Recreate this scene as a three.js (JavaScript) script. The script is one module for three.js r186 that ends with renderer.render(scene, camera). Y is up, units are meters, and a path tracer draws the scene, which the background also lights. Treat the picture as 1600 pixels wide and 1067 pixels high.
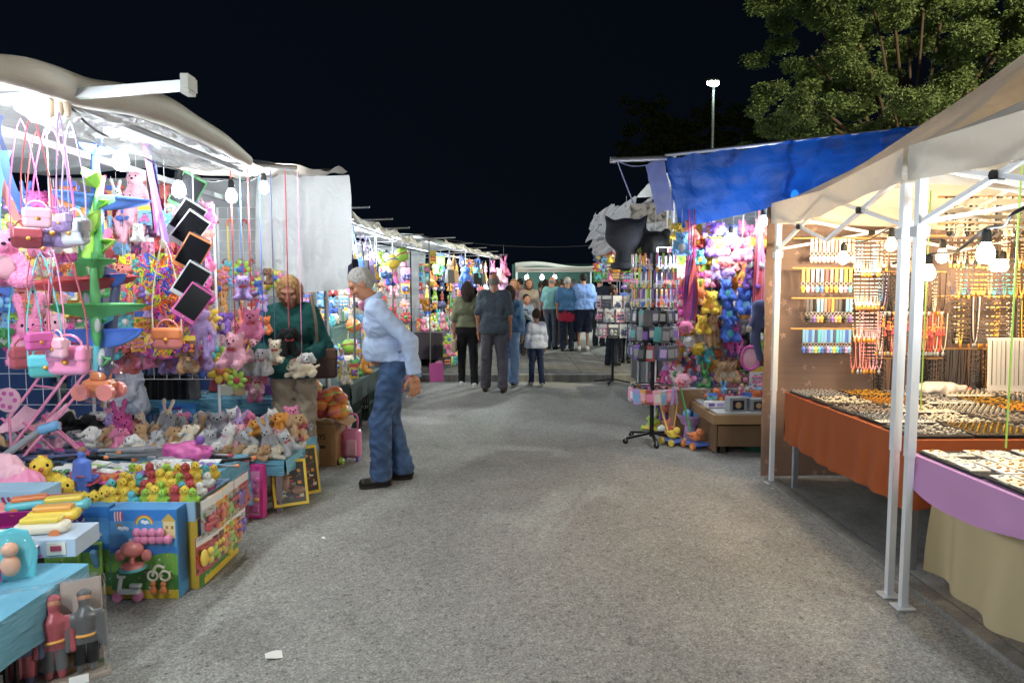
import * as THREE from 'three';
import { mergeGeometries } from 'three/addons/utils/BufferGeometryUtils.js';
import { RoundedBoxGeometry } from 'three/addons/geometries/RoundedBoxGeometry.js';
import { ImprovedNoise } from 'three/addons/math/ImprovedNoise.js';

// ---------- camera, sky, moon, exposure ----------
const scene = new THREE.Scene();
const camera = new THREE.PerspectiveCamera(53.13, 1024 / 682, 0.1, 600);
const EYE = 1.55, PITCH = Math.atan(81.5 / 1067);
camera.position.set(0, EYE, 0);
camera.rotation.x = -PITCH;
const renderer = new THREE.WebGLRenderer({ antialias: true });
renderer.setSize(1024, 682);
renderer.toneMapping = THREE.LinearToneMapping;
renderer.toneMappingExposure = 1.16;
renderer.shadowMap.enabled = true;
const COOL = [0.9, 0.97, 1.0], WARM = [1.0, 0.74, 0.45];
const BULB_COOL = 2.1, BULB_WARM = 1.3;
{ // clear night sky: deep navy with the faint glow of the town low down
  const W = 64, H = 64, d = new Float32Array(W * H * 4);
  for (let j = 0; j < H; j++) for (let i = 0; i < W; i++) {
    const el = (j + 0.5) / H - 0.5, k = Math.exp(-Math.max(0, el) * 5), q = (j * W + i) * 4;
    const az = 0.75 + 0.25 * Math.cos((i + 0.5) / W * 2 * Math.PI);
    d[q] = (0.0014 + 0.0012 * k) * az; d[q + 1] = (0.0023 + 0.0018 * k) * az; d[q + 2] = (0.0048 + 0.003 * k) * az; d[q + 3] = 1;
  }
  const sky = new THREE.DataTexture(d, W, H, THREE.RGBAFormat, THREE.FloatType);
  sky.mapping = THREE.EquirectangularReflectionMapping; sky.magFilter = THREE.LinearFilter; sky.needsUpdate = true;
  scene.background = sky; scene.environment = sky;
}
const moon = new THREE.DirectionalLight(0xbfd0ff, 0.02);
moon.name = 'moonlight'; moon.position.set(-20, 40, 15); moon.castShadow = true;
moon.shadow.camera.left = -25; moon.shadow.camera.right = 25; moon.shadow.camera.top = 25; moon.shadow.camera.bottom = -25; moon.shadow.camera.far = 120;
scene.add(moon);

// ---------- helpers ----------
let seed = 20240917;
const rnd = () => { seed = (seed * 1664525 + 1013904223) >>> 0; return seed / 4294967296; };
const rr = (a, b) => a + (b - a) * rnd();
const pick = a => a[Math.floor(rnd() * a.length)];
const V = (x, y, z) => new THREE.Vector3(x, y, z);
const noise = new ImprovedNoise();
const PI = Math.PI, sin = Math.sin, cos = Math.cos;
const sp = Math.sin(PITCH), cp = Math.cos(PITCH);
// survey helper: where a sight line meets the vertical plane "depth" metres down the aisle
function at(px, py, depth) {
  const u = (px - 800) / 1067, v = (533.5 - py) / 1067, t = depth / (cp + v * sp);
  return V(u * t, EYE + t * (v * cp - sp), -depth);
}
// --- geometry
const E = new THREE.Euler();
function tr(g, x = 0, y = 0, z = 0, rx = 0, ry = 0, rz = 0) {
  if (rx || ry || rz) g.applyMatrix4(new THREE.Matrix4().makeRotationFromEuler(E.set(rx, ry, rz)));
  return (x || y || z) ? g.translate(x, y, z) : g;
}
const box = (w, h, d, ...t) => tr(new THREE.BoxGeometry(w, h, d), ...t);
const rbox = (w, h, d, r, ...t) => tr(new RoundedBoxGeometry(w, h, d, 1, Math.min(r, w / 2.01, h / 2.01, d / 2.01)), ...t);
const cyl = (r1, r2, h, n = 12, ...t) => tr(new THREE.CylinderGeometry(r1, r2, h, n), ...t);
const ell = (a, b, c, x = 0, y = 0, z = 0, rx = 0, ry = 0, rz = 0, n = 12) => tr(new THREE.SphereGeometry(1, n, Math.max(6, n * 0.7 | 0)).scale(a, b, c), x, y, z, rx, ry, rz);
const torus = (R, r, n = 16, m = 6, ...t) => tr(new THREE.TorusGeometry(R, r, m, n), ...t);
const UPV = V(0, 1, 0);
function rod(a, b, r = 0.01, n = 8, r2 = r) {
  const d = b.clone().sub(a), L = d.length(), g = new THREE.CylinderGeometry(r2, r, L, n);
  g.applyQuaternion(new THREE.Quaternion().setFromUnitVectors(UPV, d.normalize()));
  return g.translate((a.x + b.x) / 2, (a.y + b.y) / 2, (a.z + b.z) / 2);
}
function bar(a, b, w = 0.025, h = w) { // square section bar
  const d = b.clone().sub(a), L = d.length(), m = new THREE.Matrix4().lookAt(a, b, Math.abs(d.y) > 0.95 * L ? V(0, 0, 1) : UPV);
  const g = new THREE.BoxGeometry(w, h, L); g.applyMatrix4(m);
  return g.translate((a.x + b.x) / 2, (a.y + b.y) / 2, (a.z + b.z) / 2);
}
const tube = (pts, r, n = 20, m = 6, closed = false) => new THREE.TubeGeometry(new THREE.CatmullRomCurve3(pts.map(p => Array.isArray(p) ? V(...p) : p), closed), n, r, m, closed);
const lathe = (pr, n = 16, ...t) => tr(new THREE.LatheGeometry(pr.map(p => new THREE.Vector2(p[0], p[1])), n), ...t);
function extr(pts, depth, bevel = 0, ...t) {
  const s = new THREE.Shape(pts.map(p => new THREE.Vector2(p[0], p[1])));
  return tr(new THREE.ExtrudeGeometry(s, { depth, bevelEnabled: bevel > 0, bevelSize: bevel, bevelThickness: bevel, bevelSegments: 1, curveSegments: 6 }), ...t);
}
function sheet(nu, nv, fn, us = 1, vs = 1) {
  const p = [], uv = [], ix = [];
  for (let j = 0; j <= nv; j++) for (let i = 0; i <= nu; i++) { const q = fn(i / nu, j / nv); p.push(...(q.isVector3 ? [q.x, q.y, q.z] : q)); uv.push(i / nu * us, j / nv * vs); }
  for (let j = 0; j < nv; j++) for (let i = 0; i < nu; i++) { const a = j * (nu + 1) + i, b = a + 1, c = a + nu + 1, e = c + 1; ix.push(a, b, e, a, e, c); }
  const g = new THREE.BufferGeometry();
  g.setAttribute('position', new THREE.Float32BufferAttribute(p, 3)); g.setAttribute('uv', new THREE.Float32BufferAttribute(uv, 2));
  g.setIndex(ix); g.computeVertexNormals(); return g;
}
function M(...gs) {
  gs = gs.flat().map(g => {
    for (const k of Object.keys(g.attributes)) if (!['position', 'normal', 'uv'].includes(k)) g.deleteAttribute(k);
    const n = g.attributes.position.count;
    if (!g.attributes.uv) g.setAttribute('uv', new THREE.Float32BufferAttribute(new Float32Array(n * 2), 2));
    if (!g.index) g.setIndex([...Array(n).keys()]);
    return g;
  });
  return gs.length === 1 ? gs[0] : mergeGeometries(gs, false);
}
// signed-distance meshes by surface nets
const cap = (a, ra, b, rb) => { const dx = b[0] - a[0], dy = b[1] - a[1], dz = b[2] - a[2], l2 = dx * dx + dy * dy + dz * dz || 1e-9;
  return (x, y, z) => { const px = x - a[0], py = y - a[1], pz = z - a[2]; let t = (px * dx + py * dy + pz * dz) / l2; t = t < 0 ? 0 : t > 1 ? 1 : t;
    const qx = px - dx * t, qy = py - dy * t, qz = pz - dz * t; return Math.sqrt(qx * qx + qy * qy + qz * qz) - (ra + (rb - ra) * t); }; };
const elp = (c, r) => (x, y, z) => { const X = (x - c[0]) / r[0], Y = (y - c[1]) / r[1], Z = (z - c[2]) / r[2], k = Math.sqrt(X * X + Y * Y + Z * Z); return (k - 1) * Math.min(r[0], r[1], r[2]) * (k > 1.5 ? 1 : (0.6 + 0.4 * k) * 1.15); };
const smin = (a, b, k) => { const h = Math.max(k - Math.abs(a - b), 0) / k; return Math.min(a, b) - h * h * k * 0.25; };
const uni = (list, k = 0.03) => (x, y, z) => { let d = 1e9; for (let i = 0; i < list.length; i++) d = d > 1e8 ? list[i](x, y, z) : smin(d, list[i](x, y, z), k); return d; };
const mir = f => [f(1), f(-1)];
function nets(f, lo, hi, c) {
  const nx = Math.ceil((hi[0] - lo[0]) / c) + 1, ny = Math.ceil((hi[1] - lo[1]) / c) + 1, nz = Math.ceil((hi[2] - lo[2]) / c) + 1;
  const F = new Float32Array(nx * ny * nz), id = new Int32Array(nx * ny * nz).fill(-1), I = (i, j, k) => (k * ny + j) * nx + i;
  const S = 5, far = c * S * 0.88 + 0.03; // skip blocks that lie far from the surface
  for (let K = 0; K < nz; K += S) for (let J = 0; J < ny; J += S) for (let X = 0; X < nx; X += S) {
    const m = f(lo[0] + (X + 2) * c, lo[1] + (J + 2) * c, lo[2] + (K + 2) * c), skip = Math.abs(m) > far;
    for (let k = K; k < Math.min(nz, K + S); k++) for (let j = J; j < Math.min(ny, J + S); j++) for (let i = X; i < Math.min(nx, X + S); i++) F[I(i, j, k)] = skip ? m : f(lo[0] + i * c, lo[1] + j * c, lo[2] + k * c);
  }
  const pos = [], ix = [], co = [[0, 0, 0], [1, 0, 0], [0, 1, 0], [1, 1, 0], [0, 0, 1], [1, 0, 1], [0, 1, 1], [1, 1, 1]];
  const ed = [[0, 1], [2, 3], [4, 5], [6, 7], [0, 2], [1, 3], [4, 6], [5, 7], [0, 4], [1, 5], [2, 6], [3, 7]];
  for (let k = 0; k < nz - 1; k++) for (let j = 0; j < ny - 1; j++) for (let i = 0; i < nx - 1; i++) {
    const v = co.map(o => F[I(i + o[0], j + o[1], k + o[2])]); let m = 0; for (let q = 0; q < 8; q++) if (v[q] < 0) m++;
    if (m === 0 || m === 8) continue;
    let X = 0, Y = 0, Z = 0, n = 0;
    for (const [a, b] of ed) if ((v[a] < 0) !== (v[b] < 0)) { const t = v[a] / (v[a] - v[b]); X += co[a][0] + (co[b][0] - co[a][0]) * t; Y += co[a][1] + (co[b][1] - co[a][1]) * t; Z += co[a][2] + (co[b][2] - co[a][2]) * t; n++; }
    id[I(i, j, k)] = pos.length / 3; pos.push(lo[0] + (i + X / n) * c, lo[1] + (j + Y / n) * c, lo[2] + (k + Z / n) * c);
  }
  const quad = (a, b, d, e, flip) => { if (a < 0 || b < 0 || d < 0 || e < 0) return; if (flip) ix.push(a, d, b, a, e, d); else ix.push(a, b, d, a, d, e); };
  for (let k = 1; k < nz - 1; k++) for (let j = 1; j < ny - 1; j++) for (let i = 1; i < nx - 1; i++) {
    const s = F[I(i, j, k)] < 0;
    if (s !== F[I(i + 1, j, k)] < 0) quad(id[I(i, j - 1, k - 1)], id[I(i, j, k - 1)], id[I(i, j, k)], id[I(i, j - 1, k)], !s);
    if (s !== F[I(i, j + 1, k)] < 0) quad(id[I(i - 1, j, k - 1)], id[I(i - 1, j, k)], id[I(i, j, k)], id[I(i, j, k - 1)], !s);
    if (s !== F[I(i, j, k + 1)] < 0) quad(id[I(i - 1, j - 1, k)], id[I(i, j - 1, k)], id[I(i, j, k)], id[I(i - 1, j, k)], !s);
  }
  const g = new THREE.BufferGeometry(), uv = [];
  for (let q = 0; q < pos.length; q += 3) uv.push(pos[q] + pos[q + 2] * 0.7, pos[q + 1] + pos[q + 2] * 0.3);
  g.setAttribute('position', new THREE.Float32BufferAttribute(pos, 3)); g.setAttribute('uv', new THREE.Float32BufferAttribute(uv, 2)); g.setIndex(ix); g.computeVertexNormals();
  return g;
}
// short pile: one thin blade per vertex, so soft things get a fuzzy outline
function furry(g, len, w, down = 0, every = 1) {
  const P = g.attributes.position, N = g.attributes.normal, pos = [];
  const n = V(0, 0, 0), a = V(0, 0, 0), b = V(0, 0, 0);
  for (let i = 0; i < P.count; i += every) {
    n.set(N.getX(i), N.getY(i), N.getZ(i)); a.set(rr(-1, 1), rr(-1, 1), rr(-1, 1)).multiplyScalar(.55).add(n); a.y -= down; a.normalize().multiplyScalar(len * rr(.5, 1.2)); b.crossVectors(n, V(rr(-1, 1), rr(-1, 1), rr(-1, 1))).normalize().multiplyScalar(w);
    const x = P.getX(i) - n.x * .002, y = P.getY(i) - n.y * .002, z = P.getZ(i) - n.z * .002;
    pos.push(x + b.x, y + b.y, z + b.z, x - b.x, y - b.y, z - b.z, x + a.x, y + a.y, z + a.z);
  }
  const f = new THREE.BufferGeometry(); f.setAttribute('position', new THREE.Float32BufferAttribute(pos, 3)); f.computeVertexNormals();
  return M(g, f);
}
// --- textures and materials
function canvasTex(w, h, draw, srgb = true) {
  const c = document.createElement('canvas'); c.width = w; c.height = h; draw(c.getContext('2d'), w, h);
  const t = new THREE.CanvasTexture(c); if (srgb) t.colorSpace = THREE.SRGBColorSpace; t.wrapS = t.wrapT = THREE.RepeatWrapping; return t;
}
function pixTex(n, fn, srgb, rep = 1) {
  const d = new Uint8Array(n * n * 4);
  for (let j = 0; j < n; j++) for (let i = 0; i < n; i++) { const c = fn(i / n, j / n, i, j), q = (j * n + i) * 4; d[q] = c[0]; d[q + 1] = c[1]; d[q + 2] = c[2]; d[q + 3] = 255; }
  const t = new THREE.DataTexture(d, n, n); t.wrapS = t.wrapT = THREE.RepeatWrapping; t.magFilter = THREE.LinearFilter; t.minFilter = THREE.LinearMipmapLinearFilter; t.generateMipmaps = true;
  if (srgb) t.colorSpace = THREE.SRGBColorSpace; t.repeat.set(rep, rep); t.needsUpdate = true; return t;
}
// noise that tiles over [0,1)
function tn(u, v, f, o = 0) {
  const q = 2 * PI; const r = f / q;
  return noise.noise(cos(u * q) * r + o, sin(u * q) * r + 3.1, cos(v * q) * r + 7.7) * 0.6 + noise.noise(sin(v * q) * r + o, cos(u * q) * r + 9.2, cos(v * q) * r + sin(u * q) * r) * 0.6;
}
const fuzz = pixTex(128, () => { const v = 90 + rnd() * 165; return [v, v, v]; }, false, 2.4);
const weave = pixTex(64, (u, v, i, j) => { const w = ((i >> 1) + (j >> 1)) & 1 ? 210 : 120, q = w + rnd() * 45; return [q, q, q]; }, false, 9);
const creaseTex = pixTex(256, (u, v) => { const a = tn(u, v, 9), b = tn(u, v, 22, 5); const q = 128 + 150 * (0.4 - Math.abs(a)) * 0.7 + 60 * (0.3 - Math.abs(b)); const k = Math.max(0, Math.min(255, q)); return [k, k, k]; }, false, 1);
const PAL = { red: '#c4202c', crimson: '#a3122f', orange: '#ea7a1e', amber: '#f0a626', yellow: '#f4d321', lime: '#9fd62c', green: '#2f9e44', teal: '#2aa3a0', turquoise: '#4cc6d4', sky: '#6fb4e6', blue: '#2465cf', navy: '#22336e', purple: '#7a45b4', lilac: '#b79bdc', magenta: '#d4409f', pink: '#ef86b4', rose: '#f2b3c6', salmon: '#ee8277', brown: '#7f5230', tan: '#c49a68', cream: '#eadfc6', white: '#eeeeea', grey: '#8e9096', silver: '#bfc2c6', charcoal: '#3b3d42', black: '#17181a' };
for (const k of Object.keys(PAL)) if (k !== 'black') PAL[k] = '#' + new THREE.Color(PAL[k]).lerp(new THREE.Color('#cfcfcf'), 0.12).getHexString();  // palette muted towards pale grey: bleaching by strong light put into the colours
const matCache = new Map();
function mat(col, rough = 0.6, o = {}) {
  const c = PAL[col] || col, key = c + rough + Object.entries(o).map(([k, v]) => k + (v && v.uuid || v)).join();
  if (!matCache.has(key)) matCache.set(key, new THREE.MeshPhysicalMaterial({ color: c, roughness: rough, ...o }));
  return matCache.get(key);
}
const plushM = c => mat(c, 1, { bumpMap: fuzz, bumpScale: 0.008, sheen: 0.5, sheenRoughness: 0.5, sheenColor: 0x777777 });
const plasM = c => mat(c, 0.34, { clearcoat: 0.25, clearcoatRoughness: 0.3 });
const clothM = c => mat(c, 0.95, { bumpMap: weave, bumpScale: 0.0008 });
const steelM = c => mat(c, 0.42, { metalness: 0.7 });
const clearM = mat('#ffffff', 0.12, { transmission: 1, thickness: 0, ior: 1.35 });
// --- things
const used = {};
const numbered = n => { const k = used[n] = (used[n] ?? -1) + 1; return k ? n + '_' + String(k).padStart(3, '0') : n; };
function shadow(o) { o.castShadow = o.receiveShadow = true; return o; }
function part(name, geos, m, parent) { const o = shadow(new THREE.Mesh(Array.isArray(geos) ? M(geos) : geos, m)); o.name = name; parent.add(o); return o; }
function thing(name, label, category, p = [0, 0, 0], turn = 0, group) {
  const o = new THREE.Group(); o.name = numbered(name); scene.add(o); p.isVector3 ? o.position.copy(p) : o.position.set(...p); o.rotation.y = turn;
  o.userData = { label, category }; if (group) o.userData.group = group; return o;
}
function solo(name, label, category, geos, m, group) { const o = part(numbered(name), geos, m, scene); o.userData = { label, category }; if (group) o.userData.group = group; return o; }
function struct(name, geos, m, parent = scene) { const o = part(name, geos, m, parent); if (parent === scene) { o.name = numbered(name); o.userData = { kind: 'structure', label: name.replace(/_/g, ' ') }; } return o; }
function put(name, label, category, group, p, turn = 0, s = 1, tilt = 0, roll = 0) { const o = thing(name, label, category, p, 0, group); o.rotation.set(tilt, turn, roll, 'YXZ'); o.scale.setScalar(s); return o; }

// ================= SETTING =================
{ // worn asphalt: pale aggregate in a dark binder, with old stains
  const N = 1024;
  const cl = new Float32Array(N * N), fine = new Float32Array(N * N);
  for (let q = 0; q < N * N; q++) fine[q] = rnd();
  const F = (i, j) => fine[((j + N) % N) * N + (i + N) % N];
  const gum = [...Array(46)].map(() => [rnd(), rnd(), rr(.0012, .0035), rr(-34, -14)]), blot = [...Array(7)].map(() => [rnd(), rnd(), rr(.02, .07), rr(-10, 7)]);
  const asphalt = pixTex(N, (u, v, i, j) => {
    const a = (F(i, j) + F(i + 1, j) + F(i, j + 1) + F(i + 1, j + 1)) / 4, b = (F(i >> 2, j >> 2) + F((i >> 2) + 1, j >> 2) + F(i >> 2, (j >> 2) + 1)) / 3, c = F((i >> 3) + 400, (j >> 3) + 200);
    const big = tn(u, v, 5, 2) * 9 + tn(u, v, 14, 6) * 7;
    let k = 145 + (a - 0.5) * 100 + (b - 0.5) * 26 + (c - 0.5) * 4 + big * 1.1; if (F(i >> 1, j >> 1) > 0.99) k += 26; if (b < 0.15) k -= 18;
    for (const q of gum) { const dx = u - q[0], dy = v - q[1]; if (dx * dx + dy * dy < q[2] * q[2]) k += q[3]; } for (const q of blot) { const r = Math.hypot(u - q[0], v - q[1]) / (q[2] * (1 + .5 * noise.noise(u * 30, v * 30, 2))); if (r < 1) k += q[3] * (a + .5); }
    k = Math.max(18, Math.min(225, k)); cl[j * N + i] = k; return [k, k * 0.99, k * 0.955];
  }, true);
  const aBump = pixTex(N, (u, v, i, j) => { const k = cl[j * N + i]; return [k, k, k]; }, false);
  const uvm = (g, t) => { const p = g.attributes.position, uv = g.attributes.uv; for (let q = 0; q < p.count; q++) uv.setXY(q, p.getX(q) / t, p.getZ(q) / t); return g; };
  const road = struct('road', uvm(tr(new THREE.PlaneGeometry(300, 300), 0, 0, -60, -PI / 2), 3.6), new THREE.MeshStandardMaterial({ map: asphalt, bumpMap: aBump, bumpScale: 0.003, roughness: 0.93 }));
  road.userData.label = 'worn grey asphalt of the market aisle';
  const concT = pixTex(256, (u, v, i, j) => { const k = 128 + tn(u, v, 6, 1) * 22 + tn(u, v, 20, 4) * 14 + (rnd() - 0.5) * 34; return [k, k * 0.985, k * 0.95]; }, true);
  const conc = new THREE.MeshStandardMaterial({ map: concT, roughness: 0.9, bumpMap: concT, bumpScale: 0.002 });
  const dark = new THREE.MeshStandardMaterial({ map: concT, roughness: 0.95 });
  // low gutter strip and pavement under the jewellery tables
  struct('kerb', uvm(rbox(0.1, 0.05, 9, 0.008, 2.1, 0.0, -0.95), 1.2), conc).userData.label = 'narrow pale kerb strip beside the asphalt under the tents';
  struct('pavement', uvm(box(9, 0.04, 9, 6.66, 0.0, -0.95), 1.7), dark).userData.label = 'dark pavement under the jewellery tables';
  // cross kerb and slabs at the far end of the aisle
  struct('kerb', uvm(rbox(60, 0.24, 0.16, 0.02, 0, 0, -11.5), 1.3), conc).userData.label = 'pale kerb step across the end of the aisle';
  const pv = struct('pavement', uvm(box(60, 0.2, 26, 0, 0.005, -24.6), 2.1), dark); pv.userData.label = 'raised slab pavement beyond the kerb step';
  const slab = [rbox(0.592, 0.02, 0.592, 0.006), rbox(0.592, 0.022, 0.592, 0.006)].map(g => uvm(g, 0.9));
  const tone = ['#c9c8c4', '#bdbcb8', '#d2d0ca', '#b3b2af'].map(c => new THREE.MeshStandardMaterial({ map: concT, color: c, roughness: 0.85 }));
  for (let j = 0; j < 13; j++) for (let i = -9; i < 13; i++) part('slab', slab[(i + j) & 1], pick(tone), pv).position.set(i * 0.6 + 0.3, 0.112, -11.89 - j * 0.6);
}

// ---------- canvas materials ----------
const tarpW = mat('#a9adaf', 0.6, { transmission: 0.3, thickness: 0, bumpMap: creaseTex, bumpScale: 0.01 });
const tarpGrey = mat('#b9b0a2', 0.6, { transmission: 0.2, thickness: 0, bumpMap: creaseTex, bumpScale: 0.006 });
const tarpBlue = mat('#1b5cc4', 0.6, { transmission: 0.38, thickness: 0, bumpMap: creaseTex, bumpScale: 0.02 });
const canopyM = mat('#d2cbbf', 0.8, { transmission: 0.3, thickness: 0, bumpMap: creaseTex, bumpScale: 0.012 });
const plasticSheet = mat('#f2f4f5', 0.25, { transmission: 0.35, thickness: 0, bumpMap: creaseTex, bumpScale: 0.05, clearcoat: 0.6 });
const whiteSteel = mat('#dfe2e6', 0.4, { metalness: 0.25 }), galv = mat('#b9bcc0', 0.45, { metalness: 0.8 }), blackSteel = mat('#1b1c1e', 0.5, { metalness: 0.4 });
const wood = mat('#b98a52', 0.6), rubber = mat('#161718', 0.7);
const wob = (x, y, z, a) => noise.noise(x, y, z) * a;

// ---------- lamps ----------
const bulbShape = lathe([[0.001, -0.052], [0.02, -0.048], [0.034, -0.03], [0.0375, -0.008], [0.033, 0.014], [0.022, 0.034], [0.017, 0.046]], 16);
const socketShape = M(cyl(0.019, 0.021, 0.045, 12, 0, 0.066, 0), cyl(0.012, 0.019, 0.016, 12, 0, 0.096, 0));
const glowC = new THREE.MeshStandardMaterial({ color: 0xffffff, emissive: new THREE.Color(...COOL), emissiveIntensity: 9 });
const glowW = new THREE.MeshStandardMaterial({ color: 0xffffff, emissive: new THREE.Color(1, 0.8, 0.52), emissiveIntensity: 9 });
function bulb(p, where, warm = false, k = 1, s = 1) {
  const t = thing('light_bulb', (warm ? 'warm' : 'cool white') + ' lit bulb ' + where, 'bulb', p, 0, 'bulbs ' + where); t.scale.setScalar(s);
  part('glass', bulbShape, warm ? glowW : glowC, t); part('socket', socketShape, rubber, t);
  const l = new THREE.PointLight(new THREE.Color(...(warm ? WARM : COOL)), (warm ? BULB_WARM : BULB_COOL) * k, 0, 2);
  l.name = 'bulb_glow'; l.position.set(0, -0.01, 0); l.castShadow = true; l.shadow.radius = 2; t.add(l); return t;
}
function cable(pts, label, r = 0.005) { return solo('light_cable', label, 'cable', tube(pts, r, pts.length * 8, 5), rubber); }
function bulbString(pts, where, label, warm, k = 1) { // bulbs hanging from one cable
  const c = []; pts.forEach((p, i) => { c.push(p.clone().add(V(0, 0.105, 0))); if (i < pts.length - 1) c.push(p.clone().lerp(pts[i + 1], 0.5).add(V(0, 0.07, 0))); bulb(p, where, warm, k); });
  if (c.length > 1) cable(c, label);
}

// ---------- pop-up tents on the right ----------
const poleG = (x, z, h) => bar(V(x, 0.012, z), V(x, h, z), 0.032);
function popup(label, c, eave, peakH, val) { // c: four corners [x,z] far-front, far-back, near-back, near-front
  const t = thing('popup_tent', label, 'tent');
  const B = (u, v) => [0, 1].map(k => (c[0][k] * (1 - u) + c[1][k] * u) * (1 - v) + (c[3][k] * (1 - u) + c[2][k] * u) * v);
  const roof = sheet(32, 32, (u, v) => { const h = 1 - Math.max(Math.abs(2 * u - 1), Math.abs(2 * v - 1)), [x, z] = B(u, v);
    const edge = Math.min(1, 4 * h), mid = (1 - Math.abs(2 * (Math.abs(2 * u - 1) > Math.abs(2 * v - 1) ? v : u) - 1));
    return [x, eave + (peakH - eave) * Math.pow(h, 1.32) - 0.05 * mid * (1 - h) + wob(x * 3, z * 3, 1, 0.02) * edge, z]; }, 2, 2);
  const cn = part('canopy', roof, canopyM, t);
  for (let s = 0; s < 4; s++) { const a = c[s], b = c[(s + 1) % 4];
    part('valance', sheet(30, 4, (u, v) => { const w = wob(u * 9 + s, v * 2, 4, 0.022) * v, sag = -0.05 * (1 - Math.abs(2 * u - 1)); const nx = (b[1] - a[1]), nz = -(b[0] - a[0]), L = Math.hypot(nx, nz);
      return [a[0] + (b[0] - a[0]) * u + nx / L * w, eave + sag - val * v + 0.012 * sin(u * PI * 2) * v, a[1] + (b[1] - a[1]) * u + nz / L * w]; }, 2, 0.2), canopyM, cn); }
  for (const s of [0, 1, 2, 3]) { const [x, z] = c[s], cx = (c[0][0] + c[2][0]) / 2, cz = (c[0][1] + c[2][1]) / 2, ix = x + Math.sign(cx - x) * 0.045, iz = z + Math.sign(cz - z) * 0.04;
    const lg = part('leg', [poleG(ix, iz, eave - 0.02), bar(V(ix, 0.75, iz), V(ix, eave - 0.05, iz), 0.039)], whiteSteel, t);
    part('foot', [box(0.09, 0.008, 0.08, ix, 0.008, iz)], whiteSteel, lg);
    part('corner_bracket', box(0.065, 0.09, 0.065, ix, eave - 0.09, iz), mat('#c8cacc', 0.5), lg); part('slider', box(0.06, 0.05, 0.06, ix, eave - 0.4, iz), mat('#c8cacc', 0.5), lg); }
  const inn = c.map(([x, z]) => { const cx = (c[0][0] + c[2][0]) / 2, cz = (c[0][1] + c[2][1]) / 2; return [x + Math.sign(cx - x) * 0.045, z + Math.sign(cz - z) * 0.04]; });
  for (let s = 0; s < 4; s++) { const a = inn[s], b = inn[(s + 1) % 4], P = (u, y) => V(a[0] + (b[0] - a[0]) * u, y, a[1] + (b[1] - a[1]) * u), hi = eave - 0.1, lo = eave - 0.36;
    const n = 2; for (let q = 0; q < n; q++) { part('truss_bar', bar(P(q / n, hi), P((q + 1) / n, lo), 0.022), whiteSteel, t); part('truss_bar', bar(P(q / n, lo), P((q + 1) / n, hi), 0.018), whiteSteel, t);
      part('pivot', cyl(0.02, 0.02, 0.05, 8, P((q + 0.5) / n, (hi + lo) / 2).x, (hi + lo) / 2, P((q + 0.5) / n, 0).z, 0, 0, PI / 2), rubber, t); } }
  const px = (c[0][0] + c[2][0]) / 2, pz = (c[0][1] + c[2][1]) / 2;
  part('centre_post', [bar(V(px, eave + 0.1, pz), V(px, peakH - 0.03, pz), 0.035)], whiteSteel, t);
  for (let s = 0; s < 4; s++) { const a = inn[s], b = inn[(s + 1) % 4]; part('roof_bar', bar(V((a[0] + b[0]) / 2, eave - 0.1, (a[1] + b[1]) / 2), V(px, eave + 0.16, pz), 0.02), whiteSteel, t); }
  return t;
}
const tentA = popup('cream popup tent over the jewellery wall with brown printed end sheet', [[2.03, -5.4], [5.05, -5.5], [4.95, -3.37], [1.865, -3.31]], 2.22, 3.22, 0.16);
const tentB = popup('cream popup tent over the pink edged jewellery table', [[1.862, -3.26], [4.9, -3.3], [4.8, -1.0], [1.74, -1.0]], 2.22, 3.22, 0.16);

{ // brown printed sheet closing the end of the jewellery tent: floral print as dye
  const print = canvasTex(1024, 1024, (g, w, h) => {
    g.fillStyle = '#7f6a5f'; g.fillRect(0, 0, w, h);
    for (let k = 0; k < 40; k++) { g.fillStyle = `rgba(${rr(60, 110) | 0},${rr(50, 90) | 0},${rr(45, 70) | 0},0.07)`; g.fillRect(0, rnd() * h, w, rr(2, 14)); }
    for (let k = 0; k < 90; k++) { const x = rnd() * w, y = rnd() * h, R = rr(8, 20); g.fillStyle = `rgba(205,170,150,${rr(0.25, 0.6)})`;
      for (let m = 0; m < 5; m++) { const a = m / 5 * 6.28 + rnd(); g.beginPath(); g.ellipse(x + cos(a) * R * 0.6, y + sin(a) * R * 0.6, R * 0.5, R * 0.28, a, 0, 7); g.fill(); }
      g.strokeStyle = 'rgba(190,160,140,0.4)'; g.lineWidth = 2; g.beginPath(); g.moveTo(x, y); g.quadraticCurveTo(x + rr(-30, 30), y + 30, x + rr(-40, 40), y + rr(30, 70)); g.stroke(); }
  });
  const m = new THREE.MeshPhysicalMaterial({ map: print, roughness: 0.85, transmission: 0.1, thickness: 0 });
  const fold = (u, v) => wob(u * 9, v * 2.2, 3, 0.05) + wob(u * 4, v * 11, 8, 0.022);
  const s = thing('end_sheet', 'brown floral printed sheet closing the end of the jewellery tent', 'sheet');
  part('cloth', sheet(60, 30, (u, v) => [2.03 + 3.04 * u, 2.2 - 2.17 * v, -5.48 - 0.04 * u + fold(u * 1.3, v)], 2.1, 1.5), m, s);
  part('hem', sheet(6, 20, (u, v) => [2.03 + 0.05 * u, 2.2 - 2.17 * v, -5.482 + fold(0, v) - 0.05 * u], 0.3, 1.5), m, s);
}
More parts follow.
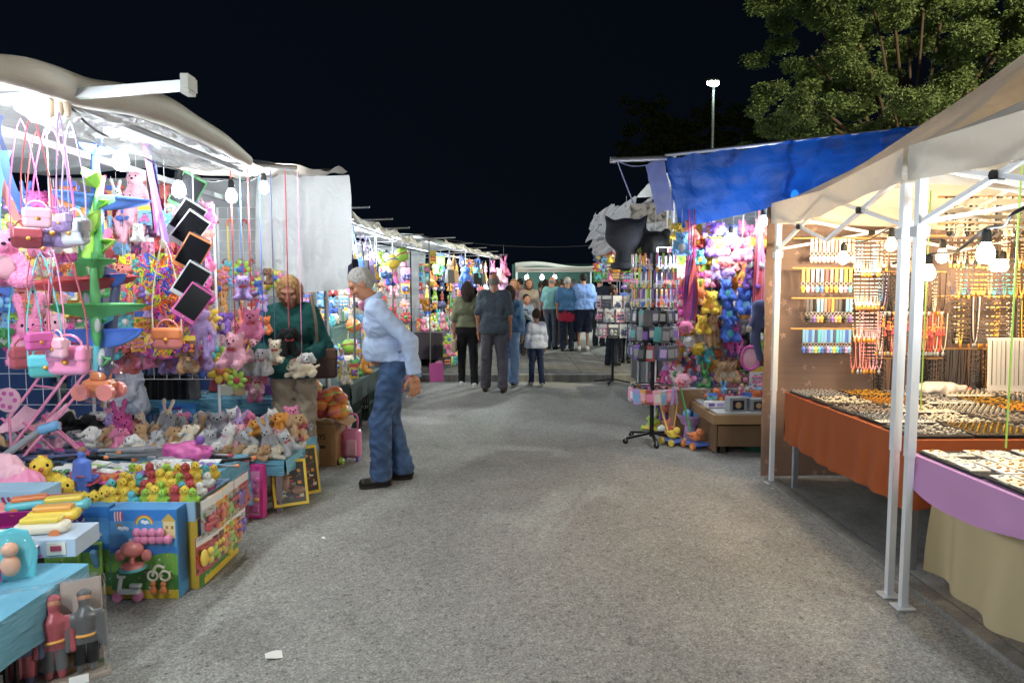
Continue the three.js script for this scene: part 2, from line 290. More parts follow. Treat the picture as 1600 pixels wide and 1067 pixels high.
// warm and cool bulbs under the tents
{
  const w = 'under the jewellery tent';
  bulbString([at(1318, 402, 5.0), at(1393, 381, 4.75), at(1473, 399, 4.55)], w + ' near the end sheet', 'black cable of warm bulbs along the jewellery wall', true, 1.05);
  bulb(at(1452, 425, 4.0), w + ' hanging beside the front leg', true, 1);
  bulb(at(1541, 394, 3.05), 'on thick cable over the jewellery tables', false, 0.55);
  bulb(at(1556, 414, 5.1), w + ' close to the necklaces', true, 0.8); bulb(at(1568, 414, 5.1), w + ' close to the necklaces', true, 0.8);
  const a = at(1452, 425, 4.0), b = at(1541, 394, 3.05), c = at(1395, 412, 4.1), e = at(1600, 325, 2.6);
  cable([c, a.clone().add(V(0, 0.1, 0)), at(1495, 392, 3.5), b.clone().add(V(0, 0.105, 0)), at(1570, 352, 2.85), e, V(2.3, 2.02, -2.3)], 'thick black lamp cable sagging across the tent opening', 0.008);
  bulb([2.15, 1.95, -2.0], 'over the pink edged table', false, 0.7); bulb([2.6, 1.95, -1.3], 'over the pink edged table', true, 1.1); bulb([1.95, 1.95, -0.5], 'at the near corner of the tents', false, 1.1); bulb([3.2, 1.95, -4.0], 'under the jewellery tent ridge', true, 1.0);
}

// ---------- left toy stall: awning, walls, frame ----------
const edgeY = z => { const k = [[-8, 2.6], [-6.4, 2.6], [-5.4, 2.46], [-4.4, 2.33], [-3.4, 2.33], [-2.6, 2.25], [-1.8, 2.17], [3, 2.17]]; for (let i = 0; i < k.length - 1; i++) if (z <= k[i + 1][0]) { const t = Math.max(0, (z - k[i][0]) / (k[i + 1][0] - k[i][0])), s = t * t * (3 - 2 * t); return k[i][1] * (1 - s) + k[i + 1][1] * s; } return 2.17; };
{
  const t = thing('stall_awning', 'sagging white tarpaulin awning of the toy stall with rolled grey edge', 'awning');
  const X0 = -1.74, X1 = -4.35;
  part('roof_sheet', sheet(30, 60, (u, v) => { const z = 1.8 - 8.3 * v; return [X0 + (X1 - X0) * u, edgeY(z) + 0.03 + 0.16 * sin(u * PI) * (0.6 + wob(v * 6, u * 2, 2, 0.5)) - 0.02 * u + wob(u * 5, v * 14, 1, 0.05), z]; }, 2.6, 8), tarpW, t);
  // the loose front edge: folded over the rail and rolled outwards
  part('front_roll', sheet(18, 110, (u, v) => { const z = 1.8 - 6.25 * v, a = -0.6 + u * 4.2, n = 1 + wob(z * 1.8, u * 1.2, 7, 0.35) + wob(z * 5, u * 3, 3, 0.1);
    const big = z < -2.0 && z > -4.5 ? Math.pow(sin((z + 2.0) / -2.5 * PI), 0.8) : 0, R = (0.024 + 0.034 * big) * n;
    return [X0 + 0.05 + R * 0.9 * sin(a) + 0.03 * big, edgeY(z) + 0.035 + 0.03 * big + R * cos(a) * 1.15, z]; }, 0.5, 6), tarpGrey, t);
  part('plastic_fold', sheet(10, 60, (u, v) => { const z = -2.55 - 1.75 * v, d = 0.05 + 0.08 * sin(v * PI); return [X0 - 0.03 + 0.05 * sin(u * 5 + v * 3) * (1 + wob(v * 8, u * 3, 2, 0.8)), edgeY(z) + 0.02 - d * u * 1.3 + wob(v * 11, u, 2, 0.02), z]; }, 0.4, 2), plasticSheet, t);
  part('end_flap', sheet(24, 14, (u, v) => { const z = -4.5 - 1.95 * u; return [X0 + 0.05 + 0.16 * u - 0.6 * v, edgeY(z) + 0.04 - 0.12 * Math.abs(sin(u * 5)) * v * 0.6 + wob(u * 5, v * 3, 6, 0.09), z - v * 0.1]; }, 2, 0.7), tarpGrey, t);
  // frame
  part('front_rail', rod(V(X0, 2.2, 1.8), V(X0, 2.31, -4.45), 0.018), galv, t);
  part('inner_rail', bar(V(-2.5, 2.3, 1.8), V(-2.5, 2.34, -6.4), 0.04), galv, t);
  part('back_rail', rod(V(-4.3, 2.3, 1.8), V(-4.3, 2.35, -6.4), 0.02), galv, t);
  part('hanging_rail', rod(at(330, 252, 4.45), at(462, 262, 4.95), 0.016), galv, t);
  const arm = part('arm', bar(at(0, 156, 2.62), at(292, 133, 2.62), 0.03, 0.034), mat('#d9dcdf', 0.4, { metalness: 0.4 }), t);
  const e = at(293, 133, 2.62); part('arm_end_cap', [box(0.03, 0.07, 0.06, e.x, e.y, e.z), box(0.02, 0.05, 0.075, e.x + 0.008, e.y + 0.004, e.z)], mat('#a8a69f', 0.6), arm);
  const kn = at(88, 152, 2.62); part('tied_cloth', [0, 1, 2, 3, 4].map(k => ell(0.014, 0.04 + 0.01 * (k % 3), 0.016, kn.x + (k - 2) * 0.017, kn.y - 0.025 - 0.008 * (k % 2), kn.z + 0.012 * (k % 2), 0, 0, (k - 2) * 0.08, 8)), mat('#cbb9a4', 0.9), arm);
  for (const [x, z] of [[-1.86, -6.42], [-4.3, -6.42], [-4.3, -2.2], [-4.3, 1.6], [-1.9, 1.6]]) part('post', rod(V(x, 0, z), V(x, z < -6 && x > -2 ? 2.55 : 2.35, z), 0.02), galv, t);
  // walls of the stall: white sheet above, blue ribbed panels below
  const wl = thing('blue_wall_panels', 'dusty blue sheet metal panels behind the toy stall', 'wall');
  for (let k = 0; k < 9; k++) part('panel', rbox(0.03, 1.9, 0.9, 0.008, -4.42, 0.97, 1.3 - k * 0.92), mat('#3c5688', 0.5), wl);
  part('rail', box(0.05, 0.05, 8.3, -4.38, 1.25, -2.35), galv, wl);
  for (let k = 0; k < 3; k++) part('panel', rbox(0.8, 1.3, 0.03, 0.008, -3.95 + k * 0.82, 0.67, -6.62), mat('#3c5688', 0.5), wl);
  const s = thing('white_wall_sheet', 'white sheet closing the upper back of the toy stall', 'sheet');
  part('back', sheet(4, 40, (u, v) => [-4.38 + wob(v * 9, u, 3, 0.04), 2.42 - 0.5 * u, 1.8 - 8.3 * v], 0.5, 8), tarpW, s);
  part('end', sheet(30, 20, (u, v) => [-4.38 + 2.2 * u, 2.6 - 1.35 * v, -6.56 + wob(u * 6, v * 3, 5, 0.06)], 2.5, 1.3), tarpW, s);
  // loose curtain at the corner, slit by the wind
  solo('white_curtain', 'creased white plastic curtain hanging at the corner of the toy stall', 'curtain', sheet(36, 40, (u, v) => {
    const p = at(402 + 144 * u + 6 * sin(v * 3) * u, 274 + (465 - 274 - 14 * u) * v, 6.2 - 0.25 * u); const cut = u > 0.9 && v > 0.78 && v < 0.9 ? 0.03 : 0;
    return [p.x - cut, p.y, p.z + wob(u * 4 + v, v * 2, 2, 0.1) + 0.03 * sin(u * 7 + v * 2.5)]; }, 1.4, 1.6), mat('#cdd0d1', 1, { transmission: 0.3, thickness: 0, bumpMap: creaseTex, bumpScale: 0.012 }));
}
bulbString([at(188, 250, 3.3), at(279, 295, 3.9), at(361, 305, 4.6), at(412, 292, 5.15)], 'on the cable under the toy awning', 'thin black cable of bulbs under the toy awning', false, 0.85);
{ const p = at(57, 168, 2.6), b = bulb(p, 'beside the metal arm of the toy awning', false, 0.8, 1.1); cable([p.clone().add(V(0, 0.11, 0)), at(88, 148, 2.64), at(150, 205, 3.0), at(188, 219, 3.3)], 'black cable dropping from the awning arm'); }
for (const z of [-1.6, -0.6, 0.5, 1.4]) bulb([-1.9, 2.06, z], 'on the near cable under the toy awning', false, 1.7);
cable([V(-1.95, 2.23, 1.4), V(-1.9, 2.2, 0.5), V(-1.9, 2.22, -0.6), V(-1.9, 2.21, -1.6), at(57, 135, 2.6)], 'near black lamp cable under the toy awning');
for (const z of [-2.2, -4.4, -5.9]) bulb([-3.3, 2.1, z], 'deep inside the toy stall', false, 0.45);

// ---------- second left stall ----------
function lineStall(label, A, B, depth, h, posts, seedv) { // front edge from A to B (xz), depth backwards to the left or right
  const t = thing('market_stall_frame', label, 'stall'), d = V(B[0] - A[0], 0, B[1] - A[1]), L = d.length(); d.normalize(); const n = V(d.z, 0, -d.x).multiplyScalar(depth);
  const P = (u, w, y) => V(A[0] + d.x * L * u + n.x * w, y, A[1] + d.z * L * u + n.z * w);
  part('roof_sheet', sheet(40, 14, (u, v) => { const p = P(u, v, h + 0.1 * sin(v * PI) + 0.14 * v + wob(u * 7 + seedv, v * 3, 4, 0.08) - 0.05 * Math.abs(sin(u * posts * PI)) * (1 - v)); return p; }, L, 2), tarpW, t);
  part('front_fold', sheet(60, 4, (u, v) => P(u, -0.02 - 0.015 * v + wob(u * 24, v * 2, seedv, 0.03), h + 0.03 - 0.09 * v - 0.05 * Math.abs(sin(u * posts * PI)) + wob(u * 15, v, seedv, 0.04)), L, 0.2), tarpGrey, t);
  part('back_sheet', sheet(30, 10, (u, v) => P(u, 1 + wob(u * 9, v * 3, seedv, 0.05), (h + 0.1) * (1 - v) + 0.05 * v), L, 2), tarpW, t);
  for (let k = 0; k <= posts; k++) { const u = k / posts; part('post', rod(P(u, 0.12, 0), P(u, 0.12, h), 0.013), mat('#84888c', 0.5, { metalness: 0.7 }), t); part('cross_bar', rod(P(u, -0.12, h + 0.05), P(u, 1, h - 0.02), 0.011), galv, t); }
  part('front_rail', rod(P(0, 0.05, h - 0.06), P(1, 0.05, h - 0.06), 0.014), galv, t); part('middle_rail', rod(P(0, 0.35, h - 0.1), P(1, 0.35, h - 0.1), 0.014), galv, t);
  return P;
}
const stall2 = lineStall('long white roofed toy stall behind the creased curtain', [-1.62, -6.75], [-1.5, -11.2], 1.9, 2.3, 4, 3);
const stall3 = lineStall('white roofed stall hung with toys beyond the kerb step', [-1.25, -12.3], [-0.35, -18.2], 2.0, 2.42, 4, 8);
bulbString([-7.4, -8.4, -9.4, -10.5].map((z, i) => V(-1.92, 2.02 + 0.03 * (i % 2), z)), 'along the second toy stall', 'cable of bulbs along the second toy stall', false, 1.7);
bulbString([-8.0, -9.8].map(z => V(-2.9, 2.0, z)), 'at the back of the second toy stall', 'rear cable in the second toy stall', false, 0.7);
bulbString([[-1.5, -12.9], [-1.3, -14.2], [-1.05, -15.6], [-0.8, -17.2]].map(p => V(p[0], 2.12, p[1])), 'under the stall beyond the kerb', 'cable of bulbs under the stall beyond the kerb', false, 2.0);

// ---------- right toy stall with blue tarpaulin ----------
{
  const t = thing('plush_stall', 'galvanised pole frame and blue tarpaulin of the plush stall', 'stall');
  const q = [at(1040, 247, 7.6), at(1222, 224, 6.25), at(1442, 196, 6.1), at(1062, 357, 7.45), at(1216, 322, 6.1), at(1440, 300, 5.95)];
  const tri = (a, b, c, u) => u < 0.5 ? a.clone().lerp(b, u * 2) : b.clone().lerp(c, u * 2 - 1);
  part('blue_tarpaulin', sheet(70, 24, (u, v) => { const p = tri(q[0], q[1], q[2], u).lerp(tri(q[3], q[4], q[5], u), v); p.z += wob(u * 12, v * 3, 1, 0.12) + wob(u * 4, v * 7, 5, 0.06) + 0.12 * Math.exp(-Math.pow((u - 0.5) / 0.03, 2)); p.y += wob(u * 18, 1, 2, 0.03) * (1 - v); return p; }, 4, 1), tarpBlue, t);
  part('blue_side', sheet(8, 20, (u, v) => { const p = q[0].clone().lerp(q[3], v * 0.75); return [p.x - 0.02 - 0.1 * u * (1 - 0.2 * v), p.y + 0.03 * sin(u * 3), p.z - 0.5 * u + wob(u * 3, v * 5, 2, 0.05)]; }, 0.4, 1), mat('#5566b8', 0.5, { transmission: 0.3, thickness: 0 }), t);
  const r0 = q[0].clone().add(V(0, 0.03, 0));
  part('roof_sheet', sheet(20, 20, (u, v) => [1.75 + 2.7 * u, 2.84 + 0.1 * u + 0.2 * v * (1 - v) + wob(u * 4, v * 4, 2, 0.05), -7.75 + 1.2 * u - 2 * v], 3, 3), tarpW, t);
  part('top_rail', rod(r0, q[2].clone().add(V(0.4, 0.03, 0)), 0.02), galv, t);
  const a0 = at(958, 250, 7.6), a1 = at(1042, 247, 7.6); part('arm', [rod(a0, a1, 0.028), rod(a0.clone().add(V(-0.03, 0, 0)), a0.clone().add(V(0.03, 0, 0)), 0.036)], galv, t);
  part('rope', [rod(at(965, 253, 7.6), at(990, 318, 7.9), 0.007, 5), tube([at(966, 252, 7.6), at(985, 259, 7.6), at(1010, 258, 7.6), at(1035, 250, 7.6)], 0.006, 16, 5)], mat('#8f95b8', 0.8), t);
  for (const [x, z, h] of [[1.78, -7.62, 3.02], [3.3, -6.2, 2.95], [3.4, -9, 2.8], [1.8, -9, 2.7]]) part('post', rod(V(x, 0, z), V(x, h, z), 0.022), galv, t);
  part('back_sheet', sheet(20, 12, (u, v) => [1.85 + 1.7 * u, 2.75 - 2.65 * v, -8.1 + wob(u * 6, v * 3, 1, 0.05)], 2, 2), tarpW, t);
  part('side_sheet', sheet(20, 12, (u, v) => [3.5 + wob(u * 6, v * 3, 1, 0.05), 2.75 - 2.65 * v, -5.9 - 2.2 * u], 2, 2), tarpW, t);
}
{ // crumpled grey-white tarp of the next stall
  const t = thing('crumpled_awning', 'crumpled silvery white tarpaulin clipped over the stall past the plush wall', 'awning');
  part('tarpaulin', sheet(50, 40, (u, v) => { const p = at(932 + 125 * u - 12 * sin(v * 3), 330 + 72 * v - 16 * sin(u * 2.6), 9.6 - 1.2 * u + 0.6 * v); const c = wob(u * 8, v * 8, 1, 0.2) + wob(u * 18, v * 18, 4, 0.12); return [p.x + c * 0.4, p.y + c * 0.6, p.z + c]; }, 2, 1.4), mat('#d5d6da', 0.35, { transmission: 0.15, thickness: 0, clearcoat: 0.5, bumpMap: creaseTex, bumpScale: 0.05 }), t);
  part('tarpaulin', sheet(30, 14, (u, v) => { const p = at(985 + 75 * u, 318 + 14 * v * (1 - u) + 20 * v, 9 - 0.8 * u); return [p.x, p.y + wob(u * 9, v * 5, 3, 0.06), p.z + wob(u * 7, v * 7, 3, 0.15)]; }, 1.5, 0.5), tarpGrey, t);
  for (const [x, y] of [[953, 322], [930, 360], [948, 350]]) part('spring_clip', [rod(at(x, y, 9.4), at(x + 14, y + 8, 9.4), 0.012, 6), rod(at(x + 2, y + 14, 9.4), at(x + 14, y + 8, 9.4), 0.012, 6), ell(0.03, 0.03, 0.03, ...at(x + 16, y + 8, 9.4).toArray())], mat('#d0d0d0', 0.4), t);
  part('pole', [rod(at(1000, 450, 9.7).setY(0.02), at(1000, 330, 9.7), 0.02), rod(at(935, 372, 9.8), at(1060, 330, 8.5), 0.018)], galv, t);
  part('side_sheet', sheet(20, 12, (u, v) => [1.95 + 0.9 * u, 2.2 - 2.1 * v, -10.6 + wob(u * 6, v * 3, 1, 0.05)], 1, 2), tarpW, t);
}
for (const [x, y, d, k] of [[1193, 345, 6.75, 0.65], [1052, 408, 7.25, 0.8], [1142, 372, 7.1, 0.8]]) bulb(at(x, y, d), ['among the plush toys under the blue tarpaulin', 'over the key ring rack', 'among the plush toys under the blue tarpaulin'][x > 1190 ? 0 : x < 1060 ? 1 : 2], false, k, 1.15);
bulb([2.4, 2.1, -9.8], 'under the crumpled tarpaulin', false, 0.8); bulb([1.9, 2.05, -11.2], 'under the crumpled tarpaulin', false, 0.8); bulb([2.7, 2.45, -6.6], 'added out of view behind the blue tarpaulin', false, 0.8);  // last bulb is unseen, added so the blue sheet is lit through
{ // far right stall beyond the step
  lineStall('white roofed stall on the right past the step', [2.6, -18.5], [1.9, -12.2], 2, 2.35, 4, 14);
  bulb([2.3, 2.05, -13], 'in the stall right of the crowd', false, 2); bulb([2.5, 2.05, -15.5], 'in the stall right of the crowd', false, 2);
}
{ // canopy across the end with a dark green back
  const t = thing('end_canopy', 'white canopy with dark green back sheet behind the crowd', 'canopy');
  const c = (px, py, d) => at(px, py, d);
  part('canopy', sheet(24, 16, (u, v) => { const x = 0.1 + 2.6 * u, z = -20.2 - 3 * v; return [x, 2.18 + 0.22 * Math.min(1, v * 1.6) * (1 - 0.35 * u) + 0.06 * sin(u * 6), z]; }, 3, 3), canopyM, t);
  part('valance', sheet(24, 2, (u, v) => [0.1 + 2.6 * u, 2.2 - 0.14 * v, -20.18], 3, 0.2), canopyM, t);
  part('back_sheet', sheet(16, 8, (u, v) => [0 + 2.8 * u, 2.4 - 2.2 * v, -23.1 + wob(u * 6, v * 3, 1, 0.05)], 3, 2), mat('#0b3b31', 0.8, { transmission: 0.2, thickness: 0 }), t);
  for (const x of [0.15, 2.65]) for (const z of [-20.25, -23]) part('leg', bar(V(x, 0.1, z), V(x, 2.2, z), 0.05), whiteSteel, t);
  part('eave_bar', bar(V(0.15, 2.1, -20.25), V(2.65, 2.1, -20.25), 0.04), whiteSteel, t);
  for (const px of [823, 847, 867]) bulb(at(px, 433, 21.5), 'under the end canopy', false, 2.2, 1.7);
}
solo('overhead_wire', 'thin wire strung across the aisle between far stalls', 'wire', tube([at(640, 366, 14), at(760, 382, 14.5), at(850, 386, 14.5), at(935, 383, 13)], 0.007, 30, 5), rubber);

// ---------- street lamp and trees ----------
{
  const p = at(1110, 137, 30), t = thing('street_lamp', 'tall street lamp shining above the blue tarpaulin', 'street lamp', [p.x + 0.15, 0, p.z]);
  part('pole', lathe([[0.16, 0], [0.16, 0.5], [0.1, 0.6], [0.055, p.y]], 12), mat('#8a9290', 0.5, { metalness: 0.5 }), t);
  part('arm', rod(V(0, p.y - 0.1, 0), V(-0.18, p.y + 0.12, 0.3), 0.04), galv, t);
  const hd = part('lamp_head', [rbox(0.46, 0.12, 0.6, 0.05, -0.17, p.y + 0.2, 0.4, 0.35)], mat('#9aa0a0', 0.4, { metalness: 0.5 }), t);
  part('lamp_glass', [rbox(0.4, 0.2, 0.5, 0.06, -0.17, p.y + 0.06, 0.46, 0.35)], new THREE.MeshStandardMaterial({ color: 0xffffff, emissive: new THREE.Color(0.82, 1, 0.96), emissiveIntensity: 40 }), hd);
  const l = new THREE.SpotLight(new THREE.Color(0.86, 1, 0.9), 900, 0, 1.1, 0.5, 2); l.name = 'street_lamp_glow'; l.position.set(-0.17, p.y - 0.1, 0.5); l.target.position.set(-1, 0, 14); l.castShadow = true; l.shadow.radius = 6; t.add(l, l.target);
}
function leafCloud(clumps, per, size, s0) { // many small leaf-like faces in sprays
  const pos = [], nor = [], q = new THREE.Vector3(), a = new THREE.Vector3(), b = new THREE.Vector3(), n = new THREE.Vector3();
  for (const [cx, cy, cz, R] of clumps) for (let k = 0; k < per; k++) {
    do q.set(rr(-1, 1), rr(-1, 1), rr(-1, 1)); while (q.lengthSq() > 1);
    const f = 0.45 + 0.55 * rnd(); q.multiplyScalar(R * f); q.y *= 0.6; q.x += cx; q.y += cy - 0.12 * Math.hypot(q.x - cx, q.z - cz); q.z += cz;
    a.set(rr(-1, 1), rr(-0.7, 0.25), rr(-1, 1)).normalize().multiplyScalar(size * rr(0.7, 1.5)); n.set(rr(-1, 1), rr(0, 1.2), rr(-1, 1)).normalize(); b.crossVectors(a, n).normalize().multiplyScalar(size * rr(0.16, 0.3));
    const A = [q.x, q.y, q.z], B = [q.x + a.x * 0.5 + b.x, q.y + a.y * 0.5 + b.y, q.z + a.z * 0.5 + b.z], C = [q.x + a.x, q.y + a.y, q.z + a.z], D = [q.x + a.x * 0.5 - b.x, q.y + a.y * 0.5 - b.y, q.z + a.z * 0.5 - b.z];
    pos.push(...A, ...B, ...C, ...A, ...C, ...D); }
  const g = new THREE.BufferGeometry(); g.setAttribute('position', new THREE.Float32BufferAttribute(pos, 3)); g.computeVertexNormals(); return g;
}
function tree(label, base, H, lean, crown, per, leafSize, leafM) {
  const t = thing('broadleaf_tree', label, 'tree', base), bark = mat('#4a3b2c', 0.95, { bumpMap: creaseTex, bumpScale: 0.04 });
  part('trunk', tube([[0, 0, 0], [0.1, H * 0.25, 0], [lean * 0.4, H * 0.5, 0], [lean, H * 0.78, 0.1]], 0.17, 14, 9), bark, t);
  const cl = [], limbs = [];
  for (const [x, y, z, R] of crown) { limbs.push(tube([[lean * 0.3, H * 0.42, 0], [x * 0.45, (H * 0.5 + y) / 2, z * 0.45], [x * 0.9, y, z * 0.9]], 0.028, 8, 6));
    for (let k = 0; k < 9; k++) { const a = rnd() * 6.28, r = R * Math.sqrt(rnd()); cl.push([x + cos(a) * r, y + rr(-0.55, 0.65) * R, z + sin(a) * r, R * rr(0.28, 0.5)]); } }
  part('limbs', limbs, bark, t);
  const c = part('crown', leafCloud(cl, per, leafSize), leafM, t); return t;
}
const leafA = new THREE.MeshPhysicalMaterial({ color: new THREE.Color().setRGB(0.1, 0.15, 0.028), roughness: 0.8, transmission: 0.3, thickness: 0 });
{
  const c = []; const P = [[1240, 150], [1290, 200], [1250, 90], [1330, 60], [1300, 130], [1380, 120], [1360, 190], [1420, 60], [1440, 150], [1490, 90], [1530, 30], [1570, 90], [1480, 10], [1390, 0], [1300, 5], [1600, 30], [1620, 120], [1240, 205], [1560, 160], [1340, -60], [1450, -70], [1560, -50], [1230, -10], [1680, 60], [1500, 190]];
  const base = V(7.6, 0, -13.2);
  { const q = thing('street_lamp', 'added out of view street lamp aimed at the tree', 'street lamp', [10.5, 0, -5]); part('pole', lathe([[0.14, 0], [0.1, 0.6], [0.05, 8]], 12), galv, q); const hd = part('lamp_head', rbox(0.6, 0.12, 0.36, 0.05, -0.2, 8.1, -0.1), galv, q); part('lamp_glass', rbox(0.5, 0.03, 0.28, 0.012, -0.2, 8.02, -0.1), new THREE.MeshStandardMaterial({ color: 0xffffff, emissive: new THREE.Color(1, 0.9, 0.6), emissiveIntensity: 20 }), hd);
    const l = new THREE.SpotLight(new THREE.Color(1, 0.9, 0.6), 520, 0, 1.0, 0.6, 2); l.name = 'street_lamp_glow'; l.position.set(-0.2, 7.9, -0.1); l.target.position.set(-3.2, 5.4, -8); l.castShadow = true; l.shadow.radius = 8; q.add(l, l.target); }  // unseen lamp, added and aimed sideways to brighten the tree
  P.forEach(([x, y], i) => { const p = at(x, y, 12.2 + (i * 7 % 5) * 0.45); c.push([p.x - base.x, p.y, p.z - base.z, 0.62 + 0.16 * (i % 3)]); });
  tree('large leafy green tree rising behind the blue tarpaulin', base, 7, -0.4, c, 1050, 0.062, leafA);
  const b2 = V(18, 0, -72), d = []; for (let k = 0; k < 14; k++) { const p = at(1010 + k % 5 * 38, 180 + (k * 37 % 80), 72 + k % 3); d.push([p.x - b2.x, p.y, p.z - b2.z, 2.8]); }
  tree('dim distant tree behind the street lamp pole', b2, 16, 0.2, d, 60, 0.55, leafA);
}

// ================= PROPS =================
const CN = { sky: 'sky blue', rose: 'pale pink', lime: 'lime green', amber: 'golden', salmon: 'coral pink', cream: 'cream', tan: 'tan', crimson: 'dark red', charcoal: 'dark grey', silver: 'silver grey', turquoise: 'turquoise blue' };
const cn = c => CN[c] || c;
const geoCache = {}; const G = (k, f) => geoCache[k] || (geoCache[k] = f());
// ---- plush animals: one smooth body each, base at y = 0, facing +z, about 0.3 m tall
const PL = {
  bear: () => [[elp([0, .1, 0], [.078, .095, .068]), elp([0, .225, .012], [.074, .066, .062]), elp([0, .206, .066], [.032, .026, .026]), ...mir(s => elp([s * .06, .285, 0], [.027, .027, .016])), ...mir(s => cap([s * .06, .15, .01], .03, [s * .105, .07, .05], .027)), ...mir(s => cap([s * .045, .045, .03], .037, [s * .08, .035, .11], .036))], [[.027, .238, .07], [0, .217, .094]], .31],
  bunny: () => [[elp([0, .1, 0], [.072, .095, .062]), elp([0, .222, .012], [.066, .062, .058]), elp([0, .204, .06], [.026, .02, .02]), ...mir(s => cap([s * .028, .27, 0], .02, [s * .055, .4, -.015], .022)), ...mir(s => cap([s * .058, .15, .01], .026, [s * .085, .07, .06], .024)), ...mir(s => cap([s * .045, .04, .03], .034, [s * .07, .03, .12], .034))], [[.026, .235, .064], [0, .213, .083]], .42],
  dog: () => [[elp([0, .1, -.01], [.07, .095, .07]), elp([0, .22, .02], [.066, .06, .06]), elp([0, .198, .08], [.034, .028, .034]), ...mir(s => cap([s * .06, .262, .01], .022, [s * .088, .18, .015], .03)), ...mir(s => cap([s * .04, .14, .05], .026, [s * .045, .02, .085], .026)), ...mir(s => cap([s * .06, .04, -.01], .04, [s * .075, .025, .07], .028)), cap([0, .05, -.08], .018, [.02, .11, -.12], .014)], [[.026, .24, .072], [0, .212, .113]], .28],
  pup: () => [[cap([0, .075, -.12], .066, [0, .08, .06], .07), elp([0, .14, .13], [.066, .06, .062]), elp([0, .12, .186], [.034, .028, .032]), ...mir(s => cap([s * .055, .185, .12], .02, [s * .088, .11, .125], .03)), ...mir(s => cap([s * .055, .04, .07], .032, [s * .07, .028, .18], .028)), ...mir(s => cap([s * .065, .045, -.13], .036, [s * .09, .03, -.05], .03)), cap([0, .08, -.18], .02, [.03, .12, -.25], .015)], [[.026, .158, .184], [0, .133, .217]], .2],
  cat: () => [[elp([0, .1, 0], [.075, .095, .066]), elp([0, .22, .012], [.076, .06, .06]), elp([0, .202, .062], [.028, .02, .02]), ...mir(s => cap([s * .045, .26, .005], .026, [s * .06, .305, 0], .005)), ...mir(s => cap([s * .055, .15, .02], .028, [s * .05, .05, .09], .025)), ...mir(s => cap([s * .06, .035, .02], .036, [s * .075, .03, .1], .03)), cap([.05, .05, -.06], .02, [.13, .1, -.06], .016)], [[.03, .23, .066], [0, .213, .083]], .3],
  chick: () => [[elp([0, .08, -.01], [.075, .08, .085]), elp([0, .19, .03], [.058, .056, .056]), ...mir(s => elp([s * .075, .09, -.015], [.018, .045, .055])), cap([0, .09, -.09], .03, [0, .125, -.125], .01), cap([0, .24, .03], .012, [0, .262, .015], .006)], [[.03, .205, .072], null], .25],
  monkey: () => [[elp([0, .26, 0], [.055, .085, .05]), elp([0, .385, .01], [.062, .06, .056]), elp([0, .37, .055], [.036, .03, .022]), ...mir(s => elp([s * .068, .39, 0], [.02, .025, .012])), ...mir(s => cap([s * .05, .32, 0], .022, [s * .11, .2, .01], .02)), ...mir(s => cap([s * .11, .2, .01], .02, [s * .09, .08, .02], .026)), ...mir(s => cap([s * .03, .2, 0], .026, [s * .045, .09, .01], .022)), ...mir(s => cap([s * .045, .09, .01], .022, [s * .05, 0.02, .03], .03))], [[.024, .4, .06], [0, .378, .077]], .45],
  elephant: () => [[elp([0, .1, 0], [.08, .095, .07]), elp([0, .22, .015], [.066, .066, .062]), ...mir(s => elp([s * .095, .23, -.01], [.05, .058, .014])), cap([0, .205, .07], .024, [0, .14, .115], .017), cap([0, .14, .115], .017, [0, .15, .145], .014), ...mir(s => cap([s * .06, .14, .01], .03, [s * .09, .06, .06], .028)), ...mir(s => cap([s * .05, .04, .03], .04, [s * .07, .04, .11], .038))], [[.032, .24, .068], null], .3],
  ball: () => [[elp([0, .1, 0], [.115, .1, .1]), ...mir(s => elp([s * .075, .18, 0], [.03, .035, .018])), ...mir(s => elp([s * .05, .015, .05], [.03, .018, .035])), ...mir(s => elp([s * .115, .085, .02], [.02, .028, .025]))], [[.04, .115, .088], [0, .098, .098]], .22],
};
const plushGeo = k => G('pl' + k, () => { const [l, , h] = PL[k](); const f = uni(l, 0.02); return nets((x, y, z) => f(x, y, z) + noise.noise(x * 62, y * 62, z * 62) * .0055 + noise.noise(x * 25, y * 25 + 4, z * 25) * .004, [-.17, -.03, -.28], [.17, h + .05, .24], 0.0135); });
const plushFur = k => G('fur' + k, () => furry(plushGeo(k).clone(), .013, .0028));
const eyeGeo = G('eye', () => ell(.0085, .0105, .006, 0, 0, 0, 0, 0, 0, 8)), noseGeo = G('nose', () => ell(.012, .009, .008, 0, 0, 0, 0, 0, 0, 8));
const eyeM = mat('#0d0d0f', 0.15), bellyGeo = G('belly', () => ell(.048, .06, .02, 0, .1, .056));
const cordGeo = G('cord', () => cyl(.0022, .0022, 1, 5, 0, .5, 0)), cordM = mat('#d8d8d6', 0.6);
function hangCord(t, y, L, c) { const o = part('hanging_cord', cordGeo, c ? clothM(c) : cordM, t); o.position.y = y; o.scale.set(c ? 3 : 1, L, c ? 1.2 : 1); return o; }
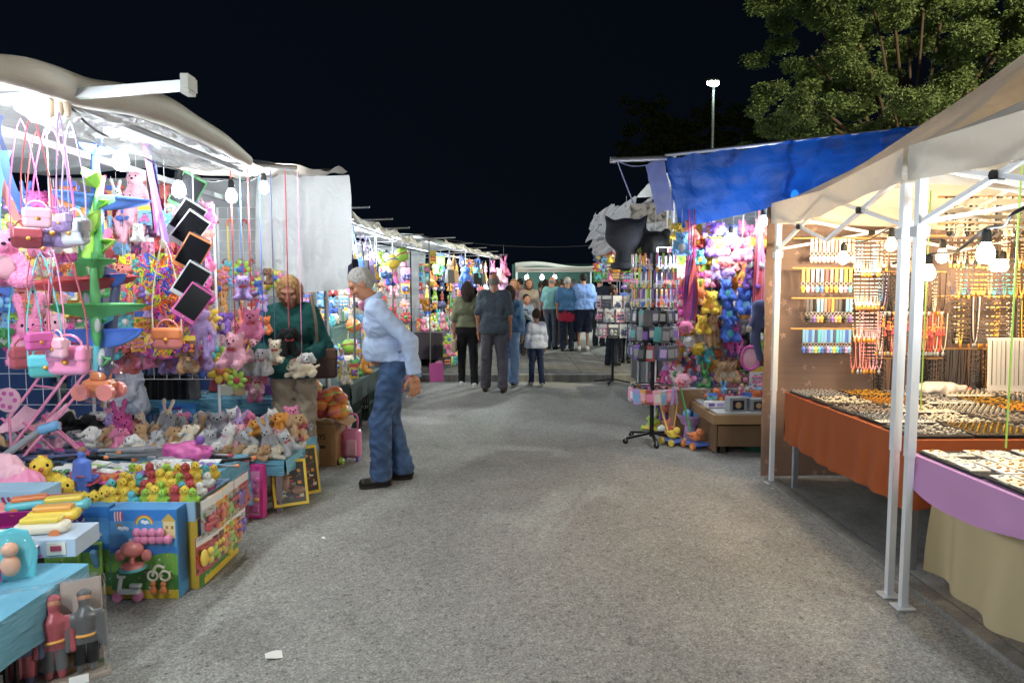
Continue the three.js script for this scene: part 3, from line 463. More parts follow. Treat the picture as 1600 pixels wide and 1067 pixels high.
function plush(kind, col, where, p, turn = 0, s = 1, o = {}) {
  const t = put('plush_' + (kind === 'ball' ? 'pillow' : kind === 'pup' ? 'dog' : kind), `${cn(col)} plush ${kind === 'pup' ? 'dog lying down' : kind === 'ball' ? 'round pillow animal' : kind}${o.bow ? ' with ' + cn(o.bow) + ' bow' : ''} ${where}`, 'plush toy', 'plush toys ' + where, p, turn, s, o.tilt || 0, o.roll || 0);
  const [, [e, n], h] = PL[kind](); part('body', plushFur(kind), plushM(col), t);
  for (const q of [1, -1]) part('eye', eyeGeo, eyeM, t).position.set(e[0] * q, e[1], e[2]);
  if (n) part('nose', noseGeo, eyeM, t).position.set(...n);
  if (kind === 'chick') { part('beak', G('beak', () => tr(new THREE.ConeGeometry(.016, .035, 8), 0, .187, .098, PI / 2)), plushM('orange'), t); part('foot', G('cfoot', () => M(...mir(q => ell(.022, .01, .032, q * .035, .006, .045, 0, 0, 0, 8)))), plushM('orange'), t); }
  if (o.belly && !['pup', 'ball', 'chick', 'monkey'].includes(kind)) part('belly', bellyGeo, plushM(o.belly), t);
  if (o.bow) part('bow', G('bow', () => M(...mir(q => ell(.022, .016, .01, q * .022, 0, 0)), ell(.008, .009, .01))), clothM(o.bow), t).position.set(0, kind === 'pup' ? .1 : .165, kind === 'pup' ? .165 : .06);
  if (o.hang) hangCord(t, h - .03, o.hang / s, o.cord);
  if (o.bag) part('clear_bag', G('pbag', () => nets((x, y, z) => elp([0, .14, .01], [.15, .19, .16])(x, y, z) + noise.noise(x * 13, y * 13, z * 13) * .035 + noise.noise(x * 34, y * 34, z * 34) * .008, [-.22, -.09, -.2], [.22, .4, .22], .019)), clearM, t);
  return t;
}
function handbag(col, where, p, turn, s = 1, L = 0.5, o = {}) {
  const t = put('shoulder_bag', `${cn(col)} ${o.look || 'glossy'} children shoulder bag ${where}`, 'bag', 'shoulder bags ' + where, p, turn, s, 0, o.roll || 0);
  const m = o.glit ? mat(col, 0.25, { metalness: 0.35, bumpMap: fuzz, bumpScale: 0.004 }) : mat(col, 0.3, { clearcoat: 0.4 });
  part('body', G('hb', () => M(rbox(.17, .125, .06, .028, 0, .0625, 0), torus(.06, .006, 14, 5, 0, .12, .0)))
    , m, t);
  part('flap', G('hbf', () => rbox(.172, .075, .07, .02, 0, .095, .002)), mat(o.flap || col, 0.35, { clearcoat: 0.3 }), t);
  part('clasp', G('hbc', () => ell(.014, .012, .008, 0, .06, .037)), steelM('amber'), t);
  part('strap', tube([[-.083, .1, 0], [-.075, .1 + L * .4, .004], [0, .1 + L, 0], [.075, .1 + L * .4, -.004], [.083, .1, 0]], .0042, 26, 5), mat(o.strap || col, 0.5), t);
  part('ring', G('hbr', () => M(...mir(q => torus(.012, .0025, 12, 5, q * .084, .1, 0, 0, PI / 2)))), steelM('silver'), t);
  return t;
}
const wingShape = G('wing', () => { const s = []; for (let i = 0; i <= 16; i++) { const u = i / 16 * 2 - 1; s.push([u * .235, .035 * Math.sqrt(Math.max(0, 1 - u * u * .9)) + .012 * Math.abs(u)]); } for (let i = 16; i >= 0; i--) { const u = i / 16 * 2 - 1; s.push([u * .235, -.04 * Math.sqrt(Math.max(0, 1 - u * u)) + .03 * Math.abs(u)]); }
  const g = extr(s, .008, .003, 0, 0, 0, -PI / 2); const p = g.attributes.position; for (let i = 0; i < p.count; i++) { const x = p.getX(i); p.setY(i, p.getY(i) + .9 * x * x); } g.computeVertexNormals(); return g; });
function glider(body, wing, where, p, turn, tilt, roll, s = 1) {
  const t = put('foam_glider', `${cn(body)} foam glider plane with ${cn(wing)} wings ${where}`, 'toy plane', 'foam gliders ' + where, p, turn, s, tilt, roll);
  part('fuselage', G('gf', () => lathe([[.001, .24], [.014, .235], [.026, .19], [.03, .08], [.022, -.08], [.014, -.24], [.001, -.245]], 10, 0, 0, 0, PI / 2)), mat(body, 0.55), t);
  part('wing', wingShape, mat(wing, 0.6), t).position.set(0, .012, .05);
  part('tailplane', G('gt', () => wingShape.clone().scale(.42, .8, .6)), mat(wing, 0.6), t).position.set(0, .012, -.2);
  part('fin', G('gfin', () => extr([[-.05, 0], [.03, 0], [-.02, .085], [-.055, .085]], .007, .002, -.0035, .01, -.2, 0, -PI / 2)), mat(body, 0.6), t);
  part('canopy', G('gc', () => ell(.015, .014, .04, 0, .026, .13)), mat('silver', .2), t);
  return t;
}
function tablet(col, where, p, turn, tilt, roll, s = 1) {
  const t = put('drawing_tablet', `black drawing tablet with ${cn(col)} rim ${where}`, 'drawing tablet', 'drawing tablets ' + where, p, turn, s, tilt, roll);
  part('frame', G('tf', () => rbox(.165, .25, .012, .006)), plasM(col), t); part('screen', G('ts', () => rbox(.148, .205, .004, .002, 0, .008, .0066)), mat('#16171b', 0.22), t);
  part('stylus', G('tst', () => rod(V(-.06, .13, -.002), V(.06, .13, -.002), .004, 6)), plasM('charcoal'), t); part('button', G('tb', () => ell(.006, .006, .003, 0, -.109, .007)), plasM('silver'), t);
  return t;
}
function figureBits(c1, c2, c3, t, y = 0) {
  part('figure_body', G('fb', () => M(ell(.035, .04, .03, 0, .04, 0), ell(.022, .018, .018, .04, .03, .01), ell(.022, .018, .018, -.04, .03, .01))), plasM(c1), t).position.y = y;
  part('figure_head', G('fh', () => M(ell(.03, .028, .028, 0, .1, 0), ...mir(q => ell(.011, .016, .009, q * .022, .13, 0)))), plasM(c2), t).position.y = y;
  part('wheel', G('fw', () => M(...mir(q => cyl(.024, .024, .014, 12, q * .04, .005, 0, 0, 0, PI / 2)))), plasM(c3), t).position.y = y;
}
function stickToy(stick, c1, c2, where, p, turn, s = 1, hook = 'red', L = .42, inv = false) {
  const t = put('stick_toy', `${cn(stick)} stick toy, ${cn(hook)} hook, ${cn(c1)} figure, ${where}`, 'stick toy', 'stick toys ' + where, p, turn, s);
  figureBits(c1, c2, 'yellow', t); part('stick', G('stk' + L, () => cyl(.0085, .0085, L, 8, 0, .11 + L / 2, 0)), plasM(stick), t);
  part('handle', G('hk', () => tube([[0, 0, 0], [0, .035, 0], [.018, .055, 0], [.042, .05, 0], [.05, .025, 0]], .0115, 14, 6)), plasM(hook), t).position.y = .11 + L;
  return t;
}
function pushToy(stick, c1, c2, where, p, turn, s = 1) {
  const t = put('push_toy', `${cn(c1)} and ${cn(c2)} push toy on ${cn(stick)} stick ${where}`, 'push toy', 'push toys ' + where, p, turn, s);
  part('base', G('ptb', () => rbox(.16, .03, .22, .014, 0, .045, 0)), plasM(c2), t);
  for (const x of [-1, 1]) for (const z of [-.07, .07]) { const w = part('wheel', G('ptw', () => cyl(.034, .034, .022, 14, 0, 0, 0, 0, 0, PI / 2)), plasM(c1), t); w.position.set(x * .085, .034, z); part('hub', G('pth', () => cyl(.014, .014, .026, 10, 0, 0, 0, 0, 0, PI / 2)), plasM('yellow'), w); }
  part('animal', G('pta', () => M(ell(.05, .045, .065, 0, .1, -.01), ell(.036, .036, .036, 0, .15, .05), ...mir(q => ell(.03, .012, .04, q * .055, .12, -.02, 0, 0, q * .5)))), plasM(c1), t);
  part('stick', G('pts', () => rod(V(0, .06, -.05), V(0, .5, -.26), .0095, 8)), plasM(stick), t); part('handle', G('pthd', () => tube([[0, .5, -.26], [0, .54, -.275], [0, .56, -.25], [0, .545, -.215]], .013, 12, 6)), plasM('red'), t);
  return t;
}
const cardPrints = [0, 1, 2, 3].map(v => canvasTex(96, 144, (g, w, h) => { g.fillStyle = '#fff'; g.fillRect(0, 0, w, h); for (let k = 0; k < 26; k++) { g.fillStyle = pick(['rgba(40,40,60,.55)', 'rgba(255,220,60,.8)', 'rgba(230,60,60,.7)', 'rgba(60,120,220,.7)', 'rgba(255,255,255,.9)', 'rgba(90,180,90,.7)']); if (k % 3) g.fillRect(rnd() * w, rnd() * h, rr(6, 34), rr(3, 9)); else { g.beginPath(); g.arc(rnd() * w, rnd() * h, rr(4, 14), 0, 7); g.fill(); } } }));
function card(col, toy, where, p, turn, s = 1, o = {}) { // hanging blister card
  const t = put('blister_card', `${cn(col)} carded toy with ${cn(toy)} pieces ${where}`, 'toy pack', 'carded toys ' + where, p, turn, s, o.tilt || 0, o.roll || 0);
  part('card', G('bc', () => M(rbox(.15, .22, .003, .001, 0, .11, -.001), tr(new THREE.PlaneGeometry(.148, .218), 0, .11, .0022))), mat(col, .5, { clearcoat: .3, map: cardPrints[rnd() * 4 | 0] }), t); part('header', G('bch', () => rbox(.146, .05, .003, .0015, 0, .192, .0028)), mat(o.head || 'white', .5), t);
  const k = o.k ?? (rnd() * 3 | 0);
  part('toy', G('bct' + k, () => k === 0 ? M(ell(.03, .05, .018, -.025, .09, .018), ell(.024, .024, .016, .035, .11, .016), ell(.028, .02, .016, .03, .06, .016)) : k === 1 ? M(rbox(.1, .03, .024, .01, 0, .07, .016), rbox(.06, .03, .022, .01, .005, .1, .016), cyl(.016, .016, .03, 10, -.03, .05, .016, PI / 2), cyl(.016, .016, .03, 10, .035, .05, .016, PI / 2)) : M(...[0, 1, 2, 3, 4, 5].map(q => ell(.017, .017, .013, -.036 + (q % 3) * .036, .06 + (q / 3 | 0) * .05, .016)))), plasM(toy), t);
  part('bubble', G('bcb', () => rbox(.125, .135, .038, .014, 0, .088, .019)), clearM, t);
  if (o.hang) hangCord(t, .215, o.hang / s);
  return t;
}
function ball(col, where, p, s = 1, hang = 0, band) {
  const t = put('toy_ball', `${cn(col)} ${band ? 'and ' + cn(band) + ' ' : ''}toy ball ${where}`, 'ball', 'toy balls ' + where, p, rnd() * 3, s);
  part('body', G('bl', () => ell(.06, .06, .06, 0, .06, 0, 0, 0, 0, 16)), plasM(col), t); part('band', G('blb', () => torus(.0595, .006, 24, 6, 0, .06, 0, PI / 2.6)), plasM(band || 'white'), t); if (hang) hangCord(t, .115, hang / s); return t;
}
function flowerToy(c1, c2, where, p, turn, s = 1, hang = 0, tilt = 0) {
  const t = put('flower_toy', `${cn(c1)} petalled toy with ${cn(c2)} centre ${where}`, 'toy', 'flower toys ' + where, p, turn, s, tilt);
  part('petals', G('ft', () => M([...Array(7).keys()].map(k => ell(.034, .022, .012, cos(k / 7 * 6.28) * .05, .08 + sin(k / 7 * 6.28) * .05, 0, 0, 0, k / 7 * 6.28, 8)))), plasM(c1), t);
  part('centre', G('fc', () => ell(.028, .028, .018, 0, .08, .006)), plasM(c2), t); if (hang) hangCord(t, .14, hang / s); return t;
}
function toyGun(col, tip, where, p, turn, s = 1, roll = 0) {
  const t = put('toy_blaster', `${cn(col)} toy blaster with ${cn(tip)} tip ${where}`, 'toy blaster', 'toy blasters ' + where, p, turn, s, 0, roll);
  part('body', G('tg', () => M(rbox(.26, .045, .03, .01, 0, .025, 0), rod(V(.12, .03, 0), V(.3, .03, 0), .01), rbox(.05, .09, .026, .008, -.07, -.03, 0, 0, 0, -.3), rbox(.12, .035, .022, .008, -.18, .012, 0, 0, 0, .15), rbox(.08, .02, .02, .006, .02, .06, 0)).rotateX(PI / 2).translate(0, .018, 0)), mat(col, .45), t);
  part('tip', G('tgt', () => cyl(.014, .014, .03, 8, .31, .018, .03, 0, 0, PI / 2)), plasM(tip), t); return t;
}
function doll(dress, hair, where, p, turn, s = 1, hang = 0) {
  const t = put('toy_doll', `doll in ${cn(dress)} dress, ${cn(hair)} hair, ${where}`, 'doll', 'dolls ' + where, p, turn, s);
  part('dress', G('dd', () => lathe([[.001, .16], [.018, .155], [.02, .12], [.014, .1], [.05, .02], [.048, .015], [.001, .015]], 12)), clothM(dress), t);
  part('body', G('db', () => M(ell(.018, .022, .018, 0, .185, .002), cyl(.007, .007, .03, 6, 0, .162, 0), ...mir(q => rod(V(q * .017, .148, 0), V(q * .04, .085, .01), .0065, 6)), ...mir(q => rod(V(q * .012, .02, 0), V(q * .012, -.03, 0), .008, 6)))), mat('#dca987', .6), t);
  part('hair', G('dh', () => M(ell(.022, .022, .02, 0, .195, -.006), ell(.02, .035, .012, 0, .168, -.016))), mat(hair, .6), t); if (hang) hangCord(t, .21, hang / s); return t;
}
function tangle(cols, where, p, s, hang) { // bag of neon elastic loops
  const t = put('loop_bundle', `bundle of neon elastic loops ${where}`, 'toy', 'neon loop bundles ' + where, p, 0, s);
  for (const c of cols) { const g = []; for (let k = 0; k < 26; k++) { const a = rnd() * 6.28, r = .15 * Math.sqrt(rnd()), y = rr(-.16, .16), b = [cos(a) * r * .9, y, sin(a) * r * .45]; const q = []; for (let m = 0; m < 5; m++) q.push([b[0] + rr(-.04, .04), b[1] + rr(-.045, .045), b[2] + rr(-.025, .025)]); g.push(tube(q, .0042, 12, 4, true)); } part('loops', g, mat(c, .4), t).userData.kind = 'stuff'; }
  if (hang) hangCord(t, .1, hang / s); return t;
}
function tote(col, where, p, turn, s = 1, L = .35, col2) {
  const t = put('tote_bag', `${cn(col)} tote bag ${col2 ? 'with ' + cn(col2) + ' panel ' : ''}${where}`, 'bag', 'tote bags ' + where, p, turn, s);
  part('body', G('tt', () => sheetBag()), clothM(col), t); part('panel', G('ttp', () => rbox(.2, .14, .012, .006, 0, .13, .026)), clothM(col2 || col), t);
  part('strap', G('tts' + L, () => M(...mir(q => tube([[-.08, .3, q * .02], [-.05, .3 + L * .6, q * .012], [0, .3 + L, 0], [.05, .3 + L * .6, q * .012], [.08, .3, q * .02]], .008, 18, 5)))), clothM(col), t); return t;
}
function sheetBag() { return nets((x, y, z) => Math.max(Math.abs(x) - .13 - .02 * (1 - y / .3), Math.abs(y - .15) - .15, Math.abs(z) - .028 - .018 * (1 - y / .3)) - .012, [-.2, -.05, -.1], [.2, .36, .1], .014); }
const keyParts = () => ({ strap: G('ks', () => rbox(.022, .1, .006, .003, 0, -.05, 0)), ring: G('kr', () => torus(.013, .0025, 12, 5, 0, -.115, 0)), charm: G('kc', () => M(ell(.017, .021, .011, 0, -.152, 0), ell(.012, .01, .009, 0, -.176, .002))) });
function keychain(c1, c2, where, p, turn, s = 1) {
  const t = put('key_ring', `key ring with ${cn(c1)} strap and ${cn(c2)} charm ${where}`, 'key ring', 'key rings ' + where, p, turn, s), k = keyParts();
  part('strap', k.strap, mat(c1, .4), t); part('ring', k.ring, steelM('silver'), t); part('charm', k.charm, plasM(c2), t); return t;
}
function necklace(style, col, where, p, turn, s = 1, L = .28) {
  const t = put('necklace', `${cn(col)} ${['beaded', 'thin cord', 'thick shell', 'twin strand'][style]} necklace ${where}`, 'necklace', 'necklaces ' + where, p, turn, s);
  const key = style + '_' + L, curve = u => { const a = u * 2 - 1; return [a * .035 * (1 - .35 * Math.abs(a)), -L * (1 - Math.pow(Math.abs(a), 2.2)), .01 * cos(a * 1.5)]; };
  part('strand', G('nk' + key, () => { const g = []; const n = style === 2 ? 18 : 28;
    if (style === 1) return M(tube([0, .15, .3, .45, .5, .55, .7, .85, 1].map(curve), .0035, 26, 5));
    for (let i = 0; i <= n; i++) { const q = curve(i / n), r = style === 2 ? .0105 : style === 3 ? .0062 : .0065; g.push(new THREE.IcosahedronGeometry(r, style === 2 ? 1 : 0).scale(1, style === 2 ? .7 : 1, 1).translate(...q)); if (style === 3) g.push(new THREE.IcosahedronGeometry(r, 0).translate(q[0] * .6, q[1] * .86, q[2] + .008)); } return M(g); }), mat(col, .35, { clearcoat: .4 }), t).userData.kind = 'stuff';
  if (style < 2) part('pendant', G('np' + L, () => M(ell(.012, .019, .006, 0, -L - .02, .01, 0, 0, 0, 8))), steelM(style ? 'silver' : 'amber'), t); return t;
}
function crate(col, where, p, turn, w, h, d) {
  const t = put('plastic_crate', `${cn(col)} slotted plastic crate ${where}`, 'crate', 'plastic crates ' + where, p, turn), m = mat(col, .5), g = [];
  for (const y of [.02, h / 2, h - .02]) g.push(box(w, .03, .012, 0, y, d / 2), box(w, .03, .012, 0, y, -d / 2), box(.012, .03, d, w / 2, y, 0), box(.012, .03, d, -w / 2, y, 0));
  part('rim', g, m, t); const s = []; for (let x = -w / 2; x <= w / 2; x += .05) s.push(box(.014, h, .008, x, h / 2, d / 2 - .002), box(.014, h, .008, x, h / 2, -d / 2 + .002)); for (let z = -d / 2; z <= d / 2; z += .05) s.push(box(.008, h, .014, w / 2 - .002, h / 2, z), box(.008, h, .014, -w / 2 + .002, h / 2, z)); part('ribs', s, m, t); part('floor', box(w - .01, .01, d - .01, 0, .008, 0), m, t); return t;
}
function stroller(where, p, turn, s = 1, col = 'pink') {
  const t = put('toy_stroller', `${cn(col)} toy doll stroller ${where}`, 'toy stroller', 'toy strollers ' + where, p, turn, s), m = plasM(col);
  part('frame', [...mir(q => tube([[q * .11, .03, .16], [q * .115, .2, .02], [q * .12, .42, -.16], [q * .12, .47, -.2], [q * .12, .475, -.235]], .0085, 18, 6)), ...mir(q => rod(V(q * .11, .03, -.14), V(q * .115, .24, .03), .008, 6)), rod(V(-.12, .4, -.15), V(.12, .4, -.15), .007, 6)], m, t);
  part('seat', sheet(8, 10, (u, v) => [(u - .5) * .21, .3 - .2 * v + .1 * Math.pow(v, 3) - .02 * sin(u * PI), -.09 + .2 * v], 1, 1), clothM('rose'), t);
  for (const x of [-1, 1]) for (const z of [.16, -.14]) part('wheel', G('sw', () => M(cyl(.032, .032, .014, 12, 0, 0, 0, 0, 0, PI / 2))), plasM(z > 0 ? 'white' : 'magenta'), t).position.set(x * .115, .032, z); return t;
}
function fabricTable(label, x0, x1, z0, z1, h, col, drop, o = {}) { // covered trestle: top, cloth sides, legs
  const t = thing('display_table', label, 'table');
  part('tabletop', rbox(x1 - x0, .03, z1 - z0, .006, (x0 + x1) / 2, h - .018, (z0 + z1) / 2), mat('#6d5a45', .8), t);
  for (const x of [x0 + .06, x1 - .06]) for (const z of [z0 + .06, z1 - .06]) part('leg', bar(V(x, 0, z), V(x, h - .03, z), .035), galv, t);
  const m = o.m || clothM(col), W = o.wave ?? .018;
  const cl = part('cloth', sheet(20, 20, (u, v) => [x0 - .008 + (x1 - x0 + .016) * u, h + .001 + wob(u * 6, v * 6, 2, .004), z0 - .008 + (z1 - z0 + .016) * v], 1, 1), m, t);
  const P = [[x0, z0, x1, z0], [x1, z0, x1, z1], [x1, z1, x0, z1], [x0, z1, x0, z0]];
  P.forEach(([ax, az, bx, bz], i) => part('cloth_side', sheet(70, 8, (u, v) => { const L = Math.hypot(bx - ax, bz - az), nx = (bz - az) / L, nz = -(bx - ax) / L, w = .009 + (W * (sin(u * L * 26 + wob(u * 5, i, 1, 4)) * .5 + .5) + .5 * wob(u * L * 5, v * 2, i, W * 2)) * v; const dr = drop * (1 + .025 * sin(u * 9 + i)); return [ax + (bx - ax) * u + nx * w, h + .001 - dr * v, az + (bz - az) * u + nz * w]; }, 1, .5), m, cl));
  return t;
}

// ================= LEFT TOY STALL =================
const gridM = mat('#e4e6e8', 0.4, { metalness: 0.2 });
function wireGrid(label, x0, x1, y0, y1, z, step = .1, m = gridM, zx = 0) {
  const t = thing('wire_grid', label, 'wire grid');
  const nx = Math.round((x1 - x0) / step), ny = Math.round((y1 - y0) / step), w = x1 - x0, h = y1 - y0;
  const gv = cyl(.003, .003, h, 5), gh = cyl(.003, .003, w, 5, 0, 0, 0, 0, 0, PI / 2);
  for (let i = 0; i <= nx; i++) part('wire', gv, m, t).position.set(x0 + w * i / nx, (y0 + y1) / 2, z);
  for (let j = 0; j <= ny; j++) part('wire', gh, m, t).position.set((x0 + x1) / 2, y0 + h * j / ny, z + .006);
  for (const x of [x0, x1]) part('post', rod(V(x, 0, z - .01), V(x, y1, z - .01), .012), m, t);
  return t;
}
const blueCloth = mat('#6aa9c2', .6, { bumpMap: creaseTex, bumpScale: .03 });
fabricTable('low blue covered table heaped with plush animals', -3.7, -1.56, -5.35, -4.6, .38, 'sky', .1, { m: blueCloth, wave: .01 });
fabricTable('low blue covered table of toy blasters and packets', -3.6, -1.78, -4.52, -3.5, .44, 'sky', .2, { m: blueCloth, wave: .01 });
fabricTable('blue covered table of toy cars beside the hero figure pack', -3.1, -1.67, -2.6, -0.6, .475, 'sky', .16, { m: blueCloth, wave: .012 });
fabricTable('blue covered table of small metal toys by the wire grid', -3.35, -2.05, -6.3, -5.8, .61, 'sky', .13, { m: blueCloth, wave: .012 });
crate('charcoal', 'under the small metal toys', [-2.45, 0, -5.76], 0, .7, .42, .3);
crate('black', 'under the toy car table', [-1.95, 0, -2.05], 0, .5, .38, .6);
crate('black', 'under the blaster table', [-2.6, 0, -3.72], 0, .6, .36, .35);

// --- wire grids and what hangs on them
wireGrid('white wire grid hung with stick toys behind the woman', -2.72, -1.72, .85, 2.3, -6.36);
wireGrid('white wire grid hung with pink and red plush', -3.2, -2.3, .85, 2.2, -5.3);
{
  const w = 'on the white wire grid', S = ['blue', 'yellow', 'yellow', 'green', 'blue', 'purple'], F = ['orange', 'green', 'lime', 'red', 'salmon', 'turquoise'];
  [[335, 'blue'], [358, 'yellow'], [380, 'yellow'], [403, 'green'], [431, 'blue'], [447, 'purple']].forEach(([x, c], i) => stickToy(c, F[i], pick(['lime', 'red', 'yellow', 'pink']), w, at(x, 446, 6.2), rr(-.4, .4), 1, i === 1 ? 'orange' : 'red'));
  [[326, 'green'], [352, 'green'], [375, 'navy'], [392, 'lilac'], [417, 'amber'], [438, 'turquoise']].forEach(([x, c], i) => stickToy(c, pick(['orange', 'lime', 'turquoise', 'magenta']), pick(['yellow', 'red', 'white']), 'on the grid lower row', at(x, 520, 6.25), rr(-.4, .4), 1, 'crimson', .5));
  for (let k = 0; k < 12; k++) flowerToy(pick(['red', 'orange', 'lime', 'turquoise', 'pink', 'yellow']), pick(['yellow', 'orange', 'blue']), 'between the stick toys', at(330 + k * 10 + rr(-4, 4), 445 + rr(-18, 25), 6.12), rr(-.3, .3), rr(.8, 1.2));
}
{ // soft toys hanging below the stick toys
  const w = 'hanging beside the woman';
  const L = [['elephant', 'purple', 348, 505, 1.0], ['bunny', 'salmon', 380, 520, 1.05], ['bear', 'rose', 402, 548, 1.15], ['dog', 'white', 366, 562, 1.1], ['elephant', 'silver', 394, 568, 1.2], ['ball', 'lilac', 352, 492, .7], ['bear', 'yellow', 330, 528, .8], ['bunny', 'rose', 402, 596, .9], ['cat', 'lilac', 412, 470, .8], ['bear', 'orange', 415, 505, .8], ['elephant', 'pink', 398, 610, .9], ['cat', 'amber', 386, 506, .7]];
  for (const [k, c, x, y, s] of L) { const d = 5.35 + rr(0, .4); plush(k, c, w, at(x, y + 18, d), rr(-.5, .5), s * .62, { hang: .25, belly: 'cream', bow: rnd() < .3 ? 'red' : null }); }
  for (const [x, y, a, b, s] of [[326, 500, 'yellow', 'amber', 1.3], [352, 562, 'lime', 'yellow', 1.3], [345, 580, 'yellow', 'orange', 1.4], [320, 570, 'blue', 'yellow', 1.1], [370, 590, 'lime', 'red', 1.0], [325, 545, 'turquoise', 'red', 1.2], [318, 520, 'orange', 'yellow', 1.1]]) flowerToy(a, b, 'hanging below the stick toys', at(x, y + 20, 5.3), rr(-.3, .3), s, .2);
}
{ // leashed plush dogs on coloured straps from the rail
  const ra = at(330, 252, 4.45), rb = at(462, 262, 4.95), rail = px => { const t = (px - 330) / 132; return ra.clone().lerp(rb, t); };
  for (const [px, y, k, c, s, sc] of [[367, 575, 'bear', 'rose', .8, 'red'], [378, 470, 'cat', 'lilac', .6, 'blue'], [392, 530, 'bear', 'pink', .7, 'red'], [411, 585, 'dog', 'silver', .65, 'blue'], [428, 566, 'bear', 'cream', .55, 'navy'], [442, 556, 'dog', 'black', .72, 'crimson'], [462, 588, 'pup', 'cream', .6, 'pink']]) {
    const r = rail(px), p = at(px + (px > 440 ? 10 : 2), y, -r.z + .05), h = PL[k]()[2] * s; plush(k, c, 'on a ' + cn(sc) + ' leash', p, rr(-.6, .4), s, { hang: r.y - p.y - h, cord: sc, bow: 'red' }); }
}
{ // pink and red plush on the second grid
  const w = 'on the pink plush grid', C = ['red', 'magenta', 'pink', 'rose', 'salmon', 'red', 'magenta', 'tan', 'pink', 'lilac'], K = ['bear', 'bunny', 'dog', 'cat', 'elephant', 'bear'];
  for (let j = 0; j < 10; j++) for (let i = 0; i < 7; i++) plush(pick(K), pick(C), w, at(186 + i * 22 + rr(-6, 6), 345 + j * 26 + rr(-6, 6), 5.1 - (i + j) % 3 * .14), rr(-.6, .6), rr(.52, .7), { belly: pick(['cream', 'white', 'rose']), bow: rnd() < .4 ? pick(['red', 'turquoise', 'yellow']) : null });
  for (let i = 0; i < 9; i++) plush(pick(['bear', 'monkey']), pick(['tan', 'brown', 'salmon']), 'at the top of the plush grid', at(150 + i * 18, 330 + rr(-8, 8), 5.3), rr(-.4, .4), .55, { belly: 'cream' });
  for (const [x, y, c] of [[205, 360, 'rose'], [215, 330, 'rose'], [195, 470, 'salmon'], [250, 540, 'magenta'], [315, 540, 'lilac'], [240, 500, 'pink']]) plush('monkey', c, 'dangling before the plush grid', at(x, y + 20, 4.3), rr(-.3, .3), .72, { hang: .3, belly: 'cream' });
}
// --- big pink plush, bags, gliders, tablets near the front
plush('bear', 'pink', 'beside the awning corner', at(6, 450, 2.75), .7, .8, { hang: .8, belly: 'rose' });
plush('bunny', 'pink', 'below the shoulder bags', at(48, 570, 3.4), .5, .85, { hang: .6, belly: 'rose', bow: 'magenta' });
plush('bunny', 'rose', 'below the shoulder bags', at(88, 560, 3.5), .2, .8, { hang: .6 });
{
  const W = 'on the upper hook', a = at(72, 205, 2.8);
  const B = [['pink', 66, 402, .7, .6, 'quilted', true], ['magenta', 104, 410, -.3, .55, 'shiny', true], ['lilac', 86, 386, .3, .85, 'glittery', true], ['silver', 118, 384, -.4, .78, 'pearly', false], ['crimson', 42, 388, .8, .6, 'glossy', true], ['rose', 58, 356, .6, .55, 'fluffy', false], ['lilac', 100, 362, -.6, .5, 'pale', true]];
  B.forEach(([c, x, y, tn_, s, look, gl], i) => { const p = at(x, y, 2.8 - .05 * i); handbag(c, W, p, tn_, s, (a.y - p.y) / s - .1, { look, glit: gl, strap: pick(['magenta', 'lilac', 'turquoise', 'red']), flap: i === 1 ? 'cream' : c }); });
  const W2 = 'on the lower hook', b = at(80, 395, 2.8);
  [['crimson', 42, 576, .9, .72], ['teal', 72, 590, .5, .72], ['pink', 108, 586, .1, .9], ['rose', 90, 560, -.5, .62], ['magenta', 60, 548, 1.1, .55]].forEach(([c, x, y, tn_, s], i) => { const p = at(x, y, 2.82 - .05 * i); handbag(c, W2, p, tn_, s, (b.y - p.y) / s - .1, { look: i === 2 ? 'clear pocket' : 'glossy', strap: pick(['pink', 'rose', 'turquoise', 'crimson']), flap: i === 1 ? 'turquoise' : c }); });
  solo('hanging_chain', 'thin display chain holding the shoulder bags', 'chain', [rod(a.clone().add(V(0, .14, 0)), b, .003, 6), torus(.012, .003, 12, 5, a.x, a.y, a.z), torus(.012, .003, 12, 5, b.x, b.y, b.z)], galv);
  const rb = thing('ribbon_straps', 'crossed blue and pink ribbon straps beside the shoulder bags', 'straps');
  const flat = (p, q, wd, c) => part('strap', sheet(2, 12, (u, v) => { const m = p.clone().lerp(q, v); return [m.x + (u - .5) * wd, m.y, m.z + .02 * sin(v * 4)]; }), clothM(c), rb);
  flat(at(4, 235, 2.7), at(40, 345, 2.7), .035, 'blue'); flat(at(0, 250, 2.74), at(22, 345, 2.74), .035, 'salmon'); flat(at(8, 235, 2.72), at(-14, 380, 2.72), .05, 'sky'); flat(at(2, 180, 2.71), at(4, 240, 2.71), .02, 'navy');
  const ln = thing('lanyard_bunch', 'bunch of patterned pink and black lanyards under the awning', 'lanyards');
  [['black', 228, 240], ['magenta', 236, 244], ['lilac', 240, 250], ['navy', 246, 256], ['pink', 232, 262], ['purple', 238, 268]].forEach(([c, x0, x1], i) => part('lanyard', sheet(2, 12, (u, v) => { const m = at(x0, 225, 3.7).lerp(at(x1, 360 + i * 4, 3.7), v); return [m.x + (u - .5) * .022, m.y, m.z + i * .012 + .01 * sin(v * 5)]; }), clothM(c), ln));
}
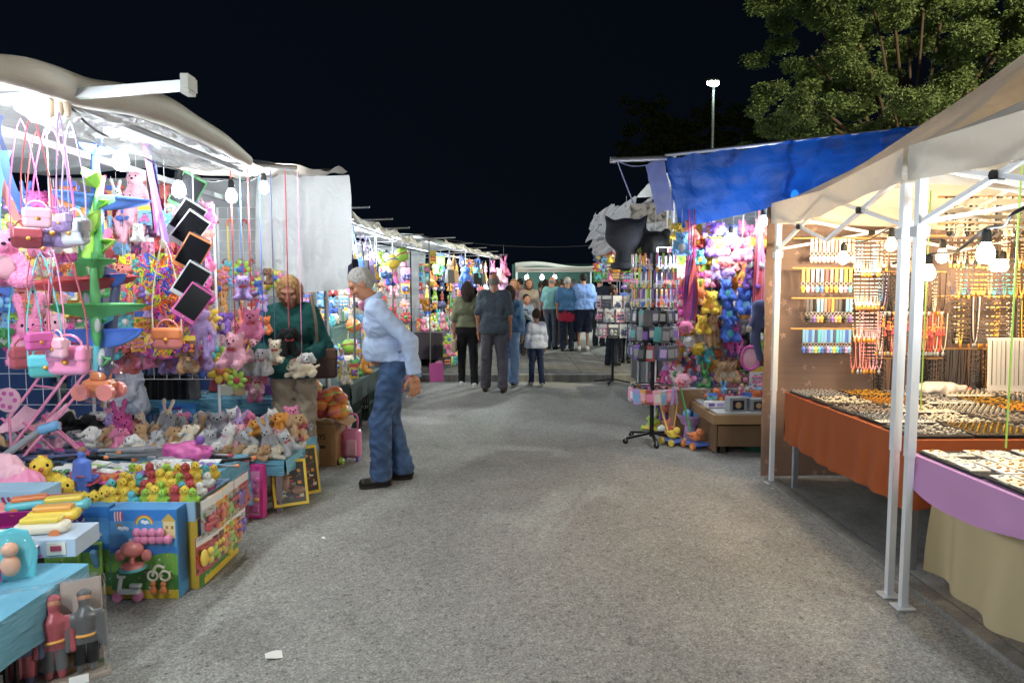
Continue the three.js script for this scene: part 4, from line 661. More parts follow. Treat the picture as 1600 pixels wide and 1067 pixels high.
{
  const w = 'stacked under the awning', q = PI / 2;
  glider('blue', 'blue', w, at(150, 300, 3.4), .6, q, -.35, 1); glider('lime', 'lime', w, at(146, 345, 3.3), -.15, q - .3, .5, .95); glider('green', 'lime', w + ' lower', at(152, 372, 3.28), 1.4, q, -.8, .8);
  glider('green', 'red', w, at(128, 425, 3.35), .1, q + .3, -.3, 1.05); glider('green', 'green', w, at(148, 470, 3.25), 1.45, q, .7, .9); glider('navy', 'blue', w, at(172, 512, 3.35), -.15, q - .25, .12, 1.15); glider('turquoise', 'green', w, at(152, 552, 3.3), 1.5, q, -.6, .75);
  solo('glider_string', 'string holding the stack of foam gliders', 'cord', rod(at(150, 215, 3.36), at(150, 560, 3.33), .003, 5), cordM);
  const t = thing('toy_truck_bag', 'orange toy truck in a clear hanging bag', 'toy truck', at(155, 622, 3.3)); part('body', [rbox(.15, .07, .09, .03, 0, .06, 0), rbox(.08, .05, .08, .02, .01, .11, 0)], plasM('orange'), t); for (const [x, z] of [[-.06, .05], [.06, .05], [-.06, -.05], [.06, -.05]]) part('wheel', cyl(.04, .04, .03, 14, x, .035, z, PI / 2), plasM('salmon'), t);
  part('bag', nets(uni([elp([0, .08, 0], [.125, .11, .09]), cap([0, .15, 0], .04, [0, .3, 0], .015)], .06), [-.2, -.08, -.15], [.2, .36, .15], .022), clearM, t);
}
{
  const w = 'on the tablet cord', c = at(300, 262, 3.9); solo('tablet_cord', 'white cord holding the drawing tablets', 'cord', [rod(c, at(306, 480, 3.9), .003, 5)], cordM);
  [['green', 292, 300], ['silver', 292, 342], ['white', 296, 360], ['orange', 300, 396], ['silver', 298, 440], ['magenta', 300, 474]].forEach(([k, x, y], i) => tablet(k, w, at(x, y, 3.92 - .03 * i), .35 + .05 * i, 0, -.5 - .06 * (i % 3), .82));
}
tangle(['#d6f21d', '#ff4fb0', '#ff8a1f', '#2f6be0'], 'before the plush grid', at(262, 445, 4.15), 1.05, .9); tangle(['#c9f02a', '#ff5fae', '#ffb02a', '#7b3fe0'], 'below the drawing tablets', at(262, 520, 4.2), .8, .5); tangle(['#e7f23a', '#ff4f90', '#29c0d0'], 'left of the plush grid', at(205, 440, 4.3), .9, .6);
handbag('salmon', 'hanging below the neon loops', at(262, 546, 3.9), .1, .95, .55, { look: 'ruffled orange', strap: 'cream', flap: 'orange' });
{ // dark pouches and red bags hung at the back, boxed dolls on the small table
  for (let k = 0; k < 6; k++) tote(k % 2 ? 'charcoal' : 'black', 'hanging behind the child', at(238 + k * 11, 622, 5.62), 0, .62, .25, k % 3 ? 'black' : 'yellow');
  for (const x of [355, 385, 418]) tote('crimson', 'behind the boxed dolls', at(x, 612, 6.25), 0, .95, .2, 'crimson');
  for (const [x, c] of [[357, 'cream'], [377, 'tan'], [397, 'cream'], [424, 'purple']]) { const t = put('figurine_box', `${c} gift box with seated figurine by the wire grid`, 'box', 'figurine boxes', at(x, 626, 6.05).setY(.612), 0, 1); part('carton', rbox(.12, .09, .1, .005, 0, .045, 0), mat(c, .6), t); part('figurine', [ell(.035, .05, .03, 0, .13, 0), ell(.026, .026, .026, 0, .19, 0)], plasM(c === 'purple' ? 'lilac' : 'brown'), t); }
  for (let k = 0; k < 46; k++) { const t = put('metal_trinket', 'flat silver metal toy on the blue cloth by grid', 'trinket', 'metal trinkets on the small blue table', [rr(-3.3, -2.1), .616, rr(-6.25, -5.85)], rnd() * 6, rr(.8, 1.3)); part('body', G('tk' + k % 3, () => k % 3 ? rbox(.07, .012, .022, .005) : M(rbox(.09, .01, .016, .004), torus(.012, .003, 10, 5, .05, 0, 0, PI / 2))), k % 4 ? mat('#9aa3a8', .3, { metalness: .7 }) : mat('#2c3338', .4), t); }
}
// --- plush heap on the low table
{
  const w = 'in the plush heap', C = ['white', 'cream', 'rose', 'white', 'grey', 'cream', 'silver', 'pink', 'tan', 'white'], K = ['pup', 'dog', 'cat', 'bunny', 'bear', 'pup', 'elephant'];
  for (let i = 0; i < 69; i++) { const x = -3.55 + (i % 23) * .09 + rr(-.03, .03), r = i / 23 | 0; plush(pick(K), pick(C), w, [x, .385 + .02 * (2 - r) + (r === 2 ? .1 : 0), -4.72 - r * .17 + rr(-.04, .04)], rr(-.9, .9), rr(.5, .66), { tilt: rr(-.5, .2), roll: rr(-.5, .5), bag: i % 5 === 2, bow: rnd() < .3 ? pick(['pink', 'sky', 'red']) : null }); }
  for (const [k, c, x, y, s] of [['pup', 'black', 122, 700, 1.1], ['pup', 'black', 152, 700, 1.0], ['bunny', 'magenta', 190, 700, 1], ['bear', 'magenta', 208, 702, .8], ['bear', 'lilac', 168, 672, .9], ['dog', 'amber', 440, 712, 1.0], ['dog', 'tan', 465, 705, .95], ['bear', 'tan', 425, 700, .8], ['bear', 'crimson', 468, 690, .6], ['elephant', 'grey', 262, 705, .95], ['cat', 'grey', 345, 700, 1], ['bunny', 'lilac', 362, 690, .8], ['pup', 'amber', 410, 712, .8]]) plush(k, c, 'on top of the heap', at(x, y, 4.85).setY(k === 'pup' ? .5 : .46), rr(-.7, .7), s * .72, { tilt: -.25, roll: rr(-.4, .4) });
  // small patterned pups along the front edge
  for (let i = 0; i < 13; i++) { const t = plush('pup', pick(['cream', 'white', 'tan', 'cream']), 'along the front table edge', [-2.72 + i * .088, .385, -4.64 + rr(-.02, .03)], PI / 2 + rr(-.5, .5), .52, { bag: i % 3 === 0 }); }
  stroller('on the blaster table', at(28, 668, 4.3).setY(.45), -.5, 1.15); stroller('on the blaster table', at(78, 668, 4.35).setY(.45), -.9, 1.15);
  const pk = thing('pinwheel', 'pink spotted disc toy beside the strollers', 'toy', at(12, 625, 4.1)); part('disc', [cyl(.075, .075, .012, 20, 0, 0, 0, PI / 2)], plasM('rose'), pk); part('dots', [...Array(6).keys()].map(k => cyl(.014, .014, .018, 10, cos(k) * .045, sin(k) * .045, 0, PI / 2)), plasM('magenta'), pk); part('stick', rod(V(0, -.1, 0), V(0, -.3, 0), .008), plasM('pink'), pk);
}
// --- blasters, swords, packets on the middle table
{
  for (let i = 0; i < 34; i++) toyGun(pick(['black', 'charcoal', 'black', 'navy', 'grey']), pick(['orange', 'red', 'orange']), 'piled on the middle table', [-3.4 + (i % 9) * .19 + rr(-.05, .05), .445 + (i / 9 | 0) * .012 + .01, -4.38 + (i % 4) * .2 + rr(-.05, .05)], rr(-.5, .5) + (i % 3 === 0 ? PI : 0), rr(.75, 1.05));
  for (let i = 0; i < 18; i++) card(pick(['white', 'green', 'lime', 'sky', 'magenta', 'red', 'silver']), pick(['green', 'lime', 'purple', 'orange', 'blue']), 'lying on the middle table', [-2.6 + (i % 9) * .095 + rr(-.04, .04), .47 + (i / 9) * .02, -3.86 + (i / 9 | 0) * .2 + rr(-.05, .05)], rr(-.6, .6), .85, { tilt: -1.35 });
  const sw = thing('toy_sword', 'long grey and blue toy rifle raised over the blasters', 'toy rifle', [0, 0, 0]); part('barrel', rod(at(-8, 722, 3.9), at(62, 672, 4.0), .022, 8), mat('grey', .4), sw); part('stock', rod(at(62, 672, 4.0), at(90, 664, 4.02), .03, 8), plasM('sky'), sw);
  const t = thing('purple_cloth_bag', 'shiny magenta cloth bag at the table corner', 'bag', at(290, 750, 4.3).setY(.44)); part('body', nets((x, y, z) => elp([0, .06, 0], [.17, .075, .1])(x, y, z) + noise.noise(x * 14, y * 20, z * 14) * .03 + noise.noise(x * 34, y * 34, z * 34) * .012, [-.25, -.06, -.2], [.25, .22, .2], .014), mat('magenta', .4, { clearcoat: .4 }), t); part('knot', ell(.03, .03, .03, .1, .15, 0), mat('purple', .5), t);
}
// --- chicks and little birds in the printed tray
{
  const t = thing('printed_tray', 'long pale blue carton tray full of yellow chicks', 'carton tray', [0, 0, 0]);
  const m = mat('#9fc3dd', .5), x0 = -2.85, x1 = -1.63, z0 = -3.86, z1 = -3.43, y0 = .36, y1 = .462;
  part('front', box(x1 - x0, y1 - y0, .006, (x0 + x1) / 2, (y0 + y1) / 2, z1), m, t); part('back', box(x1 - x0, y1 - y0, .006, (x0 + x1) / 2, (y0 + y1) / 2, z0), m, t); part('end', box(.006, y1 - y0, z1 - z0, x1, (y0 + y1) / 2, (z0 + z1) / 2), m, t); part('end', box(.006, y1 - y0, z1 - z0, x0, (y0 + y1) / 2, (z0 + z1) / 2), m, t); part('floor', box(x1 - x0, .02, z1 - z0, (x0 + x1) / 2, y0 + .05, (z0 + z1) / 2), m, t);
  part('support', [box(x1 - x0 - .1, y0, .3, (x0 + x1) / 2, y0 / 2, z0 + .2)], mat('#4b4038', .9), t);
  const w = 'in the pale blue tray';
  for (const [x, y, d, s, tn_] of [[66, 778, 3.6, .92, .6], [102, 806, 3.46, .85, .4], [70, 806, 3.5, .7, -.4], [134, 808, 3.48, .55, .3], [150, 806, 3.46, .55, .2], [167, 803, 3.48, .6, .5], [190, 792, 3.6, .5, 0]]) plush('chick', 'yellow', s > .8 ? 'large one standing in the tray' : w, at(x, y, d), tn_, s);
  for (let i = 0; i < 40; i++) plush('chick', pick(['yellow', 'yellow', 'yellow', 'lime', 'red', 'turquoise', 'white']), 'crowded at the tray end', [-2.12 + (i % 10) * .052, .43 + (i / 10 | 0) * .022, -3.47 - (i / 10 | 0) * .085 + rr(-.02, .02)], rr(-.6, .6), rr(.32, .42), { tilt: -.1 });
  const f = thing('flower_cushion', 'pink flower shaped cushion at the tray end', 'cushion', at(300, 772, 3.75)); part('petals', [...Array(6).keys()].map(k => ell(.07, .022, .05, cos(k * 1.047) * .08, .02, sin(k * 1.047) * .08, 0, -k * 1.047)), plushM('magenta'), f); part('centre', ell(.035, .03, .035, 0, .03, 0), plushM('yellow'), f);
  for (const [x, y, c, s] of [[25, 770, 'pink', .13], [45, 792, 'pink', .12], [5, 790, 'lilac', .12], [0, 740, 'rose', .1], [12, 752, 'rose', .1]]) { const o = put('shell_case', `${cn(c)} ribbed shell case beside the chicks`, 'toy case', 'shell cases beside the chicks', at(x, y, 3.45), rr(-.4, .4)); part('lid', nets((X, Y, Z) => elp([0, .03, 0], [s, s * .75, s * .85])(X, Y, Z) + .004 * cos(Math.atan2(X, Z + .1) * 22), [-.2, -.1, -.2], [.2, .2, .2], .011), plasM(c), o); part('rim', tr(new THREE.TorusGeometry(s * .98, .008, 6, 24).scale(1, .86, 1), 0, .02, 0, PI / 2), plasM('rose'), o); }
  const fg = thing('toy_figure', 'blue standing toy figure with red belt behind chicks', 'toy figure', at(130, 778, 3.62)); part('body', nets(uni([cap([0, .13, 0], .03, [0, .19, 0], .034), elp([0, .245, 0], [.022, .026, .024]), ...mir(q => cap([q * .016, .12, 0], .017, [q * .018, .01, 0], .014)), ...mir(q => cap([q * .035, .2, 0], .013, [q * .045, .1, .01], .011))], .015), [-.1, -.03, -.07], [.1, .3, .07], .007), plasM('blue'), fg); part('hair', ell(.025, .02, .026, 0, .262, -.004), mat('brown', .6), fg); part('belt', torus(.028, .006, 14, 6, 0, .125, 0, PI / 2), plasM('crimson'), fg);
}
// --- printed toy boxes
const skyPrint = v => canvasTex(384, 512, (g, w, h) => {
  g.fillStyle = '#3f86d6'; g.fillRect(0, 0, w, h * .55); g.fillStyle = '#5fa5e2'; g.fillRect(0, h * .12, w, h * .3);
  g.fillStyle = '#7cb94e'; g.beginPath(); g.moveTo(0, h * .5); g.quadraticCurveTo(w * .3, h * .42, w * .6, h * .52); g.quadraticCurveTo(w * .85, h * .46, w, h * .5); g.lineTo(w, h); g.lineTo(0, h); g.fill();
  g.fillStyle = '#4f9440'; g.beginPath(); g.moveTo(0, h * .7); g.quadraticCurveTo(w * .5, h * .6, w, h * .74); g.lineTo(w, h); g.lineTo(0, h); g.fill(); g.fillStyle = '#e9cf3d'; g.fillRect(v ? 0 : w * .1, h * .9, w, h * .1);
  g.fillStyle = '#f4f8ff'; for (const [x, y] of [[.15, .2], [.5, .13], [.75, .3], [.3, .34]]) for (let k = 0; k < 4; k++) { g.beginPath(); g.arc(w * x + k * 14, h * y + (k % 2) * 5, 11, 0, 7); g.fill(); }
  if (v) { ['#e85b5b', '#f2b13c', '#f5e45a', '#74c96b', '#5f8fe0'].forEach((c, i) => { g.strokeStyle = c; g.lineWidth = 5; g.beginPath(); g.arc(w * .52, h * .16, 52 - i * 5, PI, 0); g.stroke(); });
    g.fillStyle = '#e9d9a0'; g.fillRect(w * .8, h * .12, w * .18, h * .2); g.fillStyle = '#d8b45c'; g.beginPath(); g.moveTo(w * .77, h * .13); g.lineTo(w * .89, h * .04); g.lineTo(w, h * .13); g.fill(); g.fillStyle = '#9c7b4a'; for (const x of [.84, .92]) g.fillRect(w * x, h * .18, 14, 18);
    for (let k = 0; k < 6; k++) { g.fillStyle = k % 2 ? '#d2577f' : '#f3e9ee'; g.beginPath(); g.ellipse(w * .14 + (k - 2.5) * 8, h * .07, 6, 30, 0, 0, 7); g.fill(); } g.fillStyle = '#b58b3c'; g.fillRect(w * .11, h * .15, 26, 16); }
  else { g.fillStyle = '#6a3fa8'; g.strokeStyle = '#3d1f77'; g.lineWidth = 4; let x = 26; for (const r of [26, 20, 24, 24, 19, 6, 26, 10, 24]) { if (r > 8) { g.beginPath(); g.ellipse(x + r * .6, h * .11 + (x % 7), r * .62, r, .15, 0, 7); g.fill(); g.stroke(); } x += r * 1.15; } }
  for (let k = 0; k < 60; k++) { g.fillStyle = pick(['#e77aa8', '#e04c5c', '#f2d04a', '#7a4fb0', '#ffffff', '#3d7a34']); g.beginPath(); g.arc(rnd() * w, h * rr(.5, .95), rr(2, 6), 0, 7); g.fill(); }
});
function toyBox(name, label, p, turn, w, h, d, tex, side, tilt = 0) {
  const t = put(name, label, 'toy box', null, p, turn, 1, tilt); delete t.userData.group;
  part('carton', rbox(w, h, d, .004, 0, h / 2, 0), mat(side, .55), t);
  part('front_print', tr(new THREE.PlaneGeometry(w - .006, h - .006), 0, h / 2, d / 2 + .003), new THREE.MeshPhysicalMaterial({ map: tex, roughness: .4, clearcoat: .4, clearcoatRoughness: .15 }), t); return t;
}
{
  const b1 = toyBox('playset_box', 'blue sky and garden printed playset box with slide under clear window', at(135, 940, 3.42).setY(0), .05, .33, .46, .12, skyPrint(0), '#4f94cf'); const z = .066;
  part('toy', [box(.012, .16, .012, .02, .2, z + .02), box(.012, .16, .012, .13, .2, z + .02), box(.12, .012, .02, .075, .28, z + .02), box(.1, .05, .02, .075, .14, z + .02)], plasM('lime'), b1); part('slide', rbox(.03, .14, .03, .01, .11, .19, z + .03, .4), plasM('sky'), b1); part('window', rbox(.19, .28, .05, .02, .06, .19, z + .022), clearM, b1); part('baby_toy', [ell(.03, .02, .02, -.02, .07, z + .02), ell(.05, .015, .02, -.09, .06, z + .02)], plasM('turquoise'), b1);
  const b2 = toyBox('playset_box', 'blue sky printed playset box with rainbow, house and toy scooter', at(238, 945, 3.38).setY(0), .02, .335, .46, .12, skyPrint(1), '#4f94cf');
  part('carousel', [cyl(.05, .055, .015, 16, -.04, .19, z + .03), cyl(.012, .012, .09, 8, -.04, .24, z + .03), ell(.06, .04, .03, -.04, .27, z + .03), ell(.025, .03, .02, -.1, .24, z + .03), ell(.025, .03, .02, .03, .24, z + .03)], plasM('salmon'), b2);
  part('carousel_base', cyl(.062, .062, .012, 16, -.04, .178, z + .03), plasM('turquoise'), b2); part('balloons', [...Array(9).keys()].map(k => ell(.022, .024, .018, -.02 + (k % 5) * .038, .315 + (k / 5 | 0) * .035, z + .02)), plasM('pink'), b2);
  part('scooter', [rbox(.11, .03, .03, .012, -.06, .055, z + .03), rod(V(-.115, .05, z + .03), V(-.1, .13, z + .03), .01), rbox(.06, .022, .026, .008, -.03, .085, z + .03), rbox(.04, .012, .012, .004, -.1, .13, z + .03)], plasM('white'), b2); part('scooter_wheel', [cyl(.024, .024, .02, 14, -.12, .03, z + .03, PI / 2), cyl(.024, .024, .02, 14, -.02, .03, z + .03, PI / 2)], plasM('pink'), b2);
  part('bicycle', [torus(.024, .006, 16, 6, .05, .13, z + .02), torus(.024, .006, 16, 6, .11, .13, z + .02), tube([[.05, .13, z + .02], [.07, .18, z + .02], [.11, .17, z + .02]], .008, 8, 5)], plasM('cream'), b2); part('figure', [ell(.018, .024, .014, .05, .055, z + .02), ell(.014, .014, .012, .05, .09, z + .02), ell(.016, .022, .014, .1, .055, z + .02), ell(.013, .013, .012, .1, .088, z + .02)], plasM('orange'), b2); part('window', rbox(.3, .34, .055, .02, 0, .2, z + .025), clearM, b2);
  for (let k = 0; k < 14; k++) card(pick(['red', 'brown', 'amber', 'tan', 'silver', 'yellow']), pick(['yellow', 'red', 'orange', 'lime', 'purple']), 'hung on the box end', [-1.585 + .03 * (k / 7 | 0), .1 + (k / 7 | 0) * .19, -3.42 - (k % 7) * .075], PI / 2 + rr(-.25, .1), .9, { k: k % 3 });
  toyBox('side_carton', 'narrow yellow toy carton at the tray end', [-1.66, 0, -3.68], PI / 2, .5, .37, .08, skyPrint(0), '#c9a83c');
  for (const [x, y] of [[358, 870], [352, 858]]) { const t = put('bubble_wand', 'clear tube pack with yellow liquid hanging by the boxes', 'toy pack', 'clear tube packs', at(x, y, 3.75), .3); part('tube', cyl(.024, .024, .16, 10, 0, .1, 0), clearM, t); part('liquid', cyl(.019, .019, .08, 10, 0, .065, 0), plasM('yellow'), t); part('cap', cyl(.026, .024, .03, 10, 0, .195, 0), plasM(y > 860 ? 'lime' : 'amber'), t); }
}
{ // pink doll set
  const tex = canvasTex(512, 384, (g, w, h) => { g.fillStyle = '#e0409a'; g.fillRect(0, 0, w, h); g.fillStyle = '#f49cc8'; g.fillRect(16, 40, w - 32, h - 60); for (let k = 0; k < 9; k++) { g.fillStyle = k % 2 ? '#fbe3ef' : '#c22b84'; g.beginPath(); g.arc(40 + k * 55, 22, 12, 0, 7); g.fill(); } g.fillStyle = '#d980b5'; g.fillRect(225, 50, 10, h - 80); g.fillStyle = '#f7d3e4'; g.fillRect(40, 70, 150, 90); g.strokeStyle = '#b04a86'; g.lineWidth = 3; for (let k = 0; k < 6; k++) { g.beginPath(); g.moveTo(50 + k * 24, 75); g.lineTo(75 + k * 24, 150); g.stroke(); } g.fillStyle = '#fdf1f6'; for (let k = 0; k < 16; k++) { g.beginPath(); g.arc(rr(20, w - 20), rr(60, h - 20), rr(4, 10), 0, 7); g.fill(); } });
  const t = toyBox('doll_box', 'bright pink boxed doll set leaning under the plush table', at(350, 816, 4.55).setY(.004), 0, .56, .36, .08, tex, '#d63f93', -.06); const z = .046;
  part('doll', [ell(.022, .026, .02, .03, .285, z + .02), lathe([[.001, .25], [.022, .24], [.018, .2], [.07, .04], [.001, .03]], 14, .03, 0, z + .02), ...mir(q => rod(V(.03 + q * .02, .24, z + .02), V(.03 + q * .05, .16, z + .03), .008, 6))], plasM('rose'), t); part('doll_hair', [ell(.026, .028, .022, .03, .295, z + .012), ell(.028, .045, .012, .03, .25, z + .008)], mat('amber', .5), t);
  part('dress', [lathe([[.001, .27], [.03, .26], [.02, .2], [.05, .07], [.001, .07]], 12, .14, 0, z + .015)], clothM('crimson'), t); part('dress', [lathe([[.001, .26], [.02, .25], [.02, .2], [.035, .1], [.001, .1]], 12, .19, 0, z + .015)], clothM('sky'), t); part('accessory', [ell(.022, .02, .014, .24, .26, z + .01), ell(.02, .024, .014, .24, .19, z + .01), rbox(.05, .05, .02, .01, .235, .07, z + .01)], plasM('magenta'), t); part('accessory', [ell(.02, .014, .014, .24, .13, z + .01), rbox(.06, .014, .014, .005, .16, .29, z + .01)], plasM('amber'), t); part('window', rbox(.53, .29, .05, .02, 0, .18, z + .02), clearM, t);
  const yt = canvasTex(256, 320, (g, w, h) => { g.fillStyle = '#f0cf2e'; g.fillRect(0, 0, w, h); g.fillStyle = '#2a2622'; g.fillRect(18, 18, w - 36, h - 36); for (let k = 0; k < 70; k++) { g.fillStyle = pick(['#8a7a66', '#c9c3b6', '#d98b3a', '#55504a', '#e4e1da', '#a3332b']); g.fillRect(rr(24, w - 60), rr(24, h - 60), rr(8, 34), rr(6, 26)); } });
  const q1 = toyBox('yellow_box', 'yellow edged toy box tilted against the plush table', at(455, 803, 4.7).setY(.03), .5, .24, .32, .06, yt, '#e7c52a', -.35); part('figure', [ell(.03, .06, .015, -.03, .16, .045), ell(.02, .02, .015, -.03, .24, .045), ell(.05, .03, .015, .05, .1, .045)], plasM('brown'), q1); part('window', rbox(.21, .28, .03, .01, 0, .16, .045), clearM, q1);
  const q2 = toyBox('yellow_box', 'clear fronted yellow toy box behind the tilted one', at(478, 776, 5.0).setY(.02), .75, .22, .36, .05, yt, '#d9c04a', -.2); part('window', rbox(.2, .33, .04, .01, 0, .18, .04), clearM, q2);
}
{ // pack of hero figures hanging off the near table, plain suits
  const t = put('figure_pack', 'clear pack of three toy figures hanging from the near table', 'toy pack', null, at(88, 1064, 2.36), .55, 1, -.22); delete t.userData.group;
  part('backing', [rbox(.3, .34, .006, .003, 0, .17, 0), tr(new THREE.PlaneGeometry(.29, .33), 0, .17, .005)], mat('#b9a9a0', .4, { map: cardPrints[2] }), t); part('base_tray', rbox(.34, .02, .12, .006, 0, .01, .05), mat('#9a8c80', .3, { clearcoat: .4 }), t); part('price_label', rbox(.06, .03, .004, .001, .07, .012, .112), mat('#f0f0ee', .6), t);
  const fig = G('hero', () => nets(uni([cap([0, .13, 0], .026, [0, .19, 0], .036), elp([0, .255, .002], [.021, .026, .023]), ...mir(q => cap([q * .017, .12, 0], .019, [q * .02, .012, 0], .014)), ...mir(q => cap([q * .045, .195, 0], .017, [q * .055, .09, .012], .013)), cap([0, .2, 0], .02, [0, .24, 0], .016)], .014), [-.1, -.02, -.07], [.1, .31, .07], .0065));
  [['navy', 'crimson', -.095], ['crimson', 'charcoal', 0], ['charcoal', 'black', .095]].forEach(([a, b, x]) => { const f = part('figure', fig, mat(a, .35, { clearcoat: .4 }), t); f.position.set(x, .02, .05); part('legs_paint', G('hlegs', () => M(...mir(q => rod(V(q * .018, .1, 0), V(q * .02, .03, 0), .0215, 8)))), mat(b, .4), f); part('head', G('hhd', () => ell(.022, .024, .022, 0, .258, .003)), mat('#b98262', .5), f); part('belt', G('hbelt', () => torus(.03, .006, 14, 5, 0, .128, 0, PI / 2)), mat('amber', .4), f); part('hair', G('hhair', () => ell(.0245, .018, .025, 0, .272, -.003)), mat(a === 'navy' ? 'black' : a, .5), f); part('cape', G('hcape', () => rbox(.085, .15, .008, .004, 0, .13, -.035, .12)), clothM(a === 'navy' ? 'crimson' : 'black'), f); });
  part('shell', nets((x, y, z) => Math.max(Math.abs(x) - .15, Math.abs(y - .185) - .155, Math.abs(z - .055) - .045) - .012 + noise.noise(x * 18, y * 18, z * 18) * .014, [-.2, -.02, -.03], [.2, .4, .15], .0125), clearM, t);
}
{ // toy cars, fish and bowls on the near table
  const w = 'on the near blue table';
  for (const [x, y, d, a, b, tn_, s] of [[88, 885, 2.85, 'yellow', 'amber', .25, 1], [70, 905, 2.7, 'cream', 'yellow', .2, 1], [105, 868, 2.98, 'turquoise', 'yellow', .3, 1], [50, 875, 3.0, 'turquoise', 'orange', .5, .9]]) { const t = put('toy_boat', `${cn(a)} plastic toy boat with ${cn(b)} deck ${w}`, 'toy boat', 'toy boats ' + w, at(x, y, d).setY(.56), tn_, s); part('hull', rbox(.2, .05, .085, .024, 0, .03, 0), plasM(a), t); part('deck', rbox(.15, .025, .06, .01, 0, .062, 0), plasM(b), t); part('wheel', [cyl(.018, .018, .1, 10, -.06, .012, 0, PI / 2), cyl(.018, .018, .1, 10, .06, .012, 0, PI / 2)], plasM('orange'), t); }
  const c1 = thing('carton_stack', 'pale blue and white carton under the toy boats', 'carton', at(88, 925, 2.72).setY(.491), .12); part('carton', rbox(.26, .075, .2, .004, 0, .0375, 0), mat('#b9c9dc', .55), c1); part('label', [box(.09, .045, .004, -.06, .04, .103), box(.07, .05, .004, .06, .038, .103)], mat('#eae4d6', .6), c1); part('print', [box(.05, .012, .003, -.06, .045, .1065), box(.04, .02, .003, .06, .04, .1065)], mat('#b4455f', .6), c1);
  const c2 = thing('magenta_tray', 'magenta cardboard tray behind the toy boats', 'tray', at(35, 842, 3.05).setY(.5), .2); part('floor', box(.36, .006, .22, 0, .003, 0), mat('#b32a86', .6), c2); part('side', [box(.36, .08, .006, 0, .04, .11, .5), box(.36, .08, .006, 0, .04, -.11), box(.006, .08, .22, .18, .04, 0, 0, 0, -.4), box(.006, .08, .22, -.18, .04, 0)], mat('#b32a86', .6), c2); part('toys', [...Array(5).keys()].map(k => ell(.05, .03, .04, -.12 + k * .06, .05, (k % 2) * .06 - .03)), plasM('salmon'), c2);
  const c3 = thing('printed_carton', 'pale blue carton with striped print beside the chicks', 'carton', at(25, 815, 3.2).setY(.5), .05); part('carton', rbox(.34, .11, .16, .004, 0, .055, 0), mat('#9cc3dc', .5), c3); part('print', [...Array(6).keys()].map(k => box(.012, .05, .003, -.1 + k * .026, .06, .082, 0, 0, .4)), mat('#9c3a5f', .5), c3);
  const c4 = thing('doll_capsule', 'clear capsule pack with pink baby doll at the table corner', 'toy pack', at(22, 945, 2.45).setY(.478), .4); c4.scale.setScalar(.8); part('backing', extr([[-.08, 0], [.08, 0], [.095, .12], [.06, .22], [0, .24], [-.06, .22], [-.095, .12]], .01, .003, 0, 0, -.02), plasM('turquoise'), c4); part('doll', [ell(.04, .05, .03, 0, .08, .03), ell(.035, .034, .032, 0, .155, .03)], mat('#e0a98c', .5), c4); part('bottle', [cyl(.015, .018, .06, 8, -.05, .05, .04)], plasM('magenta'), c4); part('dome', ell(.085, .115, .06, 0, .115, .02), clearM, c4);
  for (let i = 0; i < 14; i++) card(pick(['lilac', 'sky', 'magenta', 'white', 'yellow']), pick(['pink', 'orange', 'lime', 'turquoise']), 'flat on the near table', [-2.7 + (i % 7) * .13, .5 + .012 * (i / 7 | 0), -2.6 + (i / 7 | 0) * .2 + rr(-.04, .04)], rr(-.5, .5), .9, { tilt: -1.4 });
}
{ // sets beside the child: bag set and small plush on the step between tables
  const t = toyBox('toy_set_box', 'blue toy set box with purple and red ribbons by the child', at(282, 672, 5.55).setY(.3), 0, .3, .32, .08, skyPrint(0), '#2f7fb8'); part('toys', [ell(.06, .06, .03, -.04, .13, .07), ell(.05, .05, .03, .06, .18, .07)], plasM('purple'), t); part('ribbon', tube([[-.06, .22, .08], [0, .18, .09], [.05, .22, .09], [.1, .17, .08]], .022, 14, 6), clothM('red'), t); part('box_stand', box(.28, .29, .07, 0, -.15, 0), mat('#4b4038', .9), t);
}
